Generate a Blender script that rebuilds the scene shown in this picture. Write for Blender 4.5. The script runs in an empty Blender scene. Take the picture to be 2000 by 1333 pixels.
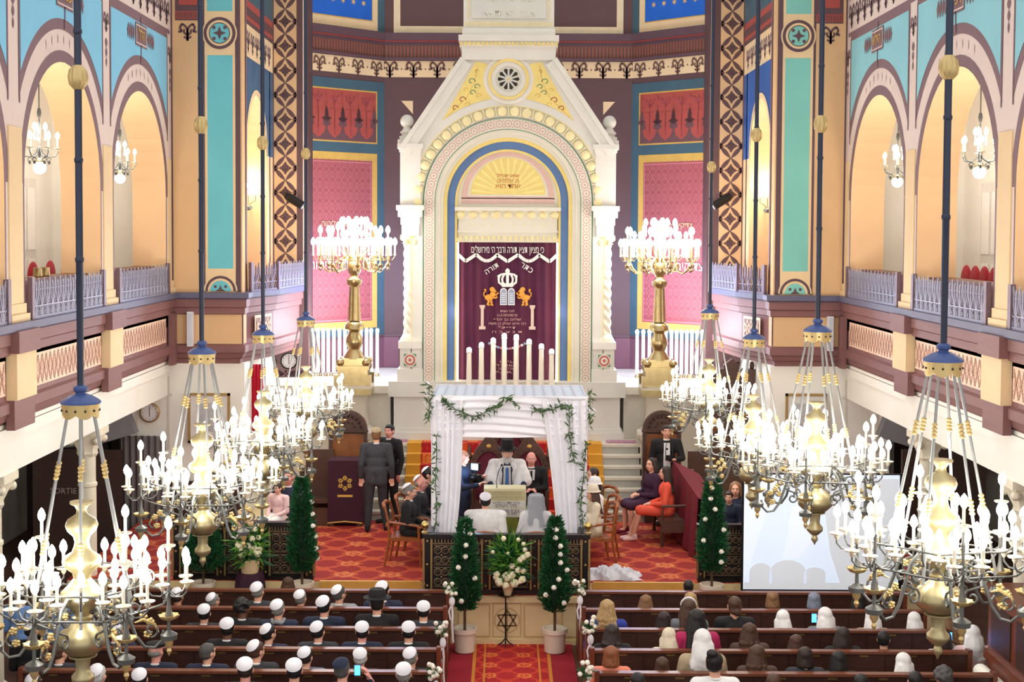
import bpy, math, random
from math import sin, cos, pi, atan2, sqrt, radians
from mathutils import Vector, Matrix, Euler

# ---------------------------------------------------------------- camera, world, exposure
FPX = 2800.0
CAM = Vector((-0.06, 0.0, 5.82))
PITCH, ROLL = radians(2.6), 0.005
AX, AY = 985.0, 575.0            # optical axis in the 2000x1333 frame
sc = bpy.context.scene
C = sc.collection
cd = bpy.data.cameras.new('camera'); cam = bpy.data.objects.new('camera', cd); C.objects.link(cam)
cd.sensor_width = 36.0; cd.lens = 36.0 * FPX / 2000.0
cd.shift_x = (1000.0 - AX) / 2000.0
cd.shift_y = (AY - 666.5) / 2000.0
cd.clip_start = 0.1; cd.clip_end = 200
RC = Matrix.Rotation(pi / 2 - PITCH, 3, 'X') @ Matrix.Rotation(ROLL, 3, 'Z')
cam.matrix_world = Matrix.Translation(CAM) @ RC.to_4x4()
sc.camera = cam
w = bpy.data.worlds.new('world'); sc.world = w; w.use_nodes = True
w.node_tree.nodes['Background'].inputs[0].default_value = (1.0, 0.975, 0.95, 1)
w.node_tree.nodes['Background'].inputs[1].default_value = 0.88
sc.view_settings.view_transform = 'Standard'; sc.view_settings.look = 'None'
sc.view_settings.gamma = 1.0; sc.view_settings.use_curve_mapping = False
sc.view_settings.exposure = 0.38
CH_POWER, GAL_POWER, CAND_POWER = 66.0, 34.0, 150.0
BULB = 9.0

def W(px, py, Y):
    d = RC @ Vector(((px - AX) / FPX, (AY - py) / FPX, -1.0))
    t = (Y - CAM.y) / d.y
    return CAM + d * t
def WX(px, Y, py=600): return W(px, py, Y).x
def WZ(py, Y, px=985): return W(px, py, Y).z
def YZ(px, py, z):                        # point on the level plane z
    d = RC @ Vector(((px - AX) / FPX, (AY - py) / FPX, -1.0))
    t = (z - CAM.z) / d.z
    return CAM + d * t

# ---------------------------------------------------------------- materials
def lin(c):
    r = []
    for v in c:
        v = v / 255.0
        r.append(v / 12.92 if v <= 0.04045 else ((v + 0.055) / 1.055) ** 2.4)
    return tuple(r) + (1.0,)
MATS = {}
def mat(name, rgb, rough=0.6, metal=0.0, emit=None, var=0.06, scale=6.0, bump=0.0, bdist=.02, stretch=None, alpha=None, spec=None, trans=0.0, sheen=0.0):
    if name in MATS: return MATS[name]
    m = bpy.data.materials.new(name); m.use_nodes = True; MATS[name] = m
    nt = m.node_tree; b = nt.nodes['Principled BSDF']
    base = lin(rgb)
    b.inputs['Roughness'].default_value = rough; b.inputs['Metallic'].default_value = metal
    if spec is not None: b.inputs['Specular IOR Level'].default_value = spec
    if sheen: b.inputs['Sheen Weight'].default_value = sheen
    if trans: b.inputs['Transmission Weight'].default_value = trans
    tc = nt.nodes.new('ShaderNodeTexCoord'); mp = nt.nodes.new('ShaderNodeMapping')
    nt.links.new(tc.outputs['Object'], mp.inputs[0])
    if stretch: mp.inputs['Scale'].default_value = stretch
    n = nt.nodes.new('ShaderNodeTexNoise'); n.inputs['Scale'].default_value = scale; n.inputs['Detail'].default_value = 3
    nt.links.new(mp.outputs[0], n.inputs['Vector'])
    mx = nt.nodes.new('ShaderNodeMix'); mx.data_type = 'RGBA'
    mx.inputs[6].default_value = tuple(max(0, v * (1 - 2 * var)) for v in base[:3]) + (1,)
    mx.inputs[7].default_value = tuple(min(1, v * (1 + 2 * var)) for v in base[:3]) + (1,)
    nt.links.new(n.outputs[0], mx.inputs[0]); nt.links.new(mx.outputs[2], b.inputs['Base Color'])
    if bump:
        bp = nt.nodes.new('ShaderNodeBump'); bp.inputs['Strength'].default_value = bump; bp.inputs['Distance'].default_value = bdist
        nt.links.new(n.outputs[0], bp.inputs['Height']); nt.links.new(bp.outputs[0], b.inputs['Normal'])
    if emit:
        b.inputs['Emission Color'].default_value = lin(emit[0]); b.inputs['Emission Strength'].default_value = emit[1]
        m.cycles.emission_sampling = 'NONE'
    if alpha is not None: b.inputs['Alpha'].default_value = alpha
    return m

class NT:                                  # tiny math-node builder
    def __init__(s, m): s.nt = m.node_tree
    def f(s, op, a, b=None, c=None):
        n = s.nt.nodes.new('ShaderNodeMath'); n.operation = op
        for i, v in enumerate((a, b, c)):
            if v is None: continue
            if isinstance(v, (int, float)): n.inputs[i].default_value = v
            else: s.nt.links.new(v, n.inputs[i])
        return n.outputs[0]
    def mix(s, fac, a, b):
        n = s.nt.nodes.new('ShaderNodeMix'); n.data_type = 'RGBA'
        if isinstance(fac, (int, float)): n.inputs[0].default_value = fac
        else: s.nt.links.new(fac, n.inputs[0])
        for i, v in ((6, a), (7, b)):
            if isinstance(v, tuple): n.inputs[i].default_value = v
            else: s.nt.links.new(v, n.inputs[i])
        return n.outputs[2]
    def band(s, v, c, hw):                 # 1 where |v-c|<hw
        return s.f('LESS_THAN', s.f('ABSOLUTE', s.f('SUBTRACT', v, c)), hw)
    def xyz(s):
        t = s.nt.nodes.new('ShaderNodeTexCoord'); x = s.nt.nodes.new('ShaderNodeSeparateXYZ')
        s.nt.links.new(t.outputs['Object'], x.inputs[0]); return x.outputs[0], x.outputs[1], x.outputs[2]
    def noise(s, scale):
        t = s.nt.nodes.new('ShaderNodeTexCoord'); n = s.nt.nodes.new('ShaderNodeTexNoise')
        n.inputs['Scale'].default_value = scale; s.nt.links.new(t.outputs['Object'], n.inputs['Vector']); return n.outputs[0]
    def vmax(s, *a):
        r = a[0]
        for v in a[1:]: r = s.f('MAXIMUM', r, v)
        return r

# ---------------------------------------------------------------- mesh builder
def cube8(a, b):
    return [(a[0],a[1],a[2]),(b[0],a[1],a[2]),(b[0],b[1],a[2]),(a[0],b[1],a[2]),(a[0],a[1],b[2]),(b[0],a[1],b[2]),(b[0],b[1],b[2]),(a[0],b[1],b[2])]
BF = [(0,3,2,1),(4,5,6,7),(0,1,5,4),(1,2,6,5),(2,3,7,6),(3,0,4,7)]
def basis(d):
    d = Vector(d).normalized()
    u = d.orthogonal().normalized(); return u, d.cross(u), d
class MB:
    def __init__(s): s.v = []; s.f = []; s.m = []
    def add(s, vs, fs, mi=0):
        o = len(s.v); s.v += [tuple(p) for p in vs]
        for f in fs: s.f.append(tuple(i + o for i in f)); s.m.append(mi)
        return s
    def box(s, x0, y0, z0, x1, y1, z1, mi=0):
        a = (min(x0,x1),min(y0,y1),min(z0,z1)); b = (max(x0,x1),max(y0,y1),max(z0,z1))
        return s.add(cube8(a, b), BF, mi)
    def cbox(s, c, sx, sy, sz, mi=0, M=None):
        vs = [Vector(p) for p in cube8((-sx/2,-sy/2,-sz/2),(sx/2,sy/2,sz/2))]
        if M is not None: vs = [M @ p for p in vs]
        c = Vector(c); return s.add([p + c for p in vs], BF, mi)
    def cone(s, p0, p1, r0, r1, n=10, mi=0, cap=True):
        p0 = Vector(p0); p1 = Vector(p1); u, v, d = basis(p1 - p0)
        vs = []
        for p, r in ((p0, r0), (p1, r1)):
            for i in range(n):
                a = 2*pi*i/n; vs.append(p + u*(r*cos(a)) + v*(r*sin(a)))
        fs = [(i, (i+1)%n, n+(i+1)%n, n+i) for i in range(n)]
        if cap: fs += [tuple(range(n-1, -1, -1)), tuple(range(n, 2*n))]
        return s.add(vs, fs, mi)
    def tube(s, pts, r, n=6, mi=0, closed=False, cap=True):
        P = [Vector(p) for p in pts]; k = len(P); rs = r if isinstance(r, (list, tuple)) else [r]*k
        vs = []; fs = []; u = None
        for i in range(k):
            if closed: t = P[(i+1)%k] - P[i-1]
            else: t = P[min(i+1,k-1)] - P[max(i-1,0)]
            t.normalize()
            if u is None: u = t.orthogonal().normalized()
            else:
                u = u - t*u.dot(t)
                u = u.normalized() if u.length > 1e-6 else t.orthogonal().normalized()
            v = t.cross(u)
            for j in range(n):
                a = 2*pi*j/n; vs.append(P[i] + u*(rs[i]*cos(a)) + v*(rs[i]*sin(a)))
        for i in range(k if closed else k-1):
            i2 = (i+1)%k
            for j in range(n): fs.append((i*n+j, i*n+(j+1)%n, i2*n+(j+1)%n, i2*n+j))
        if cap and not closed: fs += [tuple(range(n-1,-1,-1)), tuple(range((k-1)*n, k*n))]
        return s.add(vs, fs, mi)
    def lathe(s, prof, c=(0,0,0), n=16, mi=0, axis='z', twist=0.0, lobes=0, amp=0.0, sq=False):
        c = Vector(c); vs = []; fs = []; k = len(prof)
        for q, (r, z) in enumerate(prof):
            for i in range(n):
                a = 2*pi*i/n + (pi/4 if sq else 0); rr = r*(1 + amp*cos(lobes*a + twist*z)) if lobes else r
                p = Vector((rr*cos(a), rr*sin(a), z))
                if axis == 'y': p = Vector((p.x, p.z, -p.y))
                if axis == 'x': p = Vector((p.z, p.y, -p.x))
                vs.append(c + p)
        for q in range(k-1):
            for i in range(n): fs.append((q*n+i, q*n+(i+1)%n, (q+1)*n+(i+1)%n, (q+1)*n+i))
        fs += [tuple(range(n-1,-1,-1)), tuple(range((k-1)*n, k*n))]
        return s.add(vs, fs, mi)
    def ball(s, c, r, mi=0, n=12, k=8, M=None):
        rx, ry, rz = r if isinstance(r, (tuple, list)) else (r, r, r)
        vs = [Vector((0,0,-rz))]; fs = []
        for q in range(1, k):
            t = -pi/2 + pi*q/k
            for i in range(n):
                a = 2*pi*i/n; vs.append(Vector((rx*cos(t)*cos(a), ry*cos(t)*sin(a), rz*sin(t))))
        vs.append(Vector((0,0,rz)))
        for i in range(n): fs.append((0, 1+(i+1)%n, 1+i))
        for q in range(k-2):
            for i in range(n): fs.append((1+q*n+i, 1+q*n+(i+1)%n, 1+(q+1)*n+(i+1)%n, 1+(q+1)*n+i))
        L = len(vs)-1
        for i in range(n): fs.append((L, 1+(k-2)*n+i, 1+(k-2)*n+(i+1)%n))
        if M is not None: vs = [M @ p for p in vs]
        c = Vector(c); return s.add([p + c for p in vs], fs, mi)
    def cap(s, p0, p1, r0, r1, mi=0, n=12):         # tapered capsule
        p0 = Vector(p0); p1 = Vector(p1); L = (p1-p0).length
        if L < 1e-5: return s.ball(p0, max(r0, r1), mi)
        u, v, d = basis(p1-p0); prof = []
        for q in range(4): a = -pi/2 + pi/2*q/4; prof.append((max(1e-4, r0*cos(a)), r0*sin(a)))
        prof.append((r0, 0)); prof.append((r1, L))
        for q in range(1, 5): a = pi/2*q/4; prof.append((max(1e-4, r1*cos(a)), L + r1*sin(a)))
        vs = []; fs = []; k = len(prof)
        for r, z in prof:
            for i in range(n):
                a = 2*pi*i/n; vs.append(p0 + u*(r*cos(a)) + v*(r*sin(a)) + d*z)
        for q in range(k-1):
            for i in range(n): fs.append((q*n+i, q*n+(i+1)%n, (q+1)*n+(i+1)%n, (q+1)*n+i))
        fs += [tuple(range(n-1,-1,-1)), tuple(range((k-1)*n, k*n))]
        return s.add(vs, fs, mi)
    def prism(s, poly, o, u, v, n, d0, d1, mi=0):    # polygon in (u,v) extruded along n
        o = Vector(o); u = Vector(u); v = Vector(v); n = Vector(n); k = len(poly)
        vs = [o + u*p[0] + v*p[1] + n*d0 for p in poly] + [o + u*p[0] + v*p[1] + n*d1 for p in poly]
        fs = [tuple(range(k-1,-1,-1)), tuple(range(k, 2*k))] + [(i, (i+1)%k, k+(i+1)%k, k+i) for i in range(k)]
        return s.add(vs, fs, mi)
    def strip(s, a, b, o, u, v, n, d0, d1, mi=0):    # solid between two matching 2D polylines
        o = Vector(o); u = Vector(u); v = Vector(v); n = Vector(n); k = len(a)
        P = lambda p, d: o + u*p[0] + v*p[1] + n*d
        vs = [P(p, d1) for p in a] + [P(p, d1) for p in b] + [P(p, d0) for p in a] + [P(p, d0) for p in b]
        fs = []
        for i in range(k-1):
            fs += [(i, i+1, k+i+1, k+i), (2*k+i+1, 2*k+i, 3*k+i, 3*k+i+1), (i+1, i, 2*k+i, 2*k+i+1), (k+i, k+i+1, 3*k+i+1, 3*k+i)]
        fs += [(0, k, 3*k, 2*k), (k-1, 3*k-1, 4*k-1, 2*k-1)]
        return s.add(vs, fs, mi)
    def mesh(s, name, mats, smooth=False, ang=35):
        me = bpy.data.meshes.new(name); me.from_pydata(s.v, [], s.f)
        for m in (mats if isinstance(mats, (list, tuple)) else [mats]): me.materials.append(m)
        if len(me.materials) > 1: me.polygons.foreach_set('material_index', s.m)
        if smooth:
            me.polygons.foreach_set('use_smooth', [True]*len(me.polygons)); me.set_sharp_from_angle(angle=radians(ang))
        me.update(); return me
    def build(s, name, mats, parent=None, smooth=False, ang=35, loc=None):
        o = bpy.data.objects.new(name, s.mesh(name, mats, smooth, ang)); C.objects.link(o)
        if parent is not None: o.parent = parent
        if loc is not None: o.location = loc
        return o
def arcpts(r, a0, a1, n, cx=0, cy=0, ry=None):
    ry = ry or r
    return [(cx + r*cos(a0+(a1-a0)*i/n), cy + ry*sin(a0+(a1-a0)*i/n)) for i in range(n+1)]
def tag(o, label, cat, group=None, kind=None):
    o['label'] = label
    if cat: o['category'] = cat
    if group: o['group'] = group
    if kind: o['kind'] = kind
    return o
def struct(o): o['kind'] = 'structure'; return o
def thing(name, loc, label, cat, group=None, rz=0.0, scale=None):
    o = bpy.data.objects.new(name, None); C.objects.link(o); o.empty_display_size = 0.1
    o.location = loc; o.rotation_euler = (0, 0, rz)
    if scale: o.scale = (scale,)*3
    return tag(o, label, cat, group)
def inst(me, name, parent=None, loc=(0,0,0), rot=(0,0,0), scale=(1,1,1), mats=None):
    o = bpy.data.objects.new(name, me); C.objects.link(o); o.parent = parent
    o.location = loc; o.rotation_euler = rot; o.scale = scale
    if mats:
        for i, m in enumerate(mats): o.material_slots[i].link = 'OBJECT'; o.material_slots[i].material = m
    return o
def copy_tree(o, parent=None):
    c = o.copy(); C.objects.link(c); c.parent = parent
    for ch in list(o.children): copy_tree(ch, c)
    return c
HEB = None
def text_mesh(txt, size, depth, name='lettering', font=None, align='CENTER'):
    cu = bpy.data.curves.new(name, 'FONT'); cu.body = txt; cu.size = size; cu.extrude = depth
    cu.align_x = align; cu.align_y = 'CENTER'; cu.resolution_u = 2
    o = bpy.data.objects.new(name, cu); C.objects.link(o)
    bpy.context.view_layer.update()
    me = bpy.data.meshes.new_from_object(o.evaluated_get(bpy.context.evaluated_depsgraph_get()))
    bpy.data.objects.remove(o); return me
def text_obj(txt, size, m, name, parent, loc, rot=(pi/2,0,0), depth=0.003, width=None, bold=0.0):
    cu = text_mesh(txt, size, depth, name)
    cu.materials.clear(); cu.materials.append(m)
    xs = [v.co.x for v in cu.vertices]; s = 1.0
    if width and xs: s = width / max(1e-6, max(xs)-min(xs))
    return inst(cu, name, parent, loc, rot, (s, s if bold == 0 else bold, 1))
# decoration painted or applied on a wall: polygons in a local (u,v) frame, a few millimetres proud
class Paint:
    def __init__(s, fn): s.fn = fn; s.mb = MB(); s.mats = []
    def mi(s, m):
        if m not in s.mats: s.mats.append(m)
        return s.mats.index(m)
    def poly(s, pts, m, k=1): s.mb.add([s.fn(p[0], p[1], k*0.004) for p in pts], [tuple(range(len(pts)))], s.mi(m))
    def rect(s, u0, v0, u1, v1, m, k=1, n=1):
        for i in range(n):
            a = u0+(u1-u0)*i/n; b = u0+(u1-u0)*(i+1)/n
            s.poly([(a,v0),(b,v0),(b,v1),(a,v1)], m, k)
    def frame(s, u0, v0, u1, v1, t, m, k=1, n=1):
        s.rect(u0,v0,u1,v0+t,m,k,n); s.rect(u0,v1-t,u1,v1,m,k,n); s.rect(u0,v0+t,u0+t,v1-t,m,k); s.rect(u1-t,v0+t,u1,v1-t,m,k)
    def ring(s, cu, cv, r0, r1, m, k=1, a0=0, a1=2*pi, n=24):
        A = arcpts(r0,a0,a1,n,cu,cv); B = arcpts(r1,a0,a1,n,cu,cv)
        for i in range(n): s.poly([A[i],B[i],B[i+1],A[i+1]], m, k)
    def disc(s, cu, cv, r, m, k=1, n=16): s.poly(arcpts(r,0,2*pi,n,cu,cv)[:-1], m, k)
    def line(s, pts, wd, m, k=1):
        for a, b in zip(pts, pts[1:]):
            dx, dy = b[0]-a[0], b[1]-a[1]; L = sqrt(dx*dx+dy*dy) or 1; nx, ny = -dy/L*wd/2, dx/L*wd/2
            s.poly([(a[0]+nx,a[1]+ny),(a[0]-nx,a[1]-ny),(b[0]-nx,b[1]-ny),(b[0]+nx,b[1]+ny)], m, k)
    def leaf(s, cu, cv, L, wd, ang, m, k=1):
        pts = []
        for i in range(9): t = i/8; pts.append((L*(t-.5), wd/2*sin(pi*t)))
        for i in range(7, 0, -1): t = i/8; pts.append((L*(t-.5), -wd/2*sin(pi*t)))
        s.poly([(cu+x*cos(ang)-y*sin(ang), cv+x*sin(ang)+y*cos(ang)) for x,y in pts], m, k)
    def build(s, name, parent=None):
        return s.mb.build(name, s.mats, parent)
def plane_fn(o, u, v, n):
    o = Vector(o); u = Vector(u); v = Vector(v); n = Vector(n)
    return lambda a, b, d: o + u*a + v*b + n*d
def path_fn(pts):                          # u follows a plan polyline; normal to its left-hand side
    P = [Vector((p[0], p[1], 0)) for p in pts]; Ls = [0]
    for a, b in zip(P, P[1:]): Ls.append(Ls[-1] + (b-a).length)
    def f(u, v, d):
        i = 0
        while i < len(P)-2 and u > Ls[i+1]: i += 1
        t = (P[i+1]-P[i]).normalized(); nrm = Vector((t.y, -t.x, 0))
        p = P[i] + t*(u-Ls[i]) + nrm*d; return Vector((p.x, p.y, v))
    return f, Ls[-1]
def lamp(name, loc, power, color=(1,.86,.68), radius=.3, parent=None, shadow=True):
    l = bpy.data.lights.new(name, 'POINT'); l.energy = power; l.color = color; l.shadow_soft_size = radius
    o = bpy.data.objects.new(name, l); C.objects.link(o); o.location = loc; o.parent = parent; return o
# ================================================================ SETTING
M_pier = mat('pier_paint', (222,204,196), .7, var=.03, scale=2)
M_peach = mat('peach_plaster', (238,198,152), .75, var=.04, scale=1.5)
M_white = mat('white_plaster', (246,244,234), .7, var=.03, scale=2)
M_mauve = mat('mauve_paint', (128,86,84), .6, var=.08, scale=3, stretch=(1,1,6))
M_mauved = mat('dark_mauve_paint', (92,66,74), .6, var=.05)
M_outl = mat('outline_paint', (128,100,108), .6, var=.04)
M_grey = mat('slate_moulding', (96,94,118), .55, var=.06)
M_sky = mat('sky_blue_paint', (128,196,228), .7, var=.05, scale=1.2)
M_skyr = mat('pale_aqua_paint', (140,200,212), .7, var=.05, scale=1.2)
M_tan = mat('tan_paint', (214,176,130), .7, var=.05, scale=2)
M_cream = mat('cream_paint', (228,200,156), .7, var=.04, scale=3)
M_teal = mat('teal_paint', (104,190,200), .7, var=.06, scale=1.5)
M_tealr = mat('green_teal_paint', (124,196,184), .7, var=.06, scale=1.5)
M_brown = mat('chocolate_paint', (92,64,64), .65, var=.06, scale=3)
M_dteal = mat('deep_teal_paint', (62,92,104), .6, var=.12, scale=2)
M_gold = mat('gold_paint', (222,182,92), .45, metal=.3, var=.08)
M_rose = mat('rose_paint', (160,78,80), .6, var=.05)
M_rosel = mat('pale_rose_paint', (196,112,114), .6, var=.05)
M_brick = mat('brick_red_paint', (168,74,64), .6, var=.08)
M_bluep = mat('royal_blue_paint', (18,96,196), .6, var=.12, scale=2)
M_star = mat('star_gold', (222,180,110), .5, var=.1)
M_maroonwall = mat('plum_wall_paint', (118,74,88), .6, var=.06)
M_wood = mat('dark_walnut', (66,38,30), .42, var=.35, scale=3, stretch=(2,2,22), bump=.05)
M_wood2 = mat('red_walnut', (112,56,36), .35, var=.3, scale=3, stretch=(1.5,1.5,16))
M_darkwood = mat('dark_door_wood', (62,40,34), .5, var=.2, scale=3, stretch=(2,2,14))  # dark brown wood of the doors and wainscot
M_stone = mat('pale_stone', (214,208,192), .5, var=.07, scale=4, bump=.02)
M_stoneg = mat('grey_stone', (176,174,166), .5, var=.08, scale=3)
M_brass = mat('brass', (184,164,118), .28, metal=.9, var=.12, scale=10)
M_brass2 = mat('polished_brass', (222,190,120), .16, metal=.95, var=.06)
M_iron = mat('painted_iron', (150,148,166), .45, metal=.2, var=.06)
M_irond = mat('purple_grey_iron', (118,96,104), .45, metal=.2, var=.06)
M_black = mat('black_iron', (30,26,26), .4, metal=.5, var=.1)
M_motif = mat('motif_umber', (110,78,66), .65, var=.05)

WL, WI = 5.86, 4.63
BAYS = (22.93, 18.97, 15.01, 11.05)
def mir(fn, s):
    if s < 0: return fn
    def g(u, v, d):
        p = fn(u, v, d); return Vector((-p[0], p[1], p[2]))
    return g
def sidefn(X):                              # wall plane X=-X facing the nave, u=Y, v=Z
    return lambda u, v, d: Vector((-X + d, u, v))
def motif(P, cu, cv, s, m, k=2):            # forked scroll ornament of the friezes
    for sx in (-1, 1):
        P.line([(cu, cv-.5*s),(cu, cv+.1*s),(cu+sx*.12*s, cv+.3*s),(cu+sx*.3*s, cv+.42*s),(cu+sx*.42*s, cv+.2*s),(cu+sx*.3*s, cv+.02*s),(cu+sx*.5*s, cv-.02*s)], .12*s, m, k)
        P.line([(cu, cv-.2*s),(cu+sx*.2*s, cv-.05*s),(cu+sx*.18*s,cv+.12*s)], .11*s, m, k)
        P.line([(cu, cv-.38*s),(cu+sx*.2*s, cv-.28*s)], .11*s, m, k)
HEBREW = {-1: ['הלל', 'שמאי', 'יהודה'], 1: ['הילא', 'רבינא', 'עקיבא']}
def arch_cols(c, r, zs, n=20): return [(c + r*cos(pi*i/n), zs + r*sin(pi*i/n)) for i in range(n, -1, -1)]

def side_wall(s):
    side = 'left' if s < 0 else 'right'
    f = mir(sidefn(WL), s); SKY = M_sky if s < 0 else M_skyr
    mb = MB(); Zb, Zs, R, T = 4.3, 6.34, 1.64, 0.57; top = 12.0
    def q(pts, mi):                          # wall polygons
        mb.add([f(*p) for p in pts], [tuple(range(len(pts)))], mi)
    for c in BAYS:
        q([(c-1.98,Zb,0),(c-R,Zb,0),(c-R,Zs,0),(c-1.98,Zs,0)], 0); q([(c+R,Zb,0),(c+1.98,Zb,0),(c+1.98,Zs,0),(c+R,Zs,0)], 0)
        q([(c-1.98,Zs,0),(c-R,Zs,0),(c-R,top,0),(c-1.98,top,0)], 0); q([(c+R,Zs,0),(c+1.98,Zs,0),(c+1.98,top,0),(c+R,top,0)], 0)
        A = arch_cols(c, R, Zs)
        for a, b in zip(A, A[1:]):
            q([(a[0],a[1],0),(b[0],b[1],0),(b[0],top,0),(a[0],top,0)], 0)
            q([(a[0],a[1],0),(b[0],b[1],0),(b[0],b[1],-T),(a[0],a[1],-T)], 1)
        for e in (c-R, c+R): q([(e,Zb,0),(e,Zs,0),(e,Zs,-T),(e,Zb,-T)], 1)
        # inner face behind
        q([(c-1.98,Zb,-T),(c-R,Zb,-T),(c-R,top,-T),(c-1.98,top,-T)], 1); q([(c+R,Zb,-T),(c+1.98,Zb,-T),(c+1.98,top,-T),(c+R,top,-T)], 1)
        for a, b in zip(A, A[1:]): q([(a[0],a[1],-T),(b[0],b[1],-T),(b[0],top,-T),(a[0],top,-T)], 1)
    q([(25.0,Zb,0),(25.0,top,0),(24.9,top,0),(24.9,Zb,0)], 0)
    struct(mb.build('wall_'+side, [M_pier, M_peach]))
    P = Paint(f)
    for bi, c in enumerate(BAYS):
        P.ring(c, Zs, R+.0, R+.15, M_outl, 1, 0, pi, 28)
        for e in (-1, 1):
            P.rect(c+e*(R+.0), 4.75, c+e*(R+.035), Zs, M_outl, 1)
            P.rect(c+e*1.76, 7.3, c+e*1.80, 9.1, M_outl, 2)
        n = 28; Ro, Ri = 2.20, 2.06
        def edge(r, hw): return [(c-hw+2*hw*i/n, Zs+sqrt(max(0, r*r-(hw-2*hw*i/n)**2))) for i in range(n+1)]
        for (r, hw, ztop, m, k) in ((Ri, 1.80, 9.15, M_outl, 1), (Ro, 1.74, 9.06, SKY, 2)):
            E = edge(r, hw)
            for a, b in zip(E, E[1:]): P.poly([a, b, (b[0], ztop), (a[0], ztop)], m, k)
        # cartouche
        cz = 8.82
        P.rect(c-.36, cz-.14, c+.36, cz+.22, M_outl, 4); P.frame(c-.33, cz-.11, c+.33, cz+.19, .02, M_pier, 5)
        P.rect(c-.02, 8.42, c+.02, cz-.1, M_outl, 4); P.rect(c-.02, cz+.2, c+.02, 9.15, M_outl, 4)
        for e in (-1, 1):
            for i in range(4): P.leaf(c+e*(.45+.11*i), cz+.03, .30-.03*abs(i-1.5), .09, pi/2+e*.15, M_outl, 4)
            P.rect(c+e*.36, cz+.01, c+e*.85, cz+.05, M_outl, 3)
        # frieze
        P.rect(c-1.98, 9.15, c+1.98, 9.22, M_outl, 1); P.rect(c-1.98, 9.78, c+1.98, 9.86, M_outl, 1)
        for i in range(9): motif(P, c-1.76+.44*i, 9.5, .42, M_outl, 2)
        P.rect(c-1.98, 9.86, c+1.98, 10.1, M_mauved, 1); P.rect(c-1.98, 10.1, c+1.98, 10.4, M_brick, 1)
        motif(P, c+1.98, 8.8, .3, M_outl, 2)
        for i in range(3): P.leaf(c+1.98, 8.5-.14*i, .14, .12-.03*i, pi/2, M_outl, 2)
        # faint letters round the arch
        for i in range(7):
            a = pi/2 + (i-3)*.13; P.rect(c+1.93*cos(a)-.035, Zs+1.93*sin(a)-.05, c+1.93*cos(a)+.03, Zs+1.93*sin(a)+.05, M_pier, 2)
    o = struct(P.build('trim_1' if s < 0 else 'trim_2'))
    for bi, c in enumerate(BAYS[:3]):
        me = text_mesh(HEBREW[s][bi][::-1], .24, .002)
        me.materials.clear(); me.materials.append(M_gold)
        t = inst(me, 'wall_lettering', o, (s*(WL-.03), c, 8.86), (pi/2, 0, pi/2 if s < 0 else -pi/2))
    # pier shafts with flared feet
    for c in [b+1.98 for b in BAYS[1:]] + [24.8]:
        m = MB()
        hw = .26 if c < 24 else .14
        for (h, z0, z1, d0) in ((hw+.06, 4.68, 4.78, .07), (hw+.02, 4.78, 4.9, .04), (hw-.03, 4.9, 7.0, .02)):
            a = f(c-h, z0, 0); b = f(c+h, z1, d0); m.box(a[0], a[1], a[2], b[0], b[1], b[2])
        struct(m.build('trim_3' if s < 0 else 'trim_4', M_cream))
    # gallery behind the arches
    m = MB(); X1 = s*7.8
    m.box(s*WL, 8, 4.1, X1, 25.4, 4.3, 0); struct(m.build('floor_gallery_'+side, [M_wood2]))
    m = MB(); m.box(X1, 8, 3.6, X1+s*.15, 25.4, 10); struct(m.build('wall_gallery_'+side, [M_white]))
    m = MB(); m.box(s*(WL+.6), 25.2, 4.3, X1, 25.4, 10); struct(m.build('wall_gallery_end_'+side, [M_white]))
    for c in [b+1.98 for b in BAYS]: m = MB(); m.box(s*(X1*s-.25), c-.3, 4.3, X1, c+.3, 10); struct(m.build('trim_34', [M_white]))
    for di, c in enumerate(BAYS[:3]):
        m = MB(); xx = X1 - s*.03
        m.box(xx, c-.5, 4.3, xx-s*.06, c+.5, 6.6, 0)
        for zz in ((4.5,5.3),(5.45,6.45)):
            for yy in ((c-.42,c-.05),(c+.05,c+.42)): m.box(xx-s*.06, yy[0], zz[0], xx-s*.075, yy[1], zz[1], 1)
        struct(m.build('door_%d' % (di+1 + (3 if s > 0 else 0)), [mat('white_door', (224,222,214), .5), M_white]))
side_wall(-1); side_wall(1)

# parapet of the galleries, swept along its plan line
PLAN = [(-5.86,6.0),(-5.86,25.0),(-4.63,25.0),(-4.63,25.3),(-4.32,26.4),(-4.08,28.6)]
def offs(pts, d):
    out = []
    for i, p in enumerate(pts):
        p = Vector(p); ns = []
        if i > 0: t = (p-Vector(pts[i-1])).normalized(); ns.append(Vector((t.y, -t.x)))
        if i < len(pts)-1: t = (Vector(pts[i+1])-p).normalized(); ns.append(Vector((t.y, -t.x)))
        n = sum(ns, Vector((0,0))); n.normalize(); k = 1/max(.35, n.dot(ns[0]))
        out.append(p + n*d*k)
    return out
PROF = [(-.55,4.68,3),(-.02,4.69,3),(.13,4.69,0),(.13,4.60,0),(.08,4.57,1),(.08,4.44,1),(.05,4.42,1),(.05,4.32,1),(0,4.30,1),(0,3.79,1),(.05,3.76,1),(.05,3.64,1),(.01,3.62,1),(-.01,3.54,1),(-.05,3.52,1),(-.06,3.44,2),(-.5,3.44,2)]
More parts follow.
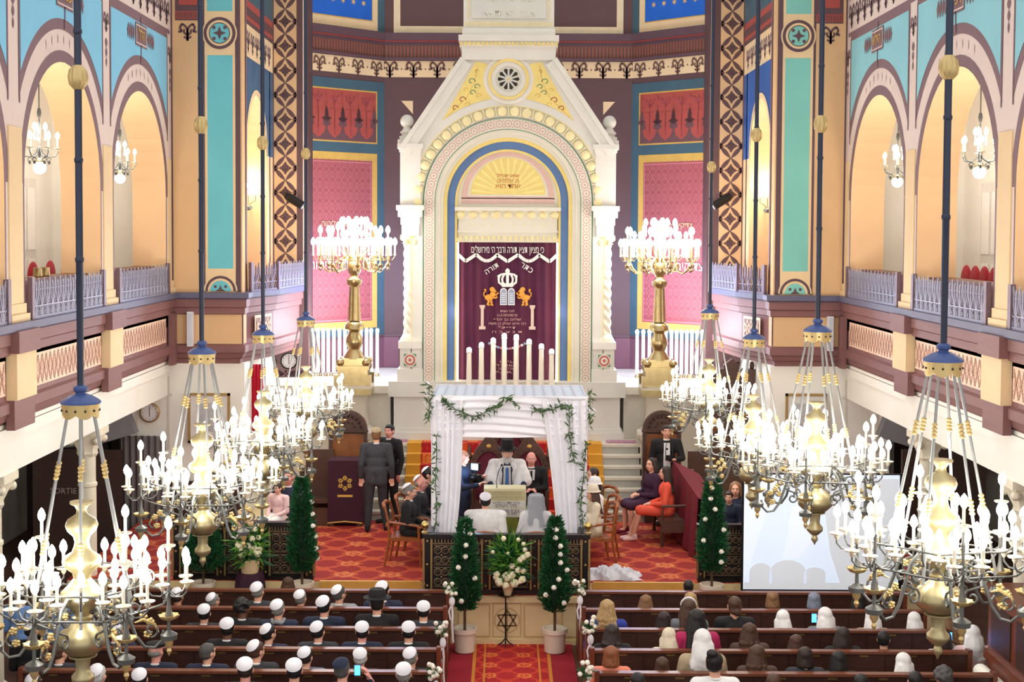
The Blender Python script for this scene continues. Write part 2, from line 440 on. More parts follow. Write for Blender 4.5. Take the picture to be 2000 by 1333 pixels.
for s in (-1, 1):
    m = MB(); rows = [[(s*-p.x, p.y, z) for p in offs(PLAN, d)] for d, z, _ in PROF]
    k = len(PLAN)
    for r in range(len(rows)-1):
        for i in range(k-1): m.add([rows[r][i], rows[r][i+1], rows[r+1][i+1], rows[r+1][i]], [(0,1,2,3)], PROF[r][2])
    struct(m.build('trim_5' if s < 0 else 'trim_6', [M_grey, M_mauve, M_white, M_grey]))
    f = mir(sidefn(WL), s)
    P = Paint(f); M_lat = mat('lattice_tan', (238,204,180), .7, var=.04); M_latd = mat('lattice_mauve', (196,150,130), .7, var=.04)
    for c in BAYS:
        a, b, z0, z1 = c-1.58, c+1.58, 3.85, 4.26
        P.rect(a, z0, b, z1, M_lat, 2); n = 19; st = (b-a-.08)/n
        for i in range(n):
            u = a+.04+st*(i+.5); v = (z0+z1)/2
            P.ring(u, v, st*.36, st*.43, M_latd, 3, 0, 2*pi, 10)
            P.line([(u-st/2, z0+.03),(u+st/2, z1-.03)], .022, M_latd, 4); P.line([(u-st/2, z1-.03),(u+st/2, z0+.03)], .022, M_latd, 4)
            P.ring(u+st/2, z0+.1, st*.16, st*.23, M_latd, 3, 0, 2*pi, 8); P.ring(u+st/2, z1-.1, st*.16, st*.23, M_latd, 3, 0, 2*pi, 8)
    # wooden lattice square on the bowed end
    g, L = path_fn([(-4.63,25.3),(-4.32,26.4),(-4.08,28.6)]); P.fn = mir(g, s)
    P.rect(.25, 3.85, .95, 4.26, M_lat, 14); P.rect(.3, 3.9, .9, 4.21, M_mauve, 15)
    for i in range(4): P.ring(.39+.15*i, 4.05, .05, .075, M_lat, 16, 0, 2*pi, 12); P.line([(.31+.15*i,3.91),(.46+.15*i,4.2)], .02, M_lat, 16); P.line([(.31+.15*i,4.2),(.46+.15*i,3.91)], .02, M_lat, 16)
    # pilaster base box
    P.fn = mir(plane_fn((0,25.0,0),(1,0,0),(0,0,1),(0,-1,0)), s)
    P.rect(-5.84, 3.79, -4.64, 4.31, M_tan, 3)
    P.fn = mir(plane_fn((-4.63,25.0,0),(0,1,0),(0,0,1),(1,0,0)), s); P.rect(.0, 3.79, .3, 4.31, M_tan, 3)
    struct(P.build('trim_7' if s < 0 else 'trim_8'))
    m = MB()
    for c in [b+1.98 for b in BAYS[1:]]:
        m.box(s*WL, c-.35, 3.79, s*(WL-.13), c+.35, 4.34, 0)
        m.box(s*(WL-.04), c-.38, 4.34, s*(WL-.17), c+.38, 4.60, 1); m.box(s*(WL), c-.36, 3.44, s*(WL-.10), c+.36, 3.79, 1)
    m.box(s*(WL-.02), 24.62, 3.44, s*(WL-.1), 24.92, 4.34, 1)
    struct(m.build('trim_9' if s < 0 else 'trim_10', [M_cream, M_mauve]))
    # beam below the gallery
    m = MB(); m.box(s*5.95, 6, 2.88, s*6.3, 25.0, 3.44); m.box(s*5.9, 6, 3.3, s*5.96, 25.0, 3.44)
    struct(m.build('trim_11' if s < 0 else 'trim_12', M_white))

# facing pilasters, inner side walls, patterned pilasters
def deco_pilaster(s):
    side = 'left' if s < 0 else 'right'
    m = MB(); m.box(s*5.86, 25.0, 4.6, s*4.63, 25.5, 12, 0)
    struct(m.build('wall_pilaster_'+side, [M_tan]))
    P = Paint(mir(plane_fn((0,25.0,0),(1,0,0),(0,0,1),(0,-1,0)), s)); X = lambda px: WX(px, 25.0)+0.0
    TE = M_teal if s < 0 else M_tealr
    zc = lambda py: WZ(py, 25.0, 430)
    P.rect(X(397), 4.7, X(471), 12, M_mauved, 1); P.rect(X(402), zc(530), X(461), 12, M_cream, 2); P.rect(X(407), zc(530), X(456), 12, TE, 3)
    cx = X(431.5); u = 25/2800.
    P.rect(X(402), zc(108), X(461), zc(22), M_cream, 4) ; P.disc(cx, zc(65), 34*u, M_cream, 5, 28); P.disc(cx, zc(65), 31*u, M_mauved, 6, 28); P.disc(cx, zc(65), 25*u, M_cream, 7, 28); P.disc(cx, zc(65), 20.5*u, TE, 8, 28)
    z0 = zc(65)
    P.poly([(cx+ (13 if i%2==0 else 5)*u*cos(pi/4*i), z0+(13 if i%2==0 else 5)*u*sin(pi/4*i)) for i in range(8)], M_mauved, 9)
    for i in range(4): P.disc(cx+15*u*cos(pi/4+pi/2*i), z0+15*u*sin(pi/4+pi/2*i), 3.4*u, M_mauved, 9, 10)
    P.ring(cx, z0, 19*u, 20.5*u, M_brown, 9)
    zb = zc(569)
    P.rect(X(402), zb-.02, X(461), zc(525), M_cream, 4)
    for r, m_, k in ((33, M_cream, 5), (30, M_mauved, 6), (25, M_cream, 7), (20.5, TE, 8)):
        P.poly(arcpts(r*u, 0, pi, 20, cx, zb+.0), m_, k)
    P.poly([(cx-10*u, zb),(cx-3*u,zb+5*u),(cx,zb+13*u),(cx+3*u,zb+5*u),(cx+10*u,zb)], M_mauved, 9)
    for e in (-1,1): P.disc(cx+e*10*u, zb+9*u, 3*u, M_mauved, 9, 10)
    P.rect(X(345), zc(40), X(397), zc(37), M_mauved, 2); motif(P, X(369), zc(62), .32, M_mauved, 2)
    P.rect(X(345), zc(37), X(397), zc(22), M_brick, 2)
    for i in range(12): P.rect(X(346+4.2*i), zc(36), X(348+4.2*i), zc(24), M_brown, 3)
    P.rect(X(345), zc(22), X(397), zc(-60), M_mauved, 2); P.rect(X(352), zc(10), X(388), zc(-20), M_brick, 3)
    P.rect(-5.86, 4.7, -5.83, 12, M_mauved, 2)
    struct(P.build('trim_13' if s < 0 else 'trim_14'))
    # inner wall with an arched opening
    c, R, Zs = 26.5, 1.05, 7.2; m = MB(); f = mir(sidefn(WI), s)
    def q(pts, mi): m.add([f(*p) for p in pts], [tuple(range(len(pts)))], mi)
    q([(25.3,4.3,0),(c-R,4.3,0),(c-R,12,0),(25.3,12,0)], 0); q([(c+R,4.3,0),(28.3,4.3,0),(28.3,Zs,0),(c+R,Zs,0)], 1); q([(c+R,Zs,0),(28.3,Zs,0),(28.3,12,0),(c+R,12,0)], 0)
    A = arch_cols(c, R, Zs)
    for a, b in zip(A, A[1:]):
        q([(a[0],a[1],0),(b[0],b[1],0),(b[0],12,0),(a[0],12,0)], 0); q([(a[0],a[1],0),(b[0],b[1],0),(b[0],b[1],-.5),(a[0],a[1],-.5)], 1)
    for e in (c-R, c+R): q([(e,4.3,0),(e,Zs,0),(e,Zs,-.5),(e,4.3,-.5)], 1)
    m.box(s*(WI+1.3), 25.5, 4.3, s*(WI+1.4), 28.4, 9.5, 1); m.box(s*(WI), 27.9, 4.3, s*(WI+1.4), 28.0, 9.5, 1)
    blue = mat('slate_blue_paint', (62,96,126), .6, var=.2, scale=1.5) if s < 0 else mat('cobalt_paint', (44,92,160), .6, var=.2, scale=1.5)
    struct(m.build('wall_inner_'+side, [blue, M_peach]))
    P = Paint(f); P.rect(25.3, 8.85, 28.3, 9.42, M_cream, 1)
    for i in range(6): motif(P, 25.6+.45*i, 9.13, .4, M_outl, 2)
    P.ring(c, Zs, R, R+.1, M_cream, 2, 0, pi, 20); P.rect(25.3, 9.42, 28.3, 9.5, M_brown, 1); P.rect(25.3,9.5,28.3,9.85,M_brick,1); P.rect(25.3,9.58,28.3,9.72,M_brown,2); P.rect(25.3,9.85,28.3,12,M_dteal,1)
    P.rect(25.3, 4.7, 25.42, 12, M_outl, 3)
    struct(P.build('trim_15' if s < 0 else 'trim_16'))
    # patterned pilaster before the apse
    m = MB(); m.box(s*4.66, 28.3, 3.0, s*3.93, 28.95, 12); struct(m.build('wall_apse_pilaster_'+side, M_brown))
    P = Paint(mir(plane_fn((0,28.3,0),(1,0,0),(0,0,1),(0,-1,0)), s)); X = lambda px: WX(px, 28.3)
    a, b = X(536), X(580); cx = (a+b)/2; hw = (b-a)/2; P.rect(a, 4.6, b, 12, M_tan, 1)
    P.rect(a-.035, 4.6, a-.015, 12, M_outl, 1); P.rect(X(592), 4.6, X(599), 12, M_pier, 1)
    st = 47.3*28.3/2800; z = WZ(0, 28.3)-.2-20*st
    for i in range(30):
        zz = z + st*i
        for e in (-1, 1):                     # big leaves crossing
            P.leaf(cx+e*hw*.5, zz+st*.25, st*.72, hw*.38, e*radians(48), M_brown, 2); P.leaf(cx+e*hw*.5, zz-st*.25, st*.72, hw*.38, -e*radians(48), M_brown, 2)
            P.poly([(cx+e*hw*.98, zz+st*.5+.07),(cx+e*hw*.98, zz+st*.5-.07),(cx+e*hw*.6,zz+st*.5)], M_brown, 2)
        zc2 = zz+st*.5
        for q_ in range(4): P.leaf(cx+.062*cos(pi/2*q_), zc2+.062*sin(pi/2*q_), .135, .07, pi/2*q_, M_brown, 3)
        for q_ in range(4): P.disc(cx+.06*cos(pi/4+pi/2*q_), zc2+.06*sin(pi/4+pi/2*q_), .022, M_brown, 3, 8)
    struct(P.build('trim_17' if s < 0 else 'trim_18'))
deco_pilaster(-1); deco_pilaster(1)

# apse
AP = [(-4.85,28.4),(-4.05,29.02),(-3.35,29.72),(-2.62,30.45)]
gA, LA = path_fn(AP)
m = MB()
pts = AP + [(-p[0], p[1]) for p in reversed(AP)]
for a, b in zip(pts, pts[1:]): m.add([(a[0],a[1],0),(b[0],b[1],0),(b[0],b[1],13),(a[0],a[1],13)], [(0,1,2,3)])
struct(m.build('wall_back', M_brown))
zc = lambda py: WZ(py, 30.45, 985)
U = 30.45/2800
def apse_panel(s):
    P = Paint(mir(gA, s)); E = LA; n = 8; a = .0
    def R(e0, e1, y0, y1, m_, k): P.rect(e0, zc(y0), e1, zc(y1), m_, k, n)
    R(a, E, 152, 120, M_cream, 2); R(a, E, 119, 90, mat('rib_orange', (140,82,62), .6), 2); R(a, E, 90, 83, M_mauved, 3)
    i = 0
    while i*.075 < E: P.rect(i*.075, zc(118), i*.075+.03, zc(91), M_brown, 3); i += 1
    R(a, E, 83, 80, M_brick, 4); R(a, E, 80, 78, M_cream, 4)
    for i in range(8): motif(P, E-.22-.5*i, zc(137), .33, M_motif, 4)
    for i in range(8): P.disc(E-.47-.5*i, zc(136), .018, M_motif, 4, 6)
    R(a, E, 655, 163, M_dteal, 2)
    # arrowhead panel
    R(a, E-.20, 284, 182, M_gold, 3); R(a, E-.235, 281, 185, M_brick, 4)
    P.rect(a, zc(281), E-.235, zc(232), mat('umber_panel', (104,70,72), .6), 5, n)
    w_ = .42
    for i in range(6):
        u = E-.5-w_*i
        P.poly([(u-w_*.5, zc(222)),(u+w_*.5, zc(222)),(u+w_*.5, zc(230)),(u+.13, zc(243)),(u+.1,zc(252)),(u+.19,zc(256)),(u+.14,zc(268)),(u,zc(277)),(u-.14,zc(268)),(u-.19,zc(256)),(u-.1,zc(252)),(u-.13,zc(243)),(u-w_*.5, zc(230))], M_brick, 6)
        for e in (-.5,.5):
            P.leaf(u+e*w_, zc(232), .34, .1, pi/2, mat('umber_panel',(104,70,72)), 7); P.leaf(u+e*w_, zc(240), .25, .1, 0, mat('umber_panel',(104,70,72)), 7)
        dk = mat('deep_rose_paint', (160,70,70), .6)
        for e in (-.7, 0, .7): P.leaf(u+e*.09, zc(203), .22, .06, pi/2-e, dk, 7)
        P.rect(u-.012, zc(270), u+.012, zc(205), dk, 6); P.leaf(u, zc(262), .1, .07, pi/2, dk, 7)
        P.leaf(u+w_*.5, zc(195), .12, .05, pi/2, dk, 7); P.leaf(u+w_*.5, zc(212), .1, .04, 0, dk, 7)
    # rose panel with gold frame
    R(a, E-.20, 640, 303, M_gold, 3); R(a, E-.34, 626, 318, M_rose, 4); 
    for zz in range(326, 620, 20):
        for i in range(16):
            u = E-.44-.16*i
            if u < .05: break
            P.ring(u, zc(zz), .06, .07, M_rosel, 5, 0, 2*pi, 8); P.line([(u-.08,zc(zz+10)),(u+.08,zc(zz-10))], .01, M_rosel, 5); P.line([(u-.08,zc(zz-10)),(u+.08,zc(zz+10))], .01, M_rosel, 5)
    P.frame(.0, zc(624), E-.36, zc(320), .03, M_rosel, 6, n)
    R(a, E, 900, 655, M_maroonwall, 2)
    # starred blue panel above
    R(a, E, 66, -140, M_dteal, 2); R(a, E-.19, 64, -140, M_cream, 3); R(a, E-.33, 47, -140, M_gold, 4); R(a, E-.35, 45, -140, M_bluep, 5)
    for r in range(5):
        for i in range(9):
            u = E-.58-.27*i; v = zc(14)+r*.42
            P.poly([(u+(.07 if j%2==0 else .026)*cos(pi/6*j+pi/2), v+(.07 if j%2==0 else .026)*sin(pi/6*j+pi/2)) for j in range(12)], M_star, 6)
    o = struct(P.build('trim_19' if s < 0 else 'trim_20'))
    # hebrew inscription bands on the panel
    p = P.fn(E-1.25, zc(517), .03); q = P.fn(E-.6, zc(517), .03)
    ang = atan2((q-p).y*(-s), (q-p).x*(-s)) if s > 0 else atan2((q-p).y, (q-p).x)
    for (py, sz, mm) in ((517, .26, mat('panel_lettering', (250,240,232), .6)), (439, .16, mat('gold_lettering', (232,190,150), .6))):
        p = P.fn(E-1.2, zc(py), .04)
        text_obj('זה השער ליהוה'[::-1] if s < 0 else 'צדיקים יבאו בו'[::-1], sz, mm, 'inscription', o, p, (pi/2, 0, ang), .003)
apse_panel(-1); apse_panel(1)
P = Paint(plane_fn((0,30.45,0),(1,0,0),(0,0,1),(0,-1,0)))
P.rect(-2.62, zc(152), 2.62, zc(120), M_cream, 2); P.rect(-2.62, zc(119), 2.62, zc(90), MATS['rib_orange'], 2); P.rect(-2.62, zc(90), 2.62, zc(83), M_mauved, 3)
for i in range(70): P.rect(-2.62+i*.075, zc(118), -2.59+i*.075, zc(91), M_brown, 3)
P.rect(-2.62, zc(83), 2.62, zc(80), M_brick, 4); P.rect(-2.62, zc(80), 2.62, zc(78), M_cream, 4)
for i in range(11): motif(P, -2.5+.5*i, zc(136), .36, M_motif, 4); P.disc(-2.25+.5*i, zc(136), .018, M_motif, 4, 6)
for s in (-1, 1):
    a, b = sorted((s*.8, s*2.42)); P.frame(a, zc(65), b, 12.6, .14, mat('ivory_frame', (226,208,170)), 2)
    cx = s*2.13; P.poly([(cx-s*.12, zc(224)),(cx-s*.12, zc(198)),(cx+s*.13, zc(198))][::1], M_cream, 2)
    P.rect(s*2.62, zc(900), s*2.3, zc(655), M_maroonwall, 2)
struct(P.build('trim_21'))
# cornice ledge of the apse (a real moulding)
m = MB()
for (z0, z1, d) in ((zc(80), zc(66), .10), (zc(119), zc(114), .06), (zc(658), zc(654), .04)):
    A0 = [Vector(p) for p in pts]; A1 = offs(pts, d)
    for i in range(len(pts)-1):
        a, b, c_, d_ = A0[i], A0[i+1], A1[i+1], A1[i]
        m.add([(a.x,a.y,z0),(b.x,b.y,z0),(c_.x,c_.y,z0),(d_.x,d_.y,z0),(a.x,a.y,z1),(b.x,b.y,z1),(c_.x,c_.y,z1),(d_.x,d_.y,z1)], BF)
struct(m.build('trim_22', M_mauved))

# lower walls, doors, floor, stage
m = MB()
for s in (-1, 1):
    sd = 'left' if s < 0 else 'right'
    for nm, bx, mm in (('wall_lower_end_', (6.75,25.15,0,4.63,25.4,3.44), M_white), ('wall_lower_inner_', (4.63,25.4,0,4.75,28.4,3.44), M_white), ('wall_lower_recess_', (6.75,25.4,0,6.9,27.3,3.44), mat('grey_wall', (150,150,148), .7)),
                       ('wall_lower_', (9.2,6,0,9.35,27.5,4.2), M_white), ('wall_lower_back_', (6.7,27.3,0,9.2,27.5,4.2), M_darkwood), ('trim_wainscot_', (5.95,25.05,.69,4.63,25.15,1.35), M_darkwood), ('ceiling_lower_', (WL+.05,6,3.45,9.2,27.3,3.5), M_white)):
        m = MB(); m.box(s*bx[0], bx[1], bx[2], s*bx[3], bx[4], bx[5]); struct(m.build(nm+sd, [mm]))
for s in (-1, 1):                             # niche mouldings on the white wall
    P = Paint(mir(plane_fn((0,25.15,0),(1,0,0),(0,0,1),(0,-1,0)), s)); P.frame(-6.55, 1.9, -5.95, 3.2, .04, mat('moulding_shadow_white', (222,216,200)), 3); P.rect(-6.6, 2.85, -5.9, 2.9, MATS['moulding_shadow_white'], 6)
    struct(P.build('trim_23' if s < 0 else 'trim_24'))
m = MB(); m.box(-12, -6, -.1, 12, 34, 0); struct(m.build('floor', mat('nave_floor', (92,64,54), .5, var=.2, scale=2)))

def carpet_mat(name, ground, star, ring, k=1.7, stripes=None):
    m = mat(name, ground, .9, var=.1, scale=30); t = NT(m); b = m.node_tree.nodes['Principled BSDF']
    x, y, z = t.xyz(); col = b.inputs['Base Color'].links[0].from_socket
    nz = t.f('MULTIPLY', t.f('SUBTRACT', t.noise(14), .5), .22)
    def cell(v, o): return t.f('SUBTRACT', t.f('FRACT', t.f('ADD', t.f('MULTIPLY', v, k), o)), .5)
    def lengths(o): a = cell(x, o); c = cell(y, o); return a, c, t.f('ADD', t.f('SQRT', t.f('ADD', t.f('MULTIPLY', a, a), t.f('MULTIPLY', c, c))), nz)
    a, c, r1 = lengths(0.0); a2, c2, r2 = lengths(.5)
    st = t.vmax(t.f('LESS_THAN', t.f('ABSOLUTE', t.f('SUBTRACT', t.f('ABSOLUTE', a), t.f('ADD', t.f('ABSOLUTE', c), nz))), .085),
                t.f('LESS_THAN', r2, .17))
    th = t.f('ARCTAN2', c, a); pet = t.f('ADD', .26, t.f('MULTIPLY', t.f('COSINE', t.f('MULTIPLY', th, 8)), .05))
    fl = t.f('LESS_THAN', r1, pet); rg = t.band(r1, .17, .035); dot = t.f('LESS_THAN', r1, .05)
    o = t.mix(st, col, lin(star)); o = t.mix(fl, o, lin(star)); o = t.mix(rg, o, lin(ring)); o = t.mix(dot, o, lin(ring))
    if stripes:
        for (cx, hw, cc) in stripes: o = t.mix(t.band(x, cx, hw), o, lin(cc))
    m.node_tree.links.new(o, b.inputs['Base Color']); return m
M_carp = carpet_mat('stage_carpet', (150,32,30), (190,78,42), (206,124,70), 1.45)
M_runner = carpet_mat('aisle_carpet', (176,26,34), (206,60,38), (226,130,60), 2.2, [(-.62,.16,(160,24,44)),(.75,.16,(160,24,44)),(-.44,.022,(214,136,50)),(.57,.022,(214,136,50)),(-.3,.012,(214,136,50)),(.43,.012,(214,136,50))])
M_panel = mat('cream_panelling', (232,212,164), .55, var=.03)
ST = .68
m = MB()
m.box(-6.4, 20.65, 0, 6.4, 25.04, ST, 0); m.box(-4.62, 25.04, 0, 4.62, 27.0, ST, 0); m.box(-1.2, 19.87, 0, 1.2, 20.7, ST, 0)
m.box(-5.3, 20.0, 0, -2.75, 20.66, .42, 0); m.box(2.75, 20.0, 0, 5.6, 20.66, .42, 0)
struct(m.build('floor_stage', [M_panel]))
m = MB(); m.box(-6.4, 20.66, ST, 6.4, 24.98, ST+.012); m.box(-1.19, 19.9, ST, 1.19, 20.66, ST+.012)
tag(m.build('stage_carpet', M_carp), 'red and orange patterned carpet covering the raised platform floor', 'carpet')
m = MB()
for s in (-1, 1): m.box(s*1.25, 20.60, ST-.09, s*2.72, 20.645, ST+.02)
struct(m.build('trim_25', M_gold))
m = MB(); m.box(-.78, 8, 0, .91, 19.85, .012); tag(m.build('aisle_carpet', M_runner), 'red aisle runner with gold stripes leading up to the platform front', 'carpet')
for s in (-1, 1):                              # carpeted steps beside the pulpit front
    m = MB(); m.box(s*1.25, 20.1, 0, s*2.72, 20.62, .45); m.box(s*1.25, 19.75, 0, s*2.72, 20.1, .22)
    struct(m.build('trim_26' if s < 0 else 'trim_27', M_runner))
# cream front with panels and the star
P = Paint(plane_fn((0,19.87,0),(1,0,0),(0,0,1),(0,-1,0))); sh = mat('panel_line', (196,170,118), .6)
m = MB()
for (a, b) in ((-1.1,-.78),(-.68,-.25),(.25,.68),(.78,1.1)): m.box(a, 19.85, .12, b, 19.872, .56, 0)
m.box(-1.22, 19.82, .60, 1.22, 19.872, .68, 0); m.box(-1.22, 19.83, 0, 1.22, 19.872, .07, 0)
struct(m.build('trim_28', [M_panel]))
for (a, b) in ((-1.1,-.78),(-.68,-.25),(.25,.68),(.78,1.1)): P.frame(a-.012, .108, b+.012, .572, .012, sh, 8)
P.frame(-.2, .1, .2, .58, .012, sh, 2); P.ring(0, .34, .165, .18, sh, 2)
for o_ in (0, pi):
    T = [(.15*cos(pi/2+o_+2*pi*i/3), .34+.15*sin(pi/2+o_+2*pi*i/3)) for i in range(4)]; P.line(T, .02, mat('star_bronze', (110,90,56), .5), 3)
P.rect(-.006, .02, .006, .6, MATS['star_bronze'], 3)
struct(P.build('trim_29'))
# dark wood doors at the back of the side aisle, with the exit sign
m = MB()
for i in range(5):
    x = -8.9+.45*i; m.box(x, 27.2, .3, x+.4, 27.31, 2.5)
struct(m.build('door_7', M_darkwood))
# ================================================================ THE ARK
M_marble = mat('ark_limestone', (224,222,212), .45, var=.04, scale=2.5)
M_marble2 = mat('ark_greyer_stone', (214,214,206), .5, var=.05, scale=2.5)  # slightly greyer stone for plinth, plaque, tracery and finials
M_ygold = mat('pale_gilding', (236,214,130), .45, metal=.15, var=.06)
M_band = mat('ivory_band', (228,224,208), .5, var=.02)
M_pinkc = mat('faded_rose_inlay', (208,160,150), .6)
M_pinkb = mat('blush_band', (224,190,182), .6)
M_bluea = mat('ark_blue', (96,132,192), .6, var=.05)
M_greenl = mat('green_line', (90,140,110), .6)
M_hole = mat('window_shadow', (50,44,30), .8)
M_bulb = mat('lit_bulb', (255,250,235), .4, emit=((255,250,238), BULB), var=0)
M_wax = mat('candle_sleeve', (246,240,222), .35, var=.02)
F = 26.6; Q = F/2800.0; AC = WX(992, F, 400)
az = lambda py: WZ(py, F, 992)
ark = thing('torah_ark', (AC, F, 1.87), 'tall pale stone ark with arched niche and gable at the back of the apse', 'ark')
O = (0, 0, -1.87)                       # local frame keeps world heights
def ap(name, mb, mats, smooth=False, parent=None, ang=35):
    o = mb.build(name, mats, parent or ark, smooth, ang)
    if parent is None: o.location = O
    return o
def abox(m, dx0, y0, dx1, y1, f, b, mi=0): m.box(dx0*Q, f, az(y1), dx1*Q, b, az(y0), mi)
# local y: 0 is the front plane
m = MB()
abox(m, -232, 746, 232, 776, -.06, 1.2); abox(m, -222, 776, 222, 846, .02, 1.2); abox(m, -230, 846, 230, 872, -.04, 1.2); abox(m, -226, 838, 226, 848, -.01, 1.2)
ap('plinth', m, M_marble2)
cy = 395; n = 36
def arcY(r, k=n): return [(r*Q*cos(pi-pi*i/k), az(cy)+r*Q*sin(pi*i/k)) for i in range(k+1)]
def legs(r): return [(-r*Q, az(748))] + arcY(r) + [(r*Q, az(748))]
def band(m, r0, r1, f, b, mi=0): m.strip(legs(r1), legs(r0), (0,0,0), (1,0,0), (0,0,1), (0,-1,0), -b, -f, mi)
def outer(i, k=n):                      # silhouette of the gable along rays from the arch centre
    a = pi - pi*i/k; d = (cos(a), sin(a)); best = 1e9
    poly = [(-207,0),(-207,112),(-93,280),(93,280),(207,112),(207,0)]
    for (x1,y1),(x2,y2) in zip(poly, poly[1:]):
        den = d[0]*(y2-y1) - d[1]*(x2-x1)
        if abs(den) < 1e-9: continue
        t = (x1*(y2-y1) - y1*(x2-x1))/den; u = (x1*d[1]-y1*d[0])/den if abs(den)>0 else -1
        if t > 0 and -1e-6 <= u <= 1+1e-6: best = min(best, t)
    return (best*d[0]*Q, az(cy)+best*d[1]*Q)
m = MB(); m.strip([outer(i, 72) for i in range(73)], arcY(186, 72), (0,0,0), (1,0,0), (0,0,1), (0,-1,0), -1.0, 0)
# raking mouldings
for s in (-1, 1):
    for (a, b, d) in ((0, 9, .12), (9, 20, .07), (20, 26, .09)):
        nx, ny = s*164/203., 118/203.
        p = [(s*93-0*nx, 280),(s*211, 106)]
        poly = [((x-nx*o)*Q, az(cy)+(y-ny*o*1.0)*Q) for o in (a, b) for (x, y) in (p if o == a else p[::-1])]
        m.prism(poly, (0,0,0), (1,0,0), (0,0,1), (0,-1,0), 0, d)
abox(m, -97, 82, 97, 70, -.14, 1.0); abox(m, -95, 93, 95, 82, -.11, 1.0); abox(m, -91, 118, 91, 93, -.07, 1.0)
ap('gable', m, M_marble)
m = MB()
for i in range(23): m.ball(((-92+184*i/22)*Q, -.13, az(87)), (.028,.03,.035), 0, 8, 6)
ap('gilded_beading', m, M_ygold, True)
m = MB(); abox(m, -88, 68, 88, -60, .02, 1.0, 0); abox(m, -72, 36, 72, -60, -.02, .03, 1); abox(m, -90, 70, 90, 56, -.05, 1, 0)
pl = ap('inscribed_plaque', m, [M_marble, M_marble2])
for i, t in enumerate(('אנכי לא תשא', 'כבד לא תרצח', 'לא תנאף')): text_obj(t[::-1], .22, M_band, 'relief_lettering', pl, (0, -.024, az(26)+.27*i), (pi/2,0,0), .008, .95)
P = Paint(lambda u, v, d: Vector((u*Q, -d, az(v))))
P.frame(-86, 54, 86, -60, 0.0, M_ygold, 1)
for i in range(34): P.rect(-84+i*5, 52, -82+i*5, 43, M_ygold, 8)
for s in (-1, 1):
    for i in range(20): P.rect(s*80, 38-i*5, s*76, 36-i*5, M_ygold, 8)
# yellow spandrels with scrollwork
for s in (-1, 1):
    pts_ = [(s*64,121),(s*44,124)] + [(s*46*cos(radians(a)), 155-46*sin(radians(a))) for a in (35,10,-15,-38)] + [(s*33,193)]
    pts_ += [(s*x, cy-sqrt(204**2-x*x)) for x in (50,70,90,110,128)]
    P.poly(pts_, M_ygold, 3)
    def scroll(cx, c_y, r, mm, d=1):
        L = [(s*(cx+d*r*(1-t/9)*cos(t*.75)), c_y - r*(1-t/9)*sin(t*.75)) for t in range(8)]; P.line(L, 1.6, mm, 4)
    for (x, y, r, mm) in ((72,160,8,M_greenl),(62,170,7,M_greenl),(70,182,7,M_greenl),(62,140,5,M_gold),(90,196,8,M_brick),(78,205,6,M_gold),(104,212,7,M_brick),(58,188,6,M_gold),(84,176,5,M_gold)): scroll(x, y, r, mm, 1 if (x+y)%2 else -1)
    P.line([(s*60,128),(s*66,160),(s*80,190),(s*120,230)], 1.3, M_gold, 4)
# coloured lines and inlays on the archivolt
def pring(r0, r1, mm, k, leg=True):
    A = arcpts(r0, 0, pi, 40, 0, 0); B = arcpts(r1, 0, pi, 40, 0, 0)
    for a, b, c_, d_ in zip(A, B, B[1:], A[1:]): P.poly([(p[0], cy-p[1]) for p in (a, b, c_, d_)], mm, k)
    if leg:
        for s in (-1,1): P.rect(s*r0, 748, s*r1, cy, mm, k)
pring(163.5, 165, M_greenl, 2); pring(141.5, 143, M_greenl, 2); pring(187, 188.5, M_ygold, 3)
def diamond_at(x, y, a):
    rr = 7.6; P.ring(x, y, rr-1.6, rr, M_pinkc, 2, 0, 2*pi, 8)
    P.poly([(x+2.2*cos(a+pi/2*i), y+2.2*sin(a+pi/2*i)) for i in range(4)], M_pinkc, 2)
k = 28
for i in range(k+1):
    a = pi*i/k; x, y = 153.5*cos(a), cy-153.5*sin(a); diamond_at(x, y, a)
    if i < k:
        a += pi/2/k
        for rr in (147, 160): P.disc(rr*cos(a), cy-rr*sin(a), 1.5, M_pinkc, 2, 6)
for s in (-1, 1):
    for i in range(1, 21):
        diamond_at(s*153.5, cy+17.2*i, 0); P.disc(s*147, cy+17.2*i-8.6, 1.5, M_pinkc, 2, 6); P.disc(s*160, cy+17.2*i-8.6, 1.5, M_pinkc, 2, 6)
o = ap('painted_inlay', P.mb, P.mats)
m = MB(); band(m, 166, 187, .02, 1.0, 0); ap('outer_archivolt', m, M_marble)
m = MB(); k = 23
for i in range(k+1):
    a = pi*i/k; c_ = (176.5*Q*cos(a), -.0, az(cy)+176.5*Q*sin(a)); m.ball(c_, (.092,.05,.092), 0, 12, 8)
    if i < k:
        a += pi/2/k; m.cbox((176.5*Q*cos(a), 0, az(cy)+176.5*Q*sin(a)), .02, .05, .17, 0, Matrix.Rotation(-(a-pi/2), 3, 'Y'))
ap('gilded_ball_moulding', m, mat('ball_gilding', (240,228,176), .4, var=.04), True)
m = MB(); band(m, 141, 165, .0, 1.0, 0); ap('archivolt', m, M_band)
m = MB(); band(m, 132, 141, .03, 1.0, 0); band(m, 126, 132, .08, 1.0, 0); band(m, 119, 126, .12, 1.0, 1); ap('inner_moulding', m, [M_band, M_ygold])
m = MB(); band(m, 104, 119, .26, 1.0, 0); band(m, 100, 104, .24, 1, 1); ap('blue_archivolt', m, [M_bluea, M_ygold])
m = MB(); m.prism([(r[0], r[1]) for r in arcY(101)], (0,0,0),(1,0,0),(0,0,1),(0,-1,0), -1.0, -.32, 0)
m.box(-101*Q, .32, az(472), 101*Q, 1, az(cy), 0)
ty = ap('tympanum', m, M_band)
P = Paint(lambda u, v, d: Vector((u*Q, .32-d, az(v))))
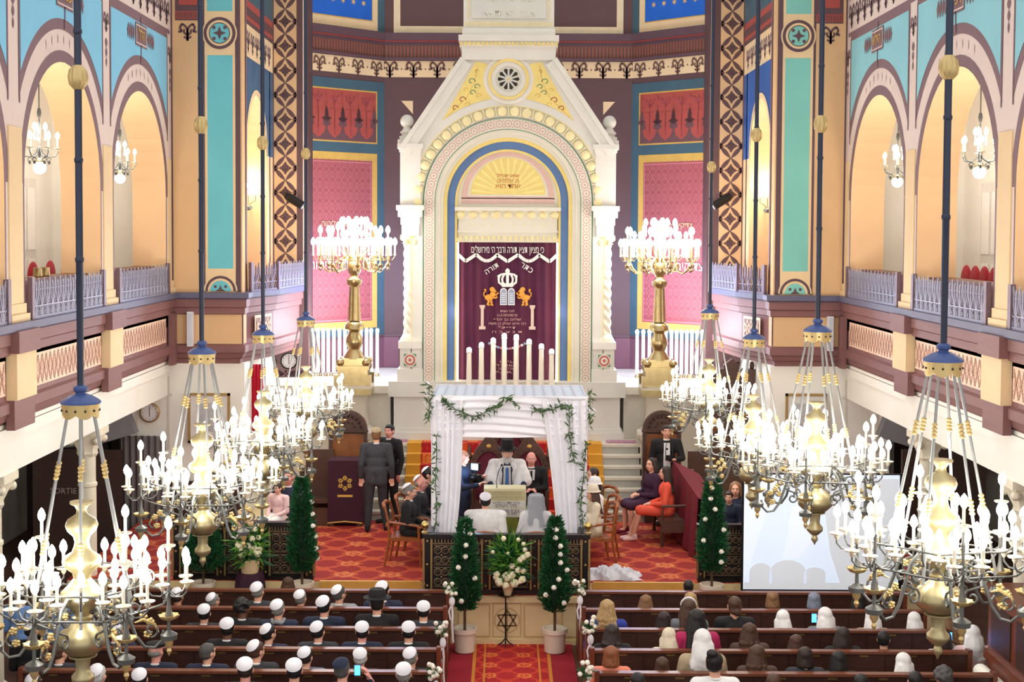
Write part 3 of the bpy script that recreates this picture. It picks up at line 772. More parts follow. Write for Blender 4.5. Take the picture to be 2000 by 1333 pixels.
def half(r, mm, k, c_y=383): P.poly([(p[0], c_y-p[1]) for p in arcpts(r, 0, pi, 30)], mm, k)
half(92, M_pinkb, 1, 388); P.rect(-92, 398, 92, 386, M_pinkb, 1); half(79, M_band, 2); half(74, M_ygold, 3, 380)
for i in range(15):
    a = pi*(i+.5)/15; P.poly([(6*cos(a-.2), 379-4*sin(a)),(71*cos(a-.035), 379-71*sin(a-.035)),(71*cos(a+.035),379-71*sin(a+.035))], mat('bright_gilding', (248,230,150), .4), 4)
o = P.build('gilded_sunburst', ty)
for i, (t, wd) in enumerate((('שמע ישראל', .42), ('ה אלהינו', .4), ('אחד הוא', .46))):
    text_obj(t[::-1], .13, mat('orange_lettering', (206,120,60), .5), 'gilt_lettering', ty, (0, .30, az(342)-.1*i), (pi/2,0,0), .002, wd)
m = MB(); m.box(-104*Q, .1, az(412), 104*Q, .9, az(405), 0); m.box(-99*Q, .2, az(428), 99*Q, .9, az(412), 0); m.box(-97*Q, .24, az(452), 97*Q, .9, az(428), 0); m.box(-99*Q, .22, az(455), 99*Q, .9, az(450), 0)
m.box(-97*Q, .26, az(474), 97*Q, .9, az(455), 0)
m.box(-101*Q, .3, az(748), -96*Q, 1, az(474), 0); m.box(101*Q, .3, az(748), 96*Q, 1, az(474), 0)
en = ap('entablature', m, M_band)
m = MB()
for i in range(9): m.ball(((-92+23*i)*Q, .2, az(420)), (.085,.04,.07), 0, 10, 6)
for i in range(18): m.cone(((-92+10.8*i)*Q, .25, az(462)), ((-92+10.8*i)*Q, .25, az(472)), .04, .012, 8)
for i in range(8): m.ball(((-70+20*i)*Q, .23, az(440)), (.02,.012,.02), 0, 6, 4)
ap('gilded_beads', m, MATS['ball_gilding'], True)
# wheel window
m = MB(); c_ = (0, 0, az(155))
def ringtube(r, t, y, mi, mm=m): mm.tube([(r*Q*cos(2*pi*i/40), y, az(155)+r*Q*sin(2*pi*i/40)) for i in range(40)], t, 8, mi, True)
ringtube(44, .05, 0, 0); ringtube(37, .025, -.06, 1)
m.lathe([(.43,.01),(.43,-.03),(.36,-.04),(.24,-.06),(.23,-.03),(.01,-.03)], (0,0,az(155)), 40, 0, 'y')
m2 = MB(); m2.v = [(x, -abs(y) if False else y, z) for x, y, z in m.v]
ww = ap('wheel_window', m, [M_marble, M_ygold], True)
P = Paint(lambda u, v, d: Vector((u*Q, -.035-d, az(v))))
P.disc(0, 155, 22.5, M_marble2, 1, 30)
for i in range(10):
    a = 2*pi*i/10; P.poly([(6*cos(a), 155+6*sin(a)),(19*cos(a-.22),155+19*sin(a-.22)),(21.5*cos(a),155+21.5*sin(a)),(19*cos(a+.22),155+19*sin(a+.22))], M_hole, 2)
    P.leaf(20*cos(a+pi/10), 155+20*sin(a+pi/10), 4, 2, a+pi/10, M_ygold, 2)
P.ring(0, 155, 1, 3, M_ygold, 3)
P.build('wheel_tracery', ww)
# side pedestals, columns, capitals, piers, finials
twl = [(.125 if 0 < i < 40 else .16, i) for i in range(41)]
for s in (-1, 1):
    X = s*190
    m = MB()
    abox(m, X-25, 746, X+25, 722, -.04, .9); abox(m, X-20, 722, X+20, 682, -.012, .9); abox(m, X-23, 682, X+23, 668, -.05, .9); abox(m, X-21, 730, X+21, 724, -.02, .9)
    pd = ap('pedestal', m, M_marble)
    P = Paint(lambda u, v, d: Vector(((X+u)*Q, -.02-d, az(v))))
    P.rect(-14, 718, 14, 690, M_band, 5); P.rect(-12, 716, 12, 692, M_greenl, 6); P.disc(0, 704, 12.5, M_band, 7, 20); P.ring(0, 704, 7, 10.5, mat('medallion_red', (190,96,84), .5), 8, 0, 2*pi, 16)
    P.poly([(-4,704),(0,700),(4,704),(0,708)], MATS['medallion_red'], 8); P.build('medallion', pd)
    m = MB(); z0, z1 = az(664), az(476); N = 150
    m.lathe([(.13 if 0 < i < N else .16, z0+(z1-z0)*i/N) for i in range(N+1)], (X*Q, .18, 0), 32, 0, twist=34.0, lobes=4, amp=.10)
    m.lathe([(.19, z0-.04),(.2, z0),(.17, z0+.04),(.15, z0+.09),(.13,z0+.1)], (X*Q, .18, 0), 20)
    ap('twisted_column', m, M_band, True, ang=60)
    m = MB(); m.lathe([(.13, az(480)),(.14, az(476)),(.17, az(466)),(.2, az(462)),(.2,az(460))], (X*Q, .18, 0), 20)
    for e in (-1, 1):
        m.lathe([(.055,0),(.055,.1),(.03,.12)], ((X+e*15)*Q, .05, az(466)), 12, 0, 'y'); m.ball(((X+e*9)*Q, .02, az(474)), (.04,.03,.06), 0, 8, 6)
    ap('capital', m, MATS['ball_gilding'], True)
    m = MB()
    abox(m, X-17, 462, X+17, 440, -.02, .9); abox(m, X-19, 440, X+19, 425, -.03, .9); abox(m, X-24, 425, X+24, 412, -.08, .9); abox(m, X-27, 412, X+27, 402, -.13, .9)
    abox(m, X-20, 402, X+20, 290, -.03, .9); abox(m, X-25, 292, X+25, 282, -.1, .9); abox(m, X-22, 298, X+22, 290, -.05, .9)
    ap('pier', m, M_marble)
    m = MB(); x_ = s*199*Q
    m.box(x_-.16, .1, az(282), x_+.16, .42, az(273)); m.box(x_-.13, .13, az(273), x_+.13, .39, az(266))
    m.lathe([(.12, az(266)),(.09, az(262)),(.13, az(258)),(.08, az(252)),(.06, az(247)),(.1,az(245))], (x_, .26, 0), 16); m.ball((x_, .26, az(236)), .125, 0, 16, 12)
    ap('ball_finial', m, M_marble2, True)
# curtain
M_velvet = mat('plum_velvet', (82,12,56), .75, var=.1, scale=5, sheen=.15)
M_silver = mat('silver_embroidery', (226,226,232), .4, metal=.2)
M_whiteemb = mat('white_embroidery', (248,244,240), .5)
M_goldemb = mat('gold_embroidery', (226,160,62), .45, metal=.2)
M_pinkemb = mat('pink_gold_thread', (208,160,150), .5)
cur = thing('ark_curtain', (AC, F+.30, az(748)), 'plum velvet curtain embroidered with crown, tablets and lions hanging inside the ark', 'curtain')
H = az(474)-az(748)
m = MB(); NX, NZ = 90, 10
def cw(x, t): return .028*sin(x*17)*(.5+.5*(1-t)) + .015*sin(x*41+t)
vs = [( -96*Q+192*Q*i/NX, .05+cw(-96*Q+192*Q*i/NX, j/NZ), H*j/NZ) for j in range(NZ+1) for i in range(NX+1)]
vs += [(x, y+.01, z) for x, y, z in vs]; k = (NX+1)*(NZ+1)
fs = []
for j in range(NZ):
    for i in range(NX):
        a = j*(NX+1)+i; fs += [(a, a+1, a+NX+2, a+NX+1), (k+a+1, k+a, k+a+NX+1, k+a+NX+2)]
m.add(vs, fs); m.build('velvet', M_velvet, cur, True)
cz = lambda py: az(py)-az(748)
P = Paint(lambda u, v, d: Vector((u*Q, -d, cz(v))))
zig = [(-97,499),(-83,512),(-62,498)] + [(-62+42*t/6, 498+13*sin(pi*t/6)) for t in range(1,7)] + [(-21,498),(0,512),(21,498)]
zig += [(21+42*t/6, 498+13*sin(pi*t/6)) for t in range(1,7)] + [(62,498),(83,512),(97,499)]
P.line(zig, 6.5, M_whiteemb, 2); P.build('zigzag_braid', cur)
text_obj('כי מציון תצא תורה ודבר ה׳ מירושלים'[::-1], .17, M_whiteemb, 'verse_lettering', cur, (0, -.005, cz(489)), depth=.006, width=143*Q, bold=1.1)
text_obj('כתר'[::-1], .19, M_whiteemb, 'crown_lettering', cur, (38*Q, -.005, cz(524)), (pi/2, radians(33), 0), .006, 27*Q)
text_obj('תורה'[::-1], .19, M_whiteemb, 'crown_lettering', cur, (-31*Q, -.005, cz(526)), (pi/2, radians(-33), 0), .006, 30*Q)
# crown
m = MB(); c = lambda dx, py, y=-.02: (dx*Q, y, cz(py))
for s in (-1, 1):
    for (a, b, r) in ((12, 17, 6),(6, 10, 4)):
        m.tube([c(s*(a-4), 560), c(s*b, 553), c(s*(b+.5), 545), c(s*(b-3), 538), c(s*3, 536)], .022, 6)
    m.ball(c(s*17, 541), .03)
m.tube([c(0,560),c(0,534)], .03, 6); m.ball(c(0, 531), (.045,.03,.05)); m.box(-11*Q, -.03, cz(562), 11*Q, -.005, cz(555)); m.ball(c(0,527), .02)
m.build('crown', M_whiteemb, cur, True)
# tablets
P = Paint(lambda u, v, d: Vector((u*Q, -d, cz(v))))
for s in (-1, 1):
    P.poly([(s*1,598)] + [(s*14.5,598),(s*14.5,572)] + [(s*(7.7+6.8*cos(pi*t/8)), 571-7*sin(pi*t/8)) for t in range(9)], M_silver, 3)
    P.poly([(s*2.5,596),(s*13,596),(s*13,573)] + [(s*(7.7+5*cos(pi*t/8)), 572-5.5*sin(pi*t/8)) for t in range(9)], mat('blue_grey_thread', (150,160,186), .5), 4)
    for r in range(5): P.rect(s*4, 592-4*r, s*11.5, 590.4-4*r, M_silver, 5)
P.build('stone_tablets', cur)
for s in (-1, 1):                         # rampant lions and pillars
    m = MB(); L = lambda dx, py: c(s*dx, py, -.02)
    m.ball(L(36,583), (.085,.03,.06)); m.ball(L(29,577), (.055,.03,.06)); m.ball(L(28,570), (.05,.035,.045)); m.ball(L(24.5,571), (.03,.03,.025))
    m.ball(L(30,567), (.05,.03,.05)); m.tube([L(27,579),L(21,577),L(18,573)], .018, 6); m.tube([L(28,583),L(23,584),L(20,581)], .018, 6)
    m.tube([L(38,587),L(37,592),L(39,597),L(35,598)], .025, 6); m.tube([L(34,588),L(31,592),L(32,597),L(28,598)], .022, 6)
    m.tube([L(41,582),L(46,580),L(47,574),L(43,571),L(44,568)], .013, 6); m.ball(L(44,568), .022)
    m.build('lion', M_goldemb, cur, True)
    m = MB(); m.box(s*44*Q, -.03, cz(602), s*55*Q, -.005, cz(598)); m.box(s*46.5*Q, -.025, cz(640), s*52.5*Q, -.005, cz(602)); m.box(s*43*Q, -.03, cz(646), s*56*Q, -.005, cz(640)); m.box(s*45*Q,-.027,cz(605),s*54*Q,-.005,cz(602))
    m.build('embroidered_pillar', mat('beige_thread', (216,190,176), .6), cur)
LINES = ('לזכר נשמת', 'A LA MEMOIRE DE', 'שלום בן יוסף', 'רבי חיים יצחק בן משה', 'ז״ל', 'ת נ צ ב ה')
for i, (t, wd) in enumerate(zip(LINES, (28,40,54,74,34,60))):
    text_obj(t if i == 1 else t[::-1], .07, M_pinkemb, 'dedication_lettering', cur, (0, -.004, cz(610+8.2*i)), depth=.003, width=wd*Q, bold=.9)
for i, (t, wd) in enumerate((('ע״ה', 30), ('תשמ״ה', 50), ('OFFERT PAR', 34), ('PARIS', 48))):
    text_obj(t if i > 1 else t[::-1], .07, M_pinkemb, 'dedication_lettering', cur, (0, -.004, cz(710+7*i)), depth=.003, width=wd*Q, bold=.9)
m = MB(); random.seed(4)
for i in range(13):
    t = -1+2*i/12; m.ball((t*35*Q, -.015, cz(684-10*t*t)), (.03,.012,.025), i%3, 8, 5)
m.build('floral_swag', [mat('swag_blue', (150,170,210), .6), mat('swag_pink', (214,130,140), .6), M_silver], cur, True)

# gold wall texture strip lights inside the niche: two narrow lit tubes either side of the curtain
for s in (-1, 1):
    m = MB(); m.box(-.018, -.02, 0, .018, .02, H); o = m.build('niche_light_tube', mat('lit_tube', (255,240,210), .4, emit=((255,238,200), 6)), None, loc=(AC+s*98.5*Q, F+.27, az(748)))
    tag(o, 'narrow lit tube along the %s edge of the ark niche' % ('left' if s < 0 else 'right'), 'light', 'tube lights in the ark niche')
    l = lamp('niche_lamp', (0, -.14, H/2), .8, (1,.7,.8), .1, o)

# eight branched lamp before the curtain
me = MB(); xs = [WX(p, 25.9, 740) for p in (916,940,963,984.5,1008,1033,1057,1077)]; tops = [WZ(p, 25.9) for p in (684,674,665,656,658,667,676,686)]
mn = thing('menorah', (AC, 25.9, 1.87), 'row of eight tall white electric candles on a brass stand before the plum curtain', 'lamp')
z0 = WZ(752, 25.9)-1.87
m = MB(); m.lathe([(.28,0),(.26,.06),(.1,.12),(.05,.2),(.04,.6),(.07,.66),(.04,.72),(.035,z0-.05)], (0,0,0), 20)
m.box(xs[0]-AC-.04, -.03, z0-.12, xs[-1]-AC+.04, .03, z0-.06)
for x in xs: m.lathe([(.015,z0-.1),(.05,z0-.03),(.06,z0),(.03,z0)], (x-AC,0,0), 12)
m.build('stand', M_brass, mn, True)
for x, t in zip(xs, tops):
    h = t-1.87-z0; m = MB(); m.lathe([(.052,0),(.042,h-.06)], (x-AC,0,z0), 12); ca = m.build('candle', M_wax, mn, True)
    m = MB(); m.lathe([(.03,h-.07),(.055,h-.05),(.05,h-.03),(.03,h-.03)], (x-AC,0,z0), 12); m.build('bulb_collar', M_silver, ca, True)
    m = MB(); m.ball((x-AC,0,z0+h), .046, 0, 12, 8); m.build('bulb', M_bulb, ca, True)
lamp('menorah_lamp', (0, -.15, z0+.85), 6, (1,.9,.75), .3, mn)

# ledges either side with ranks of tall candles
for s in (-1, 1):
    sd = 'left' if s < 0 else 'right'
    m = MB(); m.box(s*2.2, 26.95, .68, s*4.5, 29.0, 2.72); m.box(s*2.2, 26.85, 2.72, s*4.6, 30.4, 2.86); m.box(s*2.15, 26.9, .68, s*4.55, 29, .95)
    struct(m.build('trim_30' if s < 0 else 'trim_31', M_stone))
    pxs = ((612,621,631,641,652,663,674,705,716,725,737) if s < 0 else (1244,1256,1268,1300,1311,1321,1331,1341,1351,1361,1371))
    for i, px in enumerate(pxs):
        Y = 28.6 if 25 < abs(px-990)-230 else 28.9
        x = WX(px, 28.6, 700); t = thing('tall_candle', (x, 28.6, 2.86), '', 'candle', 'tall white electric candles on the %s ledge' % sd)
        t['label'] = 'tall white electric candle in the rank on the %s stone ledge' % sd
        m = MB(); m.lathe([(.045,0),(.04,.03),(.02,.06),(.033,.1)], (0,0,0), 10); m.build('socket', M_brass, t, True)
        m = MB(); m.lathe([(.036,.08),(.032,.88)], (0,0,0), 10); m.build('candle_sleeve', M_wax, t, True)
        m = MB(); m.ball((0,0,.92), (.038,.038,.05), 0, 10, 6); m.build('bulb', M_bulb, t, True)
    cxs = sum(pxs)/len(pxs); o = bpy.data.objects['tall_candle']
    lamp('rank_lamp', (WX(cxs, 28.2), 28.0, 3.95), 130, (.86,.89,1), .4)
    # cool light glowing behind the ark columns
    lamp('cool_lamp', (s*2.4, 28.7, 4.8), 130, (.40,.58,1.0), .3)

# great candelabra on stone pedestals
M_green = mat('verdigris_shadow', (120,110,70), .5, metal=.5)
cm = MB(); cm.lathe([(.011,0),(.014,.01),(.013,.02),(.010,.02),(.010,.11)], (0,0,0), 8); ME_C = cm.mesh('candle', M_wax, True)
cm = MB(); cm.lathe([(.010,.0),(.023,.020),(.026,.042),(.017,.070),(.003,.088)], (0,0,.11), 8); ME_B = cm.mesh('bulb', M_bulb, True)
cm = MB(); cm.lathe([(.008,-.03),(.018,-.012),(.012,-.004),(.042,.004),(.046,.012),(.03,.006)], (0,0,0), 12); ME_P = cm.mesh('drip_pan', mat('cut_glass_pan', (228,222,200), .15, metal=.3), True)
def add_candle(parent, x, y, z, sc_=1.0, pan=True):
    c = inst(ME_C, 'candle', parent, (x,y,z), scale=(sc_,)*3)
    inst(ME_B, 'bulb', c)
    if pan: inst(ME_P, 'drip_pan', c)
def candelabrum(px, label):
    Y = 26.35; x = WX(px, Y, 600); zb = 2.95; zz = lambda py: WZ(py, Y)-zb
    t = thing('standing_candelabrum', (x, Y, zb), label, 'candelabrum', 'great brass candelabra flanking the ark')
    m = MB()
    for (hw, y0, y1) in ((.34,770,758),(.31,758,750),(.27,750,722),(.30,722,714),(.2,714,700)): m.box(-hw, -hw, zz(y0), hw, hw, zz(y1))
    for sx in (-1,1):
        for sy in (-1,1): m.ball((sx*.24, sy*.24, zz(708)), (.075,.075,.07)); m.box(sx*.29-.05, sy*.29-.05, 0, sx*.29+.05, sy*.29+.05, .2)
    m.build('base', M_brass, t, True, 30)
    m = MB(); m.lathe([(.22,zz(702)),(.17,zz(694)),(.11,zz(684)),(.16,zz(672)),(.15,zz(662)),(.1,zz(650)),(.18,zz(644)),(.17,zz(636)),(.09,zz(628))], (0,0,0), 20)
    m.lathe([(.115,zz(628)),(.085,zz(560))], (0,0,0), 24, 0, lobes=12, amp=.06)
    m.lathe([(.09,zz(562)),(.14,zz(556)),(.14,zz(548)),(.08,zz(544)),(.07,zz(540)),(.12,zz(532)),(.13,zz(518)),(.09,zz(512)),(.06,zz(505)),(.04,zz(430))], (0,0,0), 20)
    m.build('shaft', M_brass, t, True, 45)
    for k_ in range(8):
        a = 2*pi*k_/8+.2; ca, sa = cos(a), sin(a); m = MB(); r0 = zz(516)
        L = [(.05,0),(.15,.14),(.3,.05),(.36,-.12),(.47,-.16),(.56,-.08),(.62,.02)]
        m.tube([(r*ca, r*sa, r0+h) for r, h in L], .016, 6)
        m.tube([((.3+.07*cos(q))*ca, (.3+.07*cos(q))*sa, r0-.05+.07*sin(q)) for q in [i*.9 for i in range(7)]], .01, 5)
        m.lathe([(.004,-.16),(.03,-.12),(.014,-.09),(.05,-.04),(.02,0),(.016,.12),(.012,.3)], (.62*ca,.62*sa,r0+.02), 8)
        arm = m.build('arm', M_brass, t, True)
        for j in range(5):
            b = 2*pi*j/5+a; rr = .13
            m = MB(); px_, py_ = .62*ca, .62*sa
            m.tube([(px_,py_,r0+.08),(px_+rr*.6*cos(b),py_+rr*.6*sin(b),r0+.06),(px_+rr*cos(b),py_+rr*sin(b),r0+.13)], .007, 5)
            m.build('branch', M_brass, arm, True)
            add_candle(t, px_+rr*cos(b), py_+rr*sin(b), r0+.14, 1.7, False)
        add_candle(t, px_, py_, r0+.36, 1.7, False)
        add_candle(t, .3*ca, .3*sa, r0+.42+.1*(k_%2), 1.7, False); b2 = a+pi/8; add_candle(t, .47*cos(b2), .47*sin(b2), r0+.3, 1.6, False)
    for k_ in range(5): a = 2*pi*k_/5; add_candle(t, .13*cos(a), .13*sin(a), zz(462), 1.8, False)
    m = MB()
    for k_ in range(8): a = 2*pi*k_/8+.2; m.tube([(0,0,zz(508)),(.2*cos(a),.2*sin(a),zz(500)),(.3*cos(a),.3*sin(a),zz(478))], .01, 5); m.tube([(0,0,zz(512)),(.3*cos(a+pi/8),.3*sin(a+pi/8),zz(508)),(.47*cos(a+pi/8),.47*sin(a+pi/8),zz(486))], .01, 5)
    m.build('upper_branches', M_brass, t, True)
    lamp('candelabrum_lamp', (0, -.1, zz(470)), CAND_POWER, (.97,.93,1), .5, t)
    p = MB(); y = Y
    p.lathe([(.47,1.95),(.5,2.02),(.5,2.08),(.44,2.12),(.36,2.16),(.3,2.4),(.3,2.68),(.36,2.76),(.46,2.8),(.48,2.86),(.48,2.95)], (0,0,0), 4, sq=True)
    p.lathe([(.5,.68),(.5,.9),(.42,.95),(.42,1.95)], (0,0,0), 4, sq=True)
    p.lathe([(.1,-.4),(.1,.4)], (0,-.1,2.05), 12, 0, 'x')
    o = p.build('stone_pedestal', M_stone, None, True, 30, loc=(x, Y+.02, 0))
    tag(o, 'carved pale stone pedestal carrying the %s candelabrum' % ('left' if px < 990 else 'right'), 'pedestal')
candelabrum(692, 'great brass candelabrum ablaze with bulbs to the left of the ark')
candelabrum(1288, 'great brass candelabrum ablaze with bulbs to the right of the ark')
# steps up to the ark
m = MB()
for i in range(7):
    y0 = 25.0+.2*i; z1 = .68+.17*(i+1); m.box(-2.45, y0, z1-.045, 2.45, 27.6, z1, 0); m.box(-2.42, y0+.03, .68+.17*i, 2.42, 27.6, z1-.045, 1)
for s in (-1, 1): m.box(s*2.45, 24.98, .68, s*2.58, 27, 1.0, 0); m.box(s*2.45, 25.5, 1.0, s*2.58, 27, 1.5, 0); m.box(s*2.45,26.1,1.5,s*2.58,27,1.87,0)
struct(m.build('trim_32', [M_stone, M_stoneg]))
M_sc = carpet_mat('step_carpet', (170,26,30), (214,86,36), (230,140,60), 2.4, [(-1.7,.13,(214,158,52)),(1.62,.13,(214,158,52)),(0,.0,(0,0,0))])
m = MB()
for i in range(7):
    y0 = 25.0+.2*i; z0, z1 = .68+.17*i, .68+.17*(i+1)
    m.box(-1.83, y0-.014, z0+.012, 1.75, y0, z1+.012); m.box(-1.83, y0, z1, 1.75, y0+.2 if i < 6 else F+.02, z1+.012)
tag(m.build('stair_carpet', M_sc), 'red patterned stair carpet with wide gold borders on the ark steps', 'carpet')
for s in (-1, 1):
    m = MB(); m.box(s*1.85, 26.35, 1.87, s*2.4, 26.55, 1.9); tag(m.build('landing_mat', mat('lilac_mat', (176,130,150), .9, var=.3, scale=30)), 'small mauve mat on the %s end of the top stone step' % ('left' if s < 0 else 'right'), 'mat')
# ================================================================ CHANDELIERS
M_ci = mat('chandelier_iron', (104,106,104), .4, metal=.5, var=.12)
M_pole = mat('blue_black_pole', (44,52,72), .4, metal=.2, var=.08)
M_dome = mat('blue_enamel', (62,84,140), .4, var=.06)
M_bg = mat('aged_gilt', (176,164,126), .35, metal=.7, var=.12, scale=12)
M_bead = mat('ribbed_gilt', (206,182,126), .4, metal=.55, var=.05)
def make_chandelier(loc, ballz, rot, label):
    t = thing('chandelier', loc, label, 'chandelier', 'chandeliers hanging over the nave')
    m = MB(); m.lathe([(.024,.10),(.026,1.0),(.03,1.01),(.026,1.02),(.026,8.0)], (0,0,0), 12)
    for z in (1.0, 1.7, 2.6, 3.4): m.lathe([(.026,z),(.032,z+.01),(.032,z+.03),(.026,z+.04)], (0,0,0), 12)
    m.build('pole', M_pole, t, True)
    m = MB(); m.lathe([(.03,-.085),(.06,-.05),(.068,0),(.06,.05),(.03,.085)], (0,0,ballz), 28, 0, lobes=14, amp=.05); m.build('ribbed_ball', M_bead, t, True)
    m = MB(); m.lathe([(.10,.0),(.14,.0),(.142,.012),(.125,.028),(.08,.055),(.035,.072),(.035,.08),(.05,.09),(.052,.11),(.04,.125),(.024,.13)], (0,0,0), 28); m.build('canopy', M_dome, t, True)
    m = MB(); n = 36
    ring = lambda r, z: [(r*cos(2*pi*i/n), r*sin(2*pi*i/n), (z if isinstance(z, float) else z(i))) for i in range(n)]
    zz = lambda i: -.075-.03*abs(sin(pi*i/6+pi/2))
    vs = ring(.135, 0.0)+ring(.126, zz)+ring(.12, 0.0)+ring(.115, zz)
    fs = [(a*n+i, a*n+(i+1)%n, b*n+(i+1)%n, b*n+i) for a, b in ((0,1),(1,3),(3,2)) for i in range(n)]
    m.add(vs, fs)
    g = m.build('gilt_collar', M_bead, t, True)
    m = MB()
    for i in range(12): a = 2*pi*i/12; m.ball((.132*cos(a),.132*sin(a),-.045), .009, 0, 8, 5)
    m.build('rivets', M_black, g)
    # suspension rods
    for k in range(6):
        a = 2*pi*(k+.5)/6+rot; c, s = cos(a), sin(a); A = Vector((.095*c,.095*s,-.03)); B = Vector((.40*c,.40*s,-1.52))
        m = MB(); m.cone(A, B, .011, .011, 8); r = m.build('suspension_rod', mat('steel_rod', (150,152,152), .3, metal=.5), t, True)
        for f in (.27, .62):
            m = MB(); P0 = A.lerp(B, f); D = (B-A).normalized()
            for j in range(4):
                p = P0 + D*(j*.027); m.lathe([(.008,-.016),(.02,-.006),(.02,.004),(.008,.016)], p, 10)
            m.build('twisted_bead', M_bead, r, True)
    # central body
    m = MB()
    m.lathe([(.05,-.70),(.082,-.70),(.082,-.715),(.05,-.73),(.035,-.76),(.04,-.79),(.10,-.83),(.115,-.87),(.10,-.91),(.06,-.95),(.05,-.99),(.055,-1.02),(.07,-1.06),(.13,-1.10),(.14,-1.13),(.12,-1.17),(.07,-1.21),(.06,-1.25),(.1,-1.30),(.15,-1.35),(.152,-1.39),(.12,-1.44),(.06,-1.49),(.055,-1.52),(.075,-1.53),(.06,-1.56),
             (.08,-1.58),(.15,-1.63),(.172,-1.69),(.165,-1.74),(.11,-1.79),(.075,-1.80),(.10,-1.805),(.10,-1.815),(.055,-1.83),(.048,-1.90),(.055,-1.93),(.08,-1.955),(.08,-1.99),(.04,-2.03),(.022,-2.04),(.03,-2.06),(.034,-2.085),(.015,-2.11),(.006,-2.13),(.001,-2.14)][::-1], (0,0,0), 32)
    m.build('baluster_body', M_bg, t, True, 50)
    # horizontal hoops
    for (r, z) in ((.585,-1.43),(.50,-1.28)):
        m = MB(); m.tube([(r*cos(2*pi*i/48), r*sin(2*pi*i/48), z+.02*abs(sin(pi*i/8))) for i in range(48)], .007, 6, 0, True)
        for i in range(24): a = 2*pi*i/24; m.ball((r*cos(a), r*sin(a), z+.01), .011, 0, 6, 4)
        m.build('hoop', M_ci, t, True)
    for k in range(6):
        a = 2*pi*k/6+rot; c, s = cos(a), sin(a)
        R_ = lambda r, z, tt=0: (r*c-tt*s, r*s+tt*c, z)
        m = MB()
        m.tube([R_(.055,-1.47),R_(.12,-1.38),R_(.2,-1.36),R_(.27,-1.42),R_(.32,-1.56),R_(.37,-1.70),R_(.43,-1.78),R_(.50,-1.79),R_(.55,-1.74),R_(.56,-1.67)], [.011,.012,.013,.014,.014,.013,.012,.011,.010,.009], 7)
        def spiral(cr, cz_, r0, a0, turns, d, th):
            m.tube([R_(cr+r0*(1-.75*i/12)*cos(a0+d*turns*2*pi*i/12), cz_+r0*(1-.75*i/12)*sin(a0+d*turns*2*pi*i/12)) for i in range(13)], th, 6)
        spiral(.20,-1.50,.075,pi/2,1.2,-1,.010); spiral(.235,-1.66,.06,pi/2,1.2,1,.009); spiral(.475,-1.66,.055,-pi/2,1.1,1,.009); spiral(.36,-1.5,.05,pi,1.0,-1,.008)
        m.tube([R_(.32,-1.56),R_(.26,-1.59),R_(.235,-1.60)], .009, 6)
        arm = m.build('scroll_arm', M_ci, t, True)
        m = MB()
        for (r, z) in ((.42,-1.56),(.47,-1.60),(.24,-1.47),(.45,-1.69)):
            for j in range(5): b = 2*pi*j/5; m.ball(R_(r+.018*cos(b), z+.018*sin(b), .01), (.015,.015,.013), 0, 6, 4)
            m.ball(R_(r, z, .018), .010, 0, 6, 4)
        m.tube([R_(.36,-1.60),R_(.42,-1.58),R_(.50,-1.62),R_(.53,-1.68)], [.006,.014,.012,.004], 6)
        m.build('gilt_flowers', M_bead, arm, True)
        # branch cluster at the arm's end
        px, py = .60*c, .60*s; m = MB()
        m.lathe([(.001,-1.86),(.012,-1.84),(.02,-1.82),(.012,-1.80),(.03,-1.77),(.03,-1.74)][::1], (px,py,0), 10)
        g = MB(); m.build('finial', M_bead, arm, True)
        g.lathe([(.03,-1.74),(.058,-1.735),(.062,-1.70),(.04,-1.685),(.014,-1.67),(.012,-1.60)], (px,py,0), 14)
        g.lathe([(.014,-1.60),(.03,-1.56),(.014,-1.50),(.012,-1.40),(.018,-1.38),(.011,-1.36),(.011,-1.2),(.018,-1.18),(.010,-1.16),(.010,-1.08)], (px,py,0), 10, 0, lobes=3, amp=.12, twist=60)
        g.build('cluster_post', M_ci, arm, True)
        g = MB(); g.lathe([(.012,-1.60),(.05,-1.585),(.072,-1.56),(.072,-1.555),(.04,-1.57),(.012,-1.575)], (px,py,0), 16, 0, lobes=8, amp=.1); g.build('gilt_cup', M_bead, arm, True)
        for j in range(5):
            b = 2*pi*j/5+a+pi; rr = .155; bc, bs = cos(b), sin(b); g = MB()
            g.tube([(px,py,-1.38),(px+.06*bc,py+.06*bs,-1.42),(px+.12*bc,py+.12*bs,-1.41),(px+rr*bc,py+rr*bs,-1.37),(px+rr*bc,py+rr*bs,-1.33)], .007, 6)
            g.build('branch', M_ci, arm, True)
            add_candle(t, px+rr*bc, py+rr*bs, -1.31, 1.15)
        add_candle(t, px, py, -1.06, 1.15)
        b = a+pi/6; add_candle(t, .26*cos(b), .26*sin(b), -1.36, 1.1); add_candle(t, .42*cos(b), .42*sin(b), -1.22, 1.1)
        g = MB(); g.tube([(.05*cos(b),.05*sin(b),-1.5),(.14*cos(b),.14*sin(b),-1.46),(.26*cos(b),.26*sin(b),-1.47),(.26*cos(b),.26*sin(b),-1.38)], .008, 6)
        g.tube([(.26*cos(b),.26*sin(b),-1.45),(.36*cos(b),.36*sin(b),-1.42),(.42*cos(b),.42*sin(b),-1.34),(.42*cos(b),.42*sin(b),-1.24)], .008, 6)
        g.build('inner_branch', M_ci, t, True)
    return t
CH = [(-3.06,10.12,4.57,2.30,'left, nearest, its body cut by the frame'),
      (-3.06,14.19,4.57,2.26,'left, second from the front by the clock'),
      (-3.06,17.80,4.49,2.38,'left, third from the front'),
      (-3.06,21.65,4.43,2.51,'left, farthest of the four'),
      (3.05,10.12,4.90,2.07,'right, nearest, its whole body in view'),
      (3.05,14.19,4.82,2.05,'right, second from the front by the screen'),
      (3.05,17.80,4.47,2.53,'right, third from the front'),
      (3.05,21.65,4.57,2.20,'right, farthest of the four')]
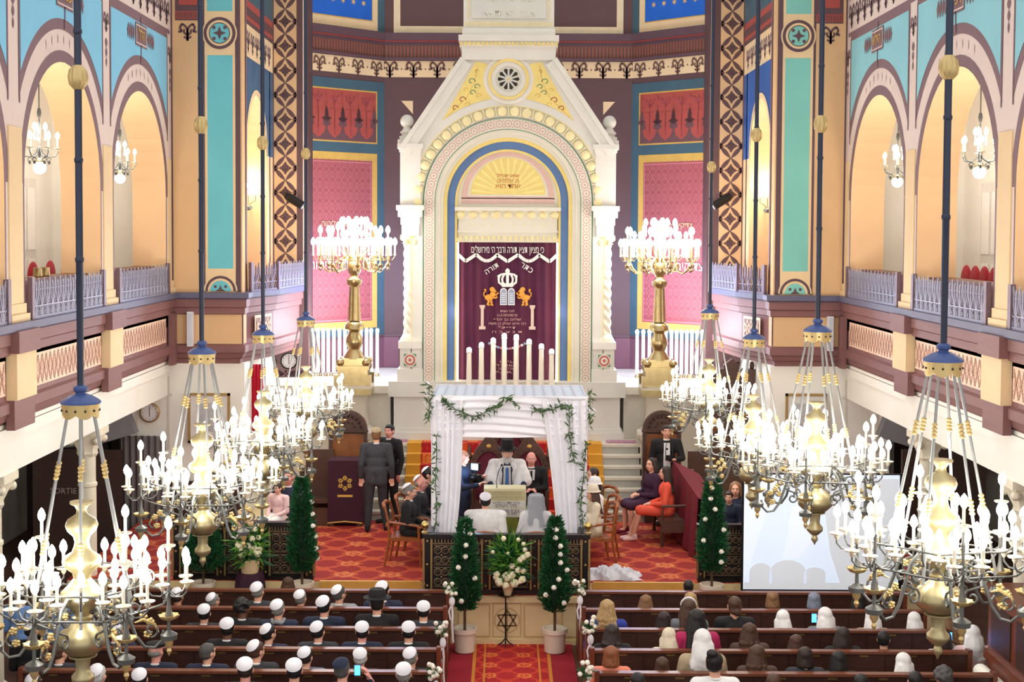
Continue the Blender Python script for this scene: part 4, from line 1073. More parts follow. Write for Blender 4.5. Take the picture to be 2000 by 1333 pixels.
proto = None; PR = {}
for i, (x, y, z, bz, lb) in enumerate(CH):
    label = 'brass and iron chandelier on the ' + lb
    if proto is None: proto = make_chandelier((x,y,z), bz, .26, label); o = proto; base_bz = bz
    else:
        o = copy_tree(proto); o.location = (x,y,z); o['label'] = label; o.rotation_euler = (0,0,(.13,-.2,.3,.22,-.1,.15,.05)[i-1])
        for ch in o.children:
            if ch.name.startswith('ribbed_ball'): ch.location = (0,0,bz-base_bz)
    for k in range(3):
        a = 2*pi*k/3+.5; lamp('chandelier_lamp', (.42*cos(a), .42*sin(a), -1.12), CH_POWER/3, (1,.945,.87), .16, o)

# small gallery chandeliers under the arches
def gallery_lamp(s, c, label):
    t = thing('gallery_chandelier', (s*6.2, c, 6.6), label, 'chandelier', 'small globe chandeliers in the gallery arches')
    m = MB(); m.lathe([(.008,.62),(.008,1.32)], (0,0,0), 8); m.lathe([(.02,.66),(.03,.72),(.02,.78)], (0,0,0), 10); m.lathe([(.01,.1),(.02,.2),(.012,.3),(.02,.5),(.008,.66)], (0,0,0), 8)
    m.build('stem', M_ci, t, True)
    m = MB(); m.ball((0,0,0), .085, 0, 20, 12); m.build('globe', mat('lit_globe', (255,250,240), .3, emit=((255,248,236), 4)), t, True)
    m = MB(); m.lathe([(.03,.13),(.07,.09),(.075,.07),(.05,.075)], (0,0,0), 14); m.build('globe_cap', M_bg, t, True)
    for k in range(6):
        a = 2*pi*k/6+.3; c_, s_ = cos(a), sin(a); m = MB()
        m.tube([(0,0,.3),(.05*c_,.05*s_,.18),(.12*c_,.12*s_,.14),(.2*c_,.2*s_,.15),(.23*c_,.23*s_,.2),(.23*c_,.23*s_,.25)], .008, 6)
        m.tube([(.12*c_+.03*cos(q), .12*s_, .1+.03*sin(q)) for q in [i*.8 for i in range(7)]], .005, 5); m.ball((.12*c_,.12*s_,.07), (.02,.02,.03), 0, 6, 4)
        m.build('arm', M_ci, t, True); add_candle(t, .23*c_, .23*s_, .25, 1.15)
    for k in range(3): a = 2*pi*k/3; add_candle(t, .08*cos(a), .08*sin(a), .36, 1.2, False)
    lamp('gallery_lamp', (0, 0, .42), GAL_POWER, (1,.94,.84), .15, t)
gallery_lamp(-1, 18.97, 'globe chandelier in the large left arch nearest the camera'); gallery_lamp(-1, 22.93, 'globe chandelier in the left arch beside the pilaster')
gallery_lamp(1, 18.97, 'globe chandelier in the large right arch nearest the camera'); gallery_lamp(1, 22.93, 'globe chandelier in the right arch beside the pilaster')
gallery_lamp(-1, 15.01, 'globe chandelier in the left arch cut by the frame'); gallery_lamp(1, 15.01, 'globe chandelier in the right arch cut by the frame')
for s in (-1, 1):                           # wall sconces in the inner alcoves
    x, y = (s*4.93), 27.28
    t = thing('wall_sconce', (x, y, 6.2), 'lit three candle wall sconce inside the %s inner alcove' % ('left' if s<0 else 'right'), 'lamp', 'alcove sconces')
    m = MB(); m.lathe([(.02,-.05),(.07,-.02),(.08,.02),(.04,.05)], (0,0,0), 12); m.cone((0,0,0),(0,.3,0),.015,.015,8)
    for k in (-1,0,1): m.tube([(0,0,.02),(.06*k,0,.1),(.14*k,0,.14),(.14*k,0,.24)], .008, 6)
    m.build('bracket', M_ci, t, True)
    for k in (-1,0,1): add_candle(t, .14*k, 0, .24, 1.2, False)
    lamp('sconce_lamp', (0,-.05,.5), 24, (1,.8,.5), .1, t)

# gallery railings, one per arch
def railing_mesh(L, h):
    m = MB(); n = max(2, round(L/.215)); st = L/n
    m.box(0,-.015,0,L,.015,.035); m.box(0,-.01,h*.30,L,.01,h*.30+.014)
    for i in range(n):
        x = st*(i+.5); T = lambda pts, r=.013: m.tube(pts, r, 4)
        T([(x-st*.42,0,.03),(x-st*.42,0,h*.3),(x-st*.3,0,h*.45),(x-st*.12,0,h*.6),(x-st*.12,0,h*.78),(x,0,h*.95)]); T([(x+st*.42,0,.03),(x+st*.42,0,h*.3),(x+st*.3,0,h*.45),(x+st*.12,0,h*.6),(x+st*.12,0,h*.78),(x,0,h*.95)])
        T([(x+st*.28*cos(pi*j/6),0,.04+h*.24*sin(pi*j/6)) for j in range(7)]); T([(x,0,.04),(x,0,h*.2)]); T([(x+st*.12*cos(2*pi*j/8),0,h*.42+st*.17*sin(2*pi*j/8)) for j in range(9)], .007)
        T([(x,0,h*.5),(x,0,h*.8)], .007); m.ball((x,0,h*.97), (.018,.012,.022), 0, 6, 4)
        m.box(x+st*.5-.012,-.01,h*.3,x+st*.5+.012,.01,h*.86); m.ball((x+st*.5,0,h*.88), (.022,.012,.026), 0, 6, 4)
        T([(x-st*.5,0,h*.72),(x-st*.2,0,h*.72)], .006); T([(x+st*.2,0,h*.72),(x+st*.5,0,h*.72)], .006)
    return m
def ctrl(c, s): return
rm = railing_mesh(3.22, .50).mesh('railing_panel', M_iron)
pm = MB(); pm.box(-.05,-.03,0,.05,.03,.52); POSTM = pm.mesh('end_post', M_irond)
hm = MB()
for s in (-1, 1):
    sd = 'left' if s < 0 else 'right'
    for i, c in enumerate(BAYS[:3]):
        nm = ('beside the pilaster', 'in the middle arch', 'cut off by the frame')[i]
        t = thing('gallery_railing', (s*(WL-.05), c-1.61, 4.69), 'lilac grey cast iron railing on the %s gallery %s' % (sd, nm), 'railing', 'cast iron gallery railings', pi/2)
        inst(rm, 'railing_panel', t)
        inst(POSTM, 'end_post', t, (.05,0,0)); inst(POSTM, 'end_post', t, (3.17,0,0))
        m = MB(); m.box(s*(WL+.18), c-1.6, 5.13, s*(WL+.52), c+1.6, 5.16); m.box(s*(WL+.2), c-1.5, 4.3, s*(WL+.24), c+1.5, 5.13)
        tag(m.build('prayer_ledge', M_wood2), 'brown book ledge behind the %s gallery railing %s' % (sd, nm), 'ledge', 'gallery book ledges')
    for (a, b, nm) in (((-4.55,25.35),(-4.24,26.4),'dark end of the bowed balcony'),((-4.24,26.4),(-4.02,28.25),'pale lit front of the bowed balcony')):
        d = Vector(b)-Vector(a); L = d.length; p0 = a if s < 0 else (-a[0], a[1]); ang = atan2(d.y, d.x if s < 0 else -d.x)
        t = thing('balcony_railing', (p0[0], p0[1], 4.69), 'short iron railing, %s, %s side' % (nm, sd), 'railing', 'bowed balcony railings', ang)
        railing_mesh(L, .5).build('railing_panel', M_irond if 'dark' in nm else M_iron, t); inst(POSTM, 'end_post', t, (.03,0,0))
    # red seats on the gallery
    c = 18.97
    for i in range(4 if s > 0 else 3):
        y = (20.65+.42*i) if s > 0 else (21.1+.8*i)
        t = thing('gallery_chair', (s*7.0, y, 4.3), ('red round-backed chair on the right gallery, %s from the jamb' % ('first','second','third','fourth')[i]) if s > 0 else ('red round-backed chair on the left gallery, %s from the jamb' % ('first','second','third')[i]), 'chair', 'red chairs on the %s gallery' % sd)
        m = MB(); m.ball((0,0,.78), (.06,.19,.23), 0, 14, 10); m.build('backrest', mat('red_upholstery', (168,24,40), .7), t, True)
        m = MB(); m.box(-.2*1,-.2,.4,.2,.2,.48); m.build('seat', MATS['red_upholstery'], t)
        for ax in (-.17,.17):
            for ay in (-.17,.17): m = MB(); m.box(ax-.015,ay-.015,0,ax+.015,ay+.015,.4); m.build('leg', M_black, t)
for i in range(2):
    m = MB(); m.lathe([(.05,0),(.06,.01),(.055,.1),(.06,.12)], (0,0,0), 16); o = m.build('brass_pot', M_brass, None, True, loc=(-6.2, 18.85+.32*i, 5.16)); tag(o, 'small brass pot on the left gallery book ledge, %s the jamb' % ('nearer' if i else 'farther from'), 'pot', 'brass pots on the ledge')

# columns under the galleries
for s in (-1, 1):
    for yc in (20.95, 16.99):
        t = thing('column', (s*6.18, yc, 0), 'slender cream column under the %s gallery, %s' % ('left' if s<0 else 'right', 'farther one' if yc > 20 else 'nearer one at the frame edge'), 'column', 'cream columns under the galleries')
        m = MB(); m.lathe([(.2,0),(.2,.3),(.13,.36),(.125,2.0),(.14,2.02),(.14,2.06),(.12,2.08),(.12,2.45)], (0,0,0), 20); m.build('shaft', mat('column_cream', (238,230,208), .45), t, True)
        m = MB(); m.lathe([(.12,2.45),(.15,2.5),(.14,2.55),(.22,2.72),(.24,2.78)], (0,0,0), 16, 0, lobes=8, amp=.08); m.box(-.25,-.25,2.78,.25,.25,2.88)
        for sx in (-1,1):
            for sy in (-1,1): m.ball((sx*.19,sy*.19,2.7), .06, 0, 8, 6)
        m.build('capital', mat('column_cream'  , (238,230,208)), t, True)

# ================================================================ PEWS
ROWS = [19.12,18.21,17.30,16.43,15.58,14.70,13.82]
ORD = ('front','second','third','fourth','fifth','sixth','seventh')
M_plate = mat('dull_brass_plate', (150,120,70), .4, metal=.6)
for s, (xa, xb) in ((-1, (-5.35,-.80)), (1, (.98, 5.35))):
    for i, Y in enumerate(ROWS):
        t = thing('pew', ((xa+xb)/2, Y, 0), '%s dark walnut pew counted from the platform on the %s of the aisle' % (ORD[i], 'left' if s<0 else 'right'), 'pew', 'rows of walnut pews on the %s' % ('left' if s<0 else 'right'))
        h = (xb-xa)/2
        m = MB(); m.box(-h, -.02, .1, h, .02, .93); m.build('backrest', M_wood, t)
        m = MB(); m.box(-h, -.055, .925, h, .045, .955); m.build('top_rail', mat('worn_walnut', (116,66,46), .35, var=.2, scale=4, stretch=(14,1,1)), t)
        m = MB(); m.box(-h, .02, .40, h, .42, .45); m.build('seat', M_wood, t)
        m = MB(); m.box(-h, -.06, .1, h, -.02, .16); m.box(-h, -.28, .62, h, -.02, .645); m.build('book_shelf', M_wood, t)
        for e in (-1, 1):
            m = MB(); m.prism([(-.06,0),(.48,0),(.48,.62),(.40,.68),(.1,.70),(.06,.97),(-.06,.98)], (e*h,0,0),(0,1,0),(0,0,1),(1,0,0), -.025, .025); m.build('end_panel', M_wood2, t)
        random.seed(i*7+s)
        k = -h+.35
        while k < h-.2:
            m = MB(); m.box(k-.05, -.0265, .885, k+.05, -.018, .905); m.build('name_plate', M_plate, t)
            m = MB(); m.box(k+.24, -.028, .18, k+.252, -.018, .92); m.build('panel_joint', mat('joint_dark_wood', (50,26,20), .5), t)  # joints are thin dark brown strips between back panels
            k += .56

# ================================================================ STAGE RAILINGS
M_rail = mat('ebony_rail', (26,20,22), .35, var=.1); M_bronze = mat('bronze_scrollwork', (136,112,88), .45, metal=.4, var=.15, scale=14); M_gilt = mat('gilt_strip', (176,144,92), .4, metal=.5)
def lattice(w, h, cell=.2):
    m = MB(); nx = max(1, round(w/cell)); nz = max(1, round(h/cell)); cx, cz_ = w/nx, h/nz
    for i in range(nx):
        for j in range(nz):
            x, z = cx*(i+.5), cz_*(j+.5)
            for (ox, oz) in ((-1,-1),(1,-1),(1,1),(-1,1)):
                r = min(cx,cz_)*.235; X_, Z_ = x+ox*cx*.245, z+oz*cz_*.245
                m.tube([(X_+r*cos(2*pi*k/10), 0, Z_+r*sin(2*pi*k/10)) for k in range(10)], .0085, 4, 0, True)
                m.tube([(X_+r*.45*cos(2*pi*k/6), 0, Z_+r*.45*sin(2*pi*k/6)) for k in range(5)], .006, 4)
            m.ball((x,0,z), (.018,.014,.018), 0, 6, 4)
    m.box(0,-.006,0,w,.006,.012); m.box(0,-.006,h-.012,w,.006,h)
    return m
def stage_rail(name, p0, L, ang, label, posts, group='ebony and bronze platform railings'):
    t = thing(name, (p0[0], p0[1], ST+.012), label, 'railing', group, ang); H = .85
    m = MB(); m.box(-.06,-.07,H-.06,L+.06,.07,H); m.build('top_rail', M_rail, t)
    m = MB(); m.box(-.04,-.05,0,L+.04,.05,.06); m.build('bottom_rail', M_rail, t)
    m = MB(); m.box(0,.012,.06,L,.016,H-.06); m.build('backing_mesh', mat('dark_mesh', (40,32,34), .8), t)
    m = MB(); n = round(L/.045)
    for i in range(n): m.box(L*i/n+.008,-.02,H-.13,L*i/n+.03,.0,H-.07)
    m.box(0,-.02,H-.15,L,0,H-.135); m.build('arcade_frieze', M_bronze, t)
    for x in posts:
        m = MB(); m.box(x-.03,-.045,.06,x+.03,.045,H-.06); m.build('post', M_rail, t)
        m = MB()
        for e in (-1,1): m.box(x+e*.055-.014,-.03,.06,x+e*.055+.014,-.01,H-.07)
        for z in (.12,.42,H-.1): m.ball((x,-.05,z), (.018,.012,.018), 0, 8, 5)
        m.build('gilt_strip', M_gilt, t)
    for a, b in zip(posts, posts[1:]):
        w_ = b-a-.18
        for z in (.09, .40):
            o = lattice(w_, .285, .21).build('scroll_panel', M_bronze, t); o.location = (a+.09,-.008,z)
    return t
x0, x1 = WX(835, 19.97, 1100), WX(1143, 19.97, 1100)
L = x1-x0; stage_rail('pulpit_railing', (x0, 19.97), L, 0, 'black and bronze railing across the platform front below the couple', [0, L*.37, L*.68, L])
for s, x in ((-1, x0), (1, x1)): stage_rail('pulpit_side_railing', (x, 20.05), .72, pi/2, 'short side return of the central railing on the %s' % ('left' if s<0 else 'right'), [.06,.68])
for s in (-1, 1):
    a, b = (WX(345,20.72,1100), WX(607,20.72,1100)) if s < 0 else (WX(1368,20.72,1100), 5.6)
    n = 3; stage_rail('side_railing', (a, 20.72), b-a, 0, 'dark bronze railing on the %s of the platform behind a potted tree' % ('left' if s<0 else 'right'), [(b-a)*i/n for i in range(n+1)])
    x = WX(830 if s<0 else 1148, 19.97, 1040)
    t = thing('brass_ball_knob', (x, 19.97, ST+.012+.85), 'brass ball knob on the %s corner of the central railing' % ('left' if s<0 else 'right'), 'knob', 'brass corner knobs')
    m = MB(); m.lathe([(.05,0),(.05,.02),(.03,.04),(.03,.07)], (0,0,0), 14); m.build('collar', M_brass, t, True); m = MB(); m.ball((0,0,.115), .06, 0, 16, 12); m.build('ball', M_brass2, t, True)

# ================================================================ WEDDING CANOPY
M_cloth = mat('white_chiffon', (244,243,250), .85, var=.02, sheen=.2)
M_gauze = mat('canopy_gauze', (216,230,246), .6, var=.02); M_slat = mat('canopy_slat', (196,204,222), .5)
M_leaf = mat('olive_leaf', (74,104,62), .55, var=.3, scale=8); M_leafd = mat('topiary_leaf', (24,84,44), .5, var=.35, scale=10); M_stem = mat('vine_stem', (70,84,50), .7)
YF, YB = 20.50, 21.95; XL, XR = WX(846, YF, 900), WX(1143, YF, 900); ZT = 3.42
CX0 = (XL+XR)/2; hw = (XR-XL)/2; D = YB-YF; HT = ZT-ST-.012
ch = thing('wedding_canopy', (CX0, YF, ST+.012), 'white draped wedding canopy with leafy garlands standing over the bride and groom', 'canopy')
for x in (-hw, hw):
    for y in (0, D):
        m = MB(); m.cone((x,y,0),(x,y,HT-.03),.028,.028,10); m.build('pole', M_cloth, ch, True)
m = MB(); m.box(-hw, 0, HT-.02, hw, D, HT-.01); m.build('roof_gauze', M_gauze, ch)
for i in range(16):
    x = -hw+2*hw*i/15; m = MB(); m.box(x-.012, 0, HT-.01, x+.012, D, HT+.012); m.build('roof_slat', M_slat, ch)
for y in (0, D): m = MB(); m.box(-hw-.03, y-.03, HT-.03, hw+.03, y+.03, HT+.005); m.build('roof_bar', M_cloth, ch)
def cloth(nu, nv, fn, th=.006):
    m = MB(); vs = [fn(i/nu, j/nv) for j in range(nv+1) for i in range(nu+1)]; k = len(vs)
    vs2 = [(x, y+th, z) for x, y, z in vs]; fs = []
    for j in range(nv):
        for i in range(nu): a = j*(nu+1)+i; fs += [(a, a+1, a+nu+2, a+nu+1), (k+a+1, k+a, k+a+nu+1, k+a+nu+2)]
    m.add([tuple(p) for p in vs]+vs2, fs); return m
def val(u, v):
    x = -hw+2*hw*u; drop = .56+.03*sin(pi*u)
    return (x, -.04+.02*sin(v*34+2.4*sin(u*5)), HT-drop*v)
cloth(40, 60, val).build('valance', M_cloth, ch, True)
for y, nm in ((D+.04, 'back_valance'),): cloth(30, 10, lambda u, v: (-hw+2*hw*u, y+.02*sin(u*50), HT-.3*v)).build(nm, M_cloth, ch, True)
for s in (-1, 1):
    wpx = (lambda v: .45-.02*v-.20*v**3) if s < 0 else (lambda v: .66-.42*v+.12*v*v)                       # drape width from top to bottom
    def dr(u, v, s=s, wpx=wpx):
        w_ = wpx(v) ; x = s*(hw+.02) - s*w_*u
        return (x, -.065+.028*sin(u*32+1.5*v)*(1-.2*v)+.012*sin(u*75), HT-.05-(HT-.08)*v)
    cloth(70, 16, dr).build('front_drape', M_cloth, ch, True)
    cloth(10, 40, lambda u, v, s=s: (s*(hw+.015+.012*sin(v*60)), D*u, HT-.28*v)).build('side_swag', M_cloth, ch, True)
    cloth(30, 10, lambda u, v, s=s: (s*(hw-.25*u), D+.02+.02*sin(u*30), HT-.04-(HT-.06)*v)).build('back_drape', M_cloth, ch, True)
def leaf_geo(m, p, d, L, wd, mi=0, rnd=random):
    d = Vector(d).normalized(); u = d.orthogonal().normalized(); u = Matrix.Rotation(rnd.uniform(0, 2*pi), 3, d) @ u; n = d.cross(u)
    p = Vector(p); a = p + d*L*.45 + u*wd*.5 + n*wd*.1; b = p + d*L*.45 - u*wd*.5 + n*wd*.1; t = p + d*L - n*wd*.3
    m.add([p, a, t, b], [(0,1,2),(0,2,3)], mi)
def garland(pts, name, dens, parent, L=.13, seed=1, white=0.0):
    rnd = random.Random(seed); m = MB(); P_ = [Vector(p) for p in pts]; m.tube(P_, .006, 5, 1)
    for a, b in zip(P_, P_[1:]):
        n = max(1, int((b-a).length*dens))
        for i in range(n):
            p = a.lerp(b, rnd.random()) + Vector([rnd.uniform(-.02,.02) for _ in range(3)])
            d = Vector((rnd.uniform(-1,1), rnd.uniform(-.9,.15), rnd.uniform(-.8,.6))) + (b-a).normalized()*rnd.uniform(-1,1)
            leaf_geo(m, p, d, L*rnd.uniform(.6,1.1), .032, 2 if rnd.random() < white else 0, rnd)
    return m.build(name, [M_leaf, M_stem, M_cloth], parent)
cpx = lambda px, py, y=YF-.12: (WX(px, y, py)-CX0, y-YF, WZ(py, y, px)-ST-.012)
garland([cpx(*p) for p in ((862,772),(868,785),(890,800),(915,812),(928,814),(950,805),(972,795),(982,785))], 'leaf_garland', 85, ch, .13, 1)
garland([cpx(*p) for p in ((978,778),(990,778),(1005,788),(1015,795))], 'leaf_garland', 75, ch, .12, 2)
garland([cpx(*p) for p in ((1035,797),(1060,802),(1080,802),(1098,792),(1108,792))], 'leaf_garland', 80, ch, .12, 3)
garland([cpx(*p) for p in ((1108,790),(1112,805),(1112,835),(1110,850),(1116,870),(1118,890),(1124,905))], 'leaf_garland', 55, ch, .13, 4)
garland([cpx(838,py,YF-.05) for py in (750,770,790,822)], 'leaf_garland', 90, ch, .13, 5, .25)
garland([cpx(1152,py,YF+.05) for py in (765,785,805,830)], 'leaf_garland', 85, ch, .13, 6, .25)
garland([cpx(p,py) for p, py in ((852,850),(853,880),(852,910),(850,930),(851,960),(853,990),(852,1010),(850,1030))], 'leaf_garland', 50, ch, .12, 7)
garland([cpx(p,py) for p, py in ((1146,862),(1142,900),(1140,930),(1136,960),(1134,990),(1138,1010),(1138,1035))], 'leaf_garland', 55, ch, .12, 8)

# ================================================================ PLANTS AND FLOWERS
M_pot = mat('cream_pot', (226,214,196), .6, var=.05); M_trunk = mat('tree_trunk', (84,58,44), .8, var=.2); M_rosew = mat('white_petals', (246,242,228), .6, var=.04); M_rosec = mat('cream_petals', (240,234,200), .6, var=.05)
def rose_mesh(r=.035, seed=0):
    rnd = random.Random(seed); m = MB()
    for ring, (n, rr, h) in enumerate(((1,.35,.6),(4,.55,.5),(6,.95,.1))):
        for i in range(n):
            a = 2*pi*i/n+ring; m.ball((r*rr*.5*cos(a), r*rr*.5*sin(a), r*h), (r*.55, r*.55, r*(.7-.12*ring)), 0, 7, 5)
    m.ball((0,0,0), (r*.9,r*.9,r*.6), 0, 8, 6); return m
ROSE = rose_mesh().mesh('rose', M_rosew, True); ROSEC = rose_mesh(.05,2).mesh('cream_bloom', M_rosec, True)
def tree(x, y, z, label, H, R, trunk, seed, pot=True, roses=6, side=0):
    rnd = random.Random(seed); t = thing('potted_tree', (x, y, z), label, 'potted tree', 'cone shaped potted trees')
    ph = .34
    if pot: m = MB(); m.lathe([(.115,0),(.14,.02),(.15,ph-.07),(.175,ph-.06),(.175,ph),(.15,ph),(.145,ph-.04),(.02,ph-.05)], (0,0,0), 24); m.build('pot', M_pot, t, True)
    m = MB(); m.cone((0,0,.1),(0,0,trunk+H*.5),.02,.015,8); m.build('trunk', M_trunk, t, True)
    m = MB(); n = int(3000*H*R*2.4)
    def rad(f): return R*min(1, 1.08*(1-f)**.5+.06)*min(1, .4+f*4.5)
    for i in range(n):
        f = rnd.random()**1.15; a = rnd.uniform(0, 2*pi); rr = rad(f)*rnd.uniform(.45,1.0)
        p = (rr*cos(a), rr*sin(a), trunk+H*f); d = (cos(a)*.8, sin(a)*.8, rnd.uniform(.0,1.3)); leaf_geo(m, p, d, rnd.uniform(.06,.105), .034, 0, rnd)
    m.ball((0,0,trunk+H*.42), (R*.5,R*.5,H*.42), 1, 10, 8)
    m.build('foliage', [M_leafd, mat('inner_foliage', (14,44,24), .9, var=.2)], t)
    for i in range(roses):
        f = .08+.85*(i+.5)/roses; a = rnd.uniform(-2.6,-.5) if not side else side+rnd.uniform(-.4,.4)
        rr = rad(f)*1.02; inst(ROSE, 'white_rose', t, (rr*cos(a), rr*sin(a), trunk+H*f), (pi/2, 0, a+pi/2), (1.1,)*3)
    return t
def at(px, py, Y): p = W(px, py, Y); return p
for (px, Y, ptop, pbot, zb, R, lab, sd, rs, side) in (
    (908, 19.45, 1018, 1192, .012, .20, 'potted cone tree left of the central flowers in front of the railing', 1, 7, 0),
    (1084, 19.45, 1012, 1195, .012, .20, 'potted cone tree right of the central flowers in front of the railing', 2, 10, 0),
    (590, 20.3, 935, 1118, .42, .20, 'potted cone tree with white roses on the ledge left of the carpet', 3, 7, -.2),
    (1390, 20.3, 928, 1118, .42, .20, 'potted cone tree with white roses on the ledge right of the carpet', 4, 8, 0)):
    x = WX(px, Y, 1150); z1 = WZ(ptop, Y, px); z0_ = WZ(pbot, Y, px)
    tree(x, Y, zb, lab, z1-z0_, R, z0_-zb, sd, True, rs, side)
tree(WX(397,20.3,1100), 20.3, .42, 'potted bush mostly hidden by the second left chandelier', .75, .30, .5, 5, True, 0)
def arrangement(name, loc, label, blooms, leaves, seed, Lf=.3):
    rnd = random.Random(seed); t = thing(name, loc, label, 'flower arrangement')
    m = MB()
    for i in range(leaves):
        a = rnd.uniform(0, 2*pi); e = rnd.uniform(-.5, 1.3); d = Vector((cos(a)*cos(e), sin(a)*cos(e)*.6-.1, sin(e)))
        p = Vector((rnd.uniform(-.1,.1), rnd.uniform(-.06,.06), rnd.uniform(-.15,.2))); leaf_geo(m, p + d*.05, d, rnd.uniform(.5,1)*Lf, .04, rnd.randint(0,1), rnd)
    m.build('greenery', [M_leafd, mat('fresh_green', (96,150,52), .5, var=.2)], t)
    for (x, y, z, s_) in blooms: inst(ROSEC, 'bloom', t, (x,y,z), (pi/2+rnd.uniform(-.5,.5), 0, rnd.uniform(-.5,.5)), (s_,)*3)
    return t
Y = 19.72; u = Y/2800
c0 = W(995, 1100, Y)
bl = [((px-995)*u, -.12, (1100-py)*u, s_) for px, py, s_ in ((990,1122,1.5),(975,1133,1.3),(1005,1136,1.3),(1020,1128,1.1),(970,1118,1.0),(988,1140,1.1),(1000,1120,1.2),(1012,1110,1.0),(1022,1112,.9),(1000,1103,.9),(1022,1085,1.0),(1030,1080,1.0),(1015,1090,.9),(1025,1070,.7),(983,1048,.8),(962,1075,.6),(992,1078,.6),(1012,1050,.6),(1022,1058,.6),(1017,1132,.8),(968,1125,.8))]
t = arrangement('flower_arrangement', c0, 'tall arrangement of white flowers and green leaves hanging before the railing centre', bl, 520, 3, .30)
m = MB(); rnd = random.Random(9)
for i in range(26): a = rnd.uniform(-1.1,1.1); leaf_geo(m, (.02*i/26,0,.12), (sin(a)*.8, -.1, cos(a)), rnd.uniform(.3,.48), .03, 0, rnd)
for i in range(14): leaf_geo(m, (-.1,-.02,-.1+.01*i), (-1,-.1,rnd.uniform(-.2,.35)), rnd.uniform(.25,.38), .018, 0, rnd)
m.build('tall_leaves', M_leafd, t)
m = MB(); m.lathe([(.05,-.45),(.09,-.30),(.1,-.26),(.09,-.26)], (-.02,0,.0), 14); m.build('vase', M_cream, t, True)
st = thing('flower_stand', (c0.x-.05, Y-.0, .012), 'slim black iron stand below the central flower arrangement', 'stand')
m = MB(); zt = c0.z-.45-.012; m.cone((0,0,.02),(0,0,zt),.010,.010,8); m.lathe([(.08,zt-.02),(.1,zt)], (0,0,0), 14)
m.build('pole', M_black, st, True)
for k in range(3): a = 2*pi*k/3+.5; m = MB(); m.tube([(0,0,.12),(.06*cos(a),.06*sin(a),.04),(.12*cos(a),.07*sin(a),0.01)], .008, 6); m.build('foot', M_black, st, True)
m = MB()
for s in (-1,1): m.tube([(s*.14*cos(q)*(1-q/9), -.02, zt+.02-.05*sin(q)) for q in [i*.7 for i in range(8)]], .007, 5)
m.build('scroll', M_black, st, True)
Y = 20.25; u = Y/2800; c1 = W(488, 1075, Y)
bl = [((px-488)*u, -.1, (1075-py)*u, s_) for px, py, s_ in ((470,1062,1.3),(480,1075,1.3),(492,1075,1.2),(505,1078,1.3),(488,1065,1.2),(500,1068,1.0),(475,1080,1.1),(510,1070,.9),(495,1050,1.0),(508,1047,.8),(500,1030,.9),(510,1022,.8),(468,1045,.7),(474,1072,1.2))]
t = arrangement('flower_arrangement', c1, 'low arrangement of cream blooms on the draped pedestal left of the carpet', bl, 420, 5, .32)
m = MB(); m.lathe([(.12,-.32),(.14,-.2),(.15,-.12)], (0,0,0), 16); m.build('bowl', M_cream, t, True)
m = MB()
for (px, py) in ((478,1010),(470,1000),(485,1012),(468,1030),(492,1018),(474,1020)): m.ball(((px-488)*u,-.12,(1075-py)*u), (.05,.03,.05), 0, 8, 6)
m.build('peach_orchids', mat('peach_orchid', (226,190,150), .6), t, True)
m = MB(); h = c1.z-.32-.42; m.lathe([(.26,0),(.22,.2),(.19,h-.02),(.17,h)], (0,0,0), 30, 0, lobes=9, amp=.06); o = m.build('draped_pedestal', mat('aubergine_drape', (52,16,40), .8), None, True, 60, loc=(c1.x, Y, .42)); tag(o, 'pedestal draped in dark aubergine velvet under the left flower arrangement', 'pedestal')
# pew end bouquets with ribbons
BQ = [(880,1150,19.05,'front row on the left'),(862,1228,17.3,'third row on the left'),(848,1310,15.6,'fifth row on the left'),(1130,1148,19.05,'front row on the right'),(1150,1222,17.3,'third row on the right'),(1145,1310,15.6,'fifth row on the right')]
for i, (px, py, Y, nm) in enumerate(BQ):
    p = W(px, py, Y-.12); u = Y/2800; t = thing('pew_bouquet', p, 'white rose bouquet with ribbon on the pew end, ' + nm, 'bouquet', 'rose bouquets on the pew ends'); rnd = random.Random(i+20)
    m = MB()
    for k in range(60): d = (rnd.uniform(-1,1), rnd.uniform(-1,.2), rnd.uniform(-1,.5)); leaf_geo(m, (0,0,0), d, rnd.uniform(.06,.14), .03, 0, rnd)
    m.build('greenery', M_leaf, t)
    for k in range(11):
        x = rnd.uniform(-.075,.075); z = rnd.uniform(-.08,.11); inst(ROSE, 'white_rose', t, (x, rnd.uniform(-.07,-.02), z), (pi/2+rnd.uniform(-.6,.3),0,rnd.uniform(-.6,.6)), (.85,)*3)
    m = MB(); m.ball((.02,-.03,-.17), (.04,.03,.07), 0, 8, 6); m.tube([(.02,-.03,-.2),(.03,-.04,-.35),(.02,-.02,-.5),(.04,-.03,-.72)], [.012,.014,.016,.012], 5); m.tube([(.02,-.03,-.2),(-.02,-.04,-.3),(-.0,-.02,-.42)], .012, 5)
    m.build('ribbon', M_cloth, t, True)
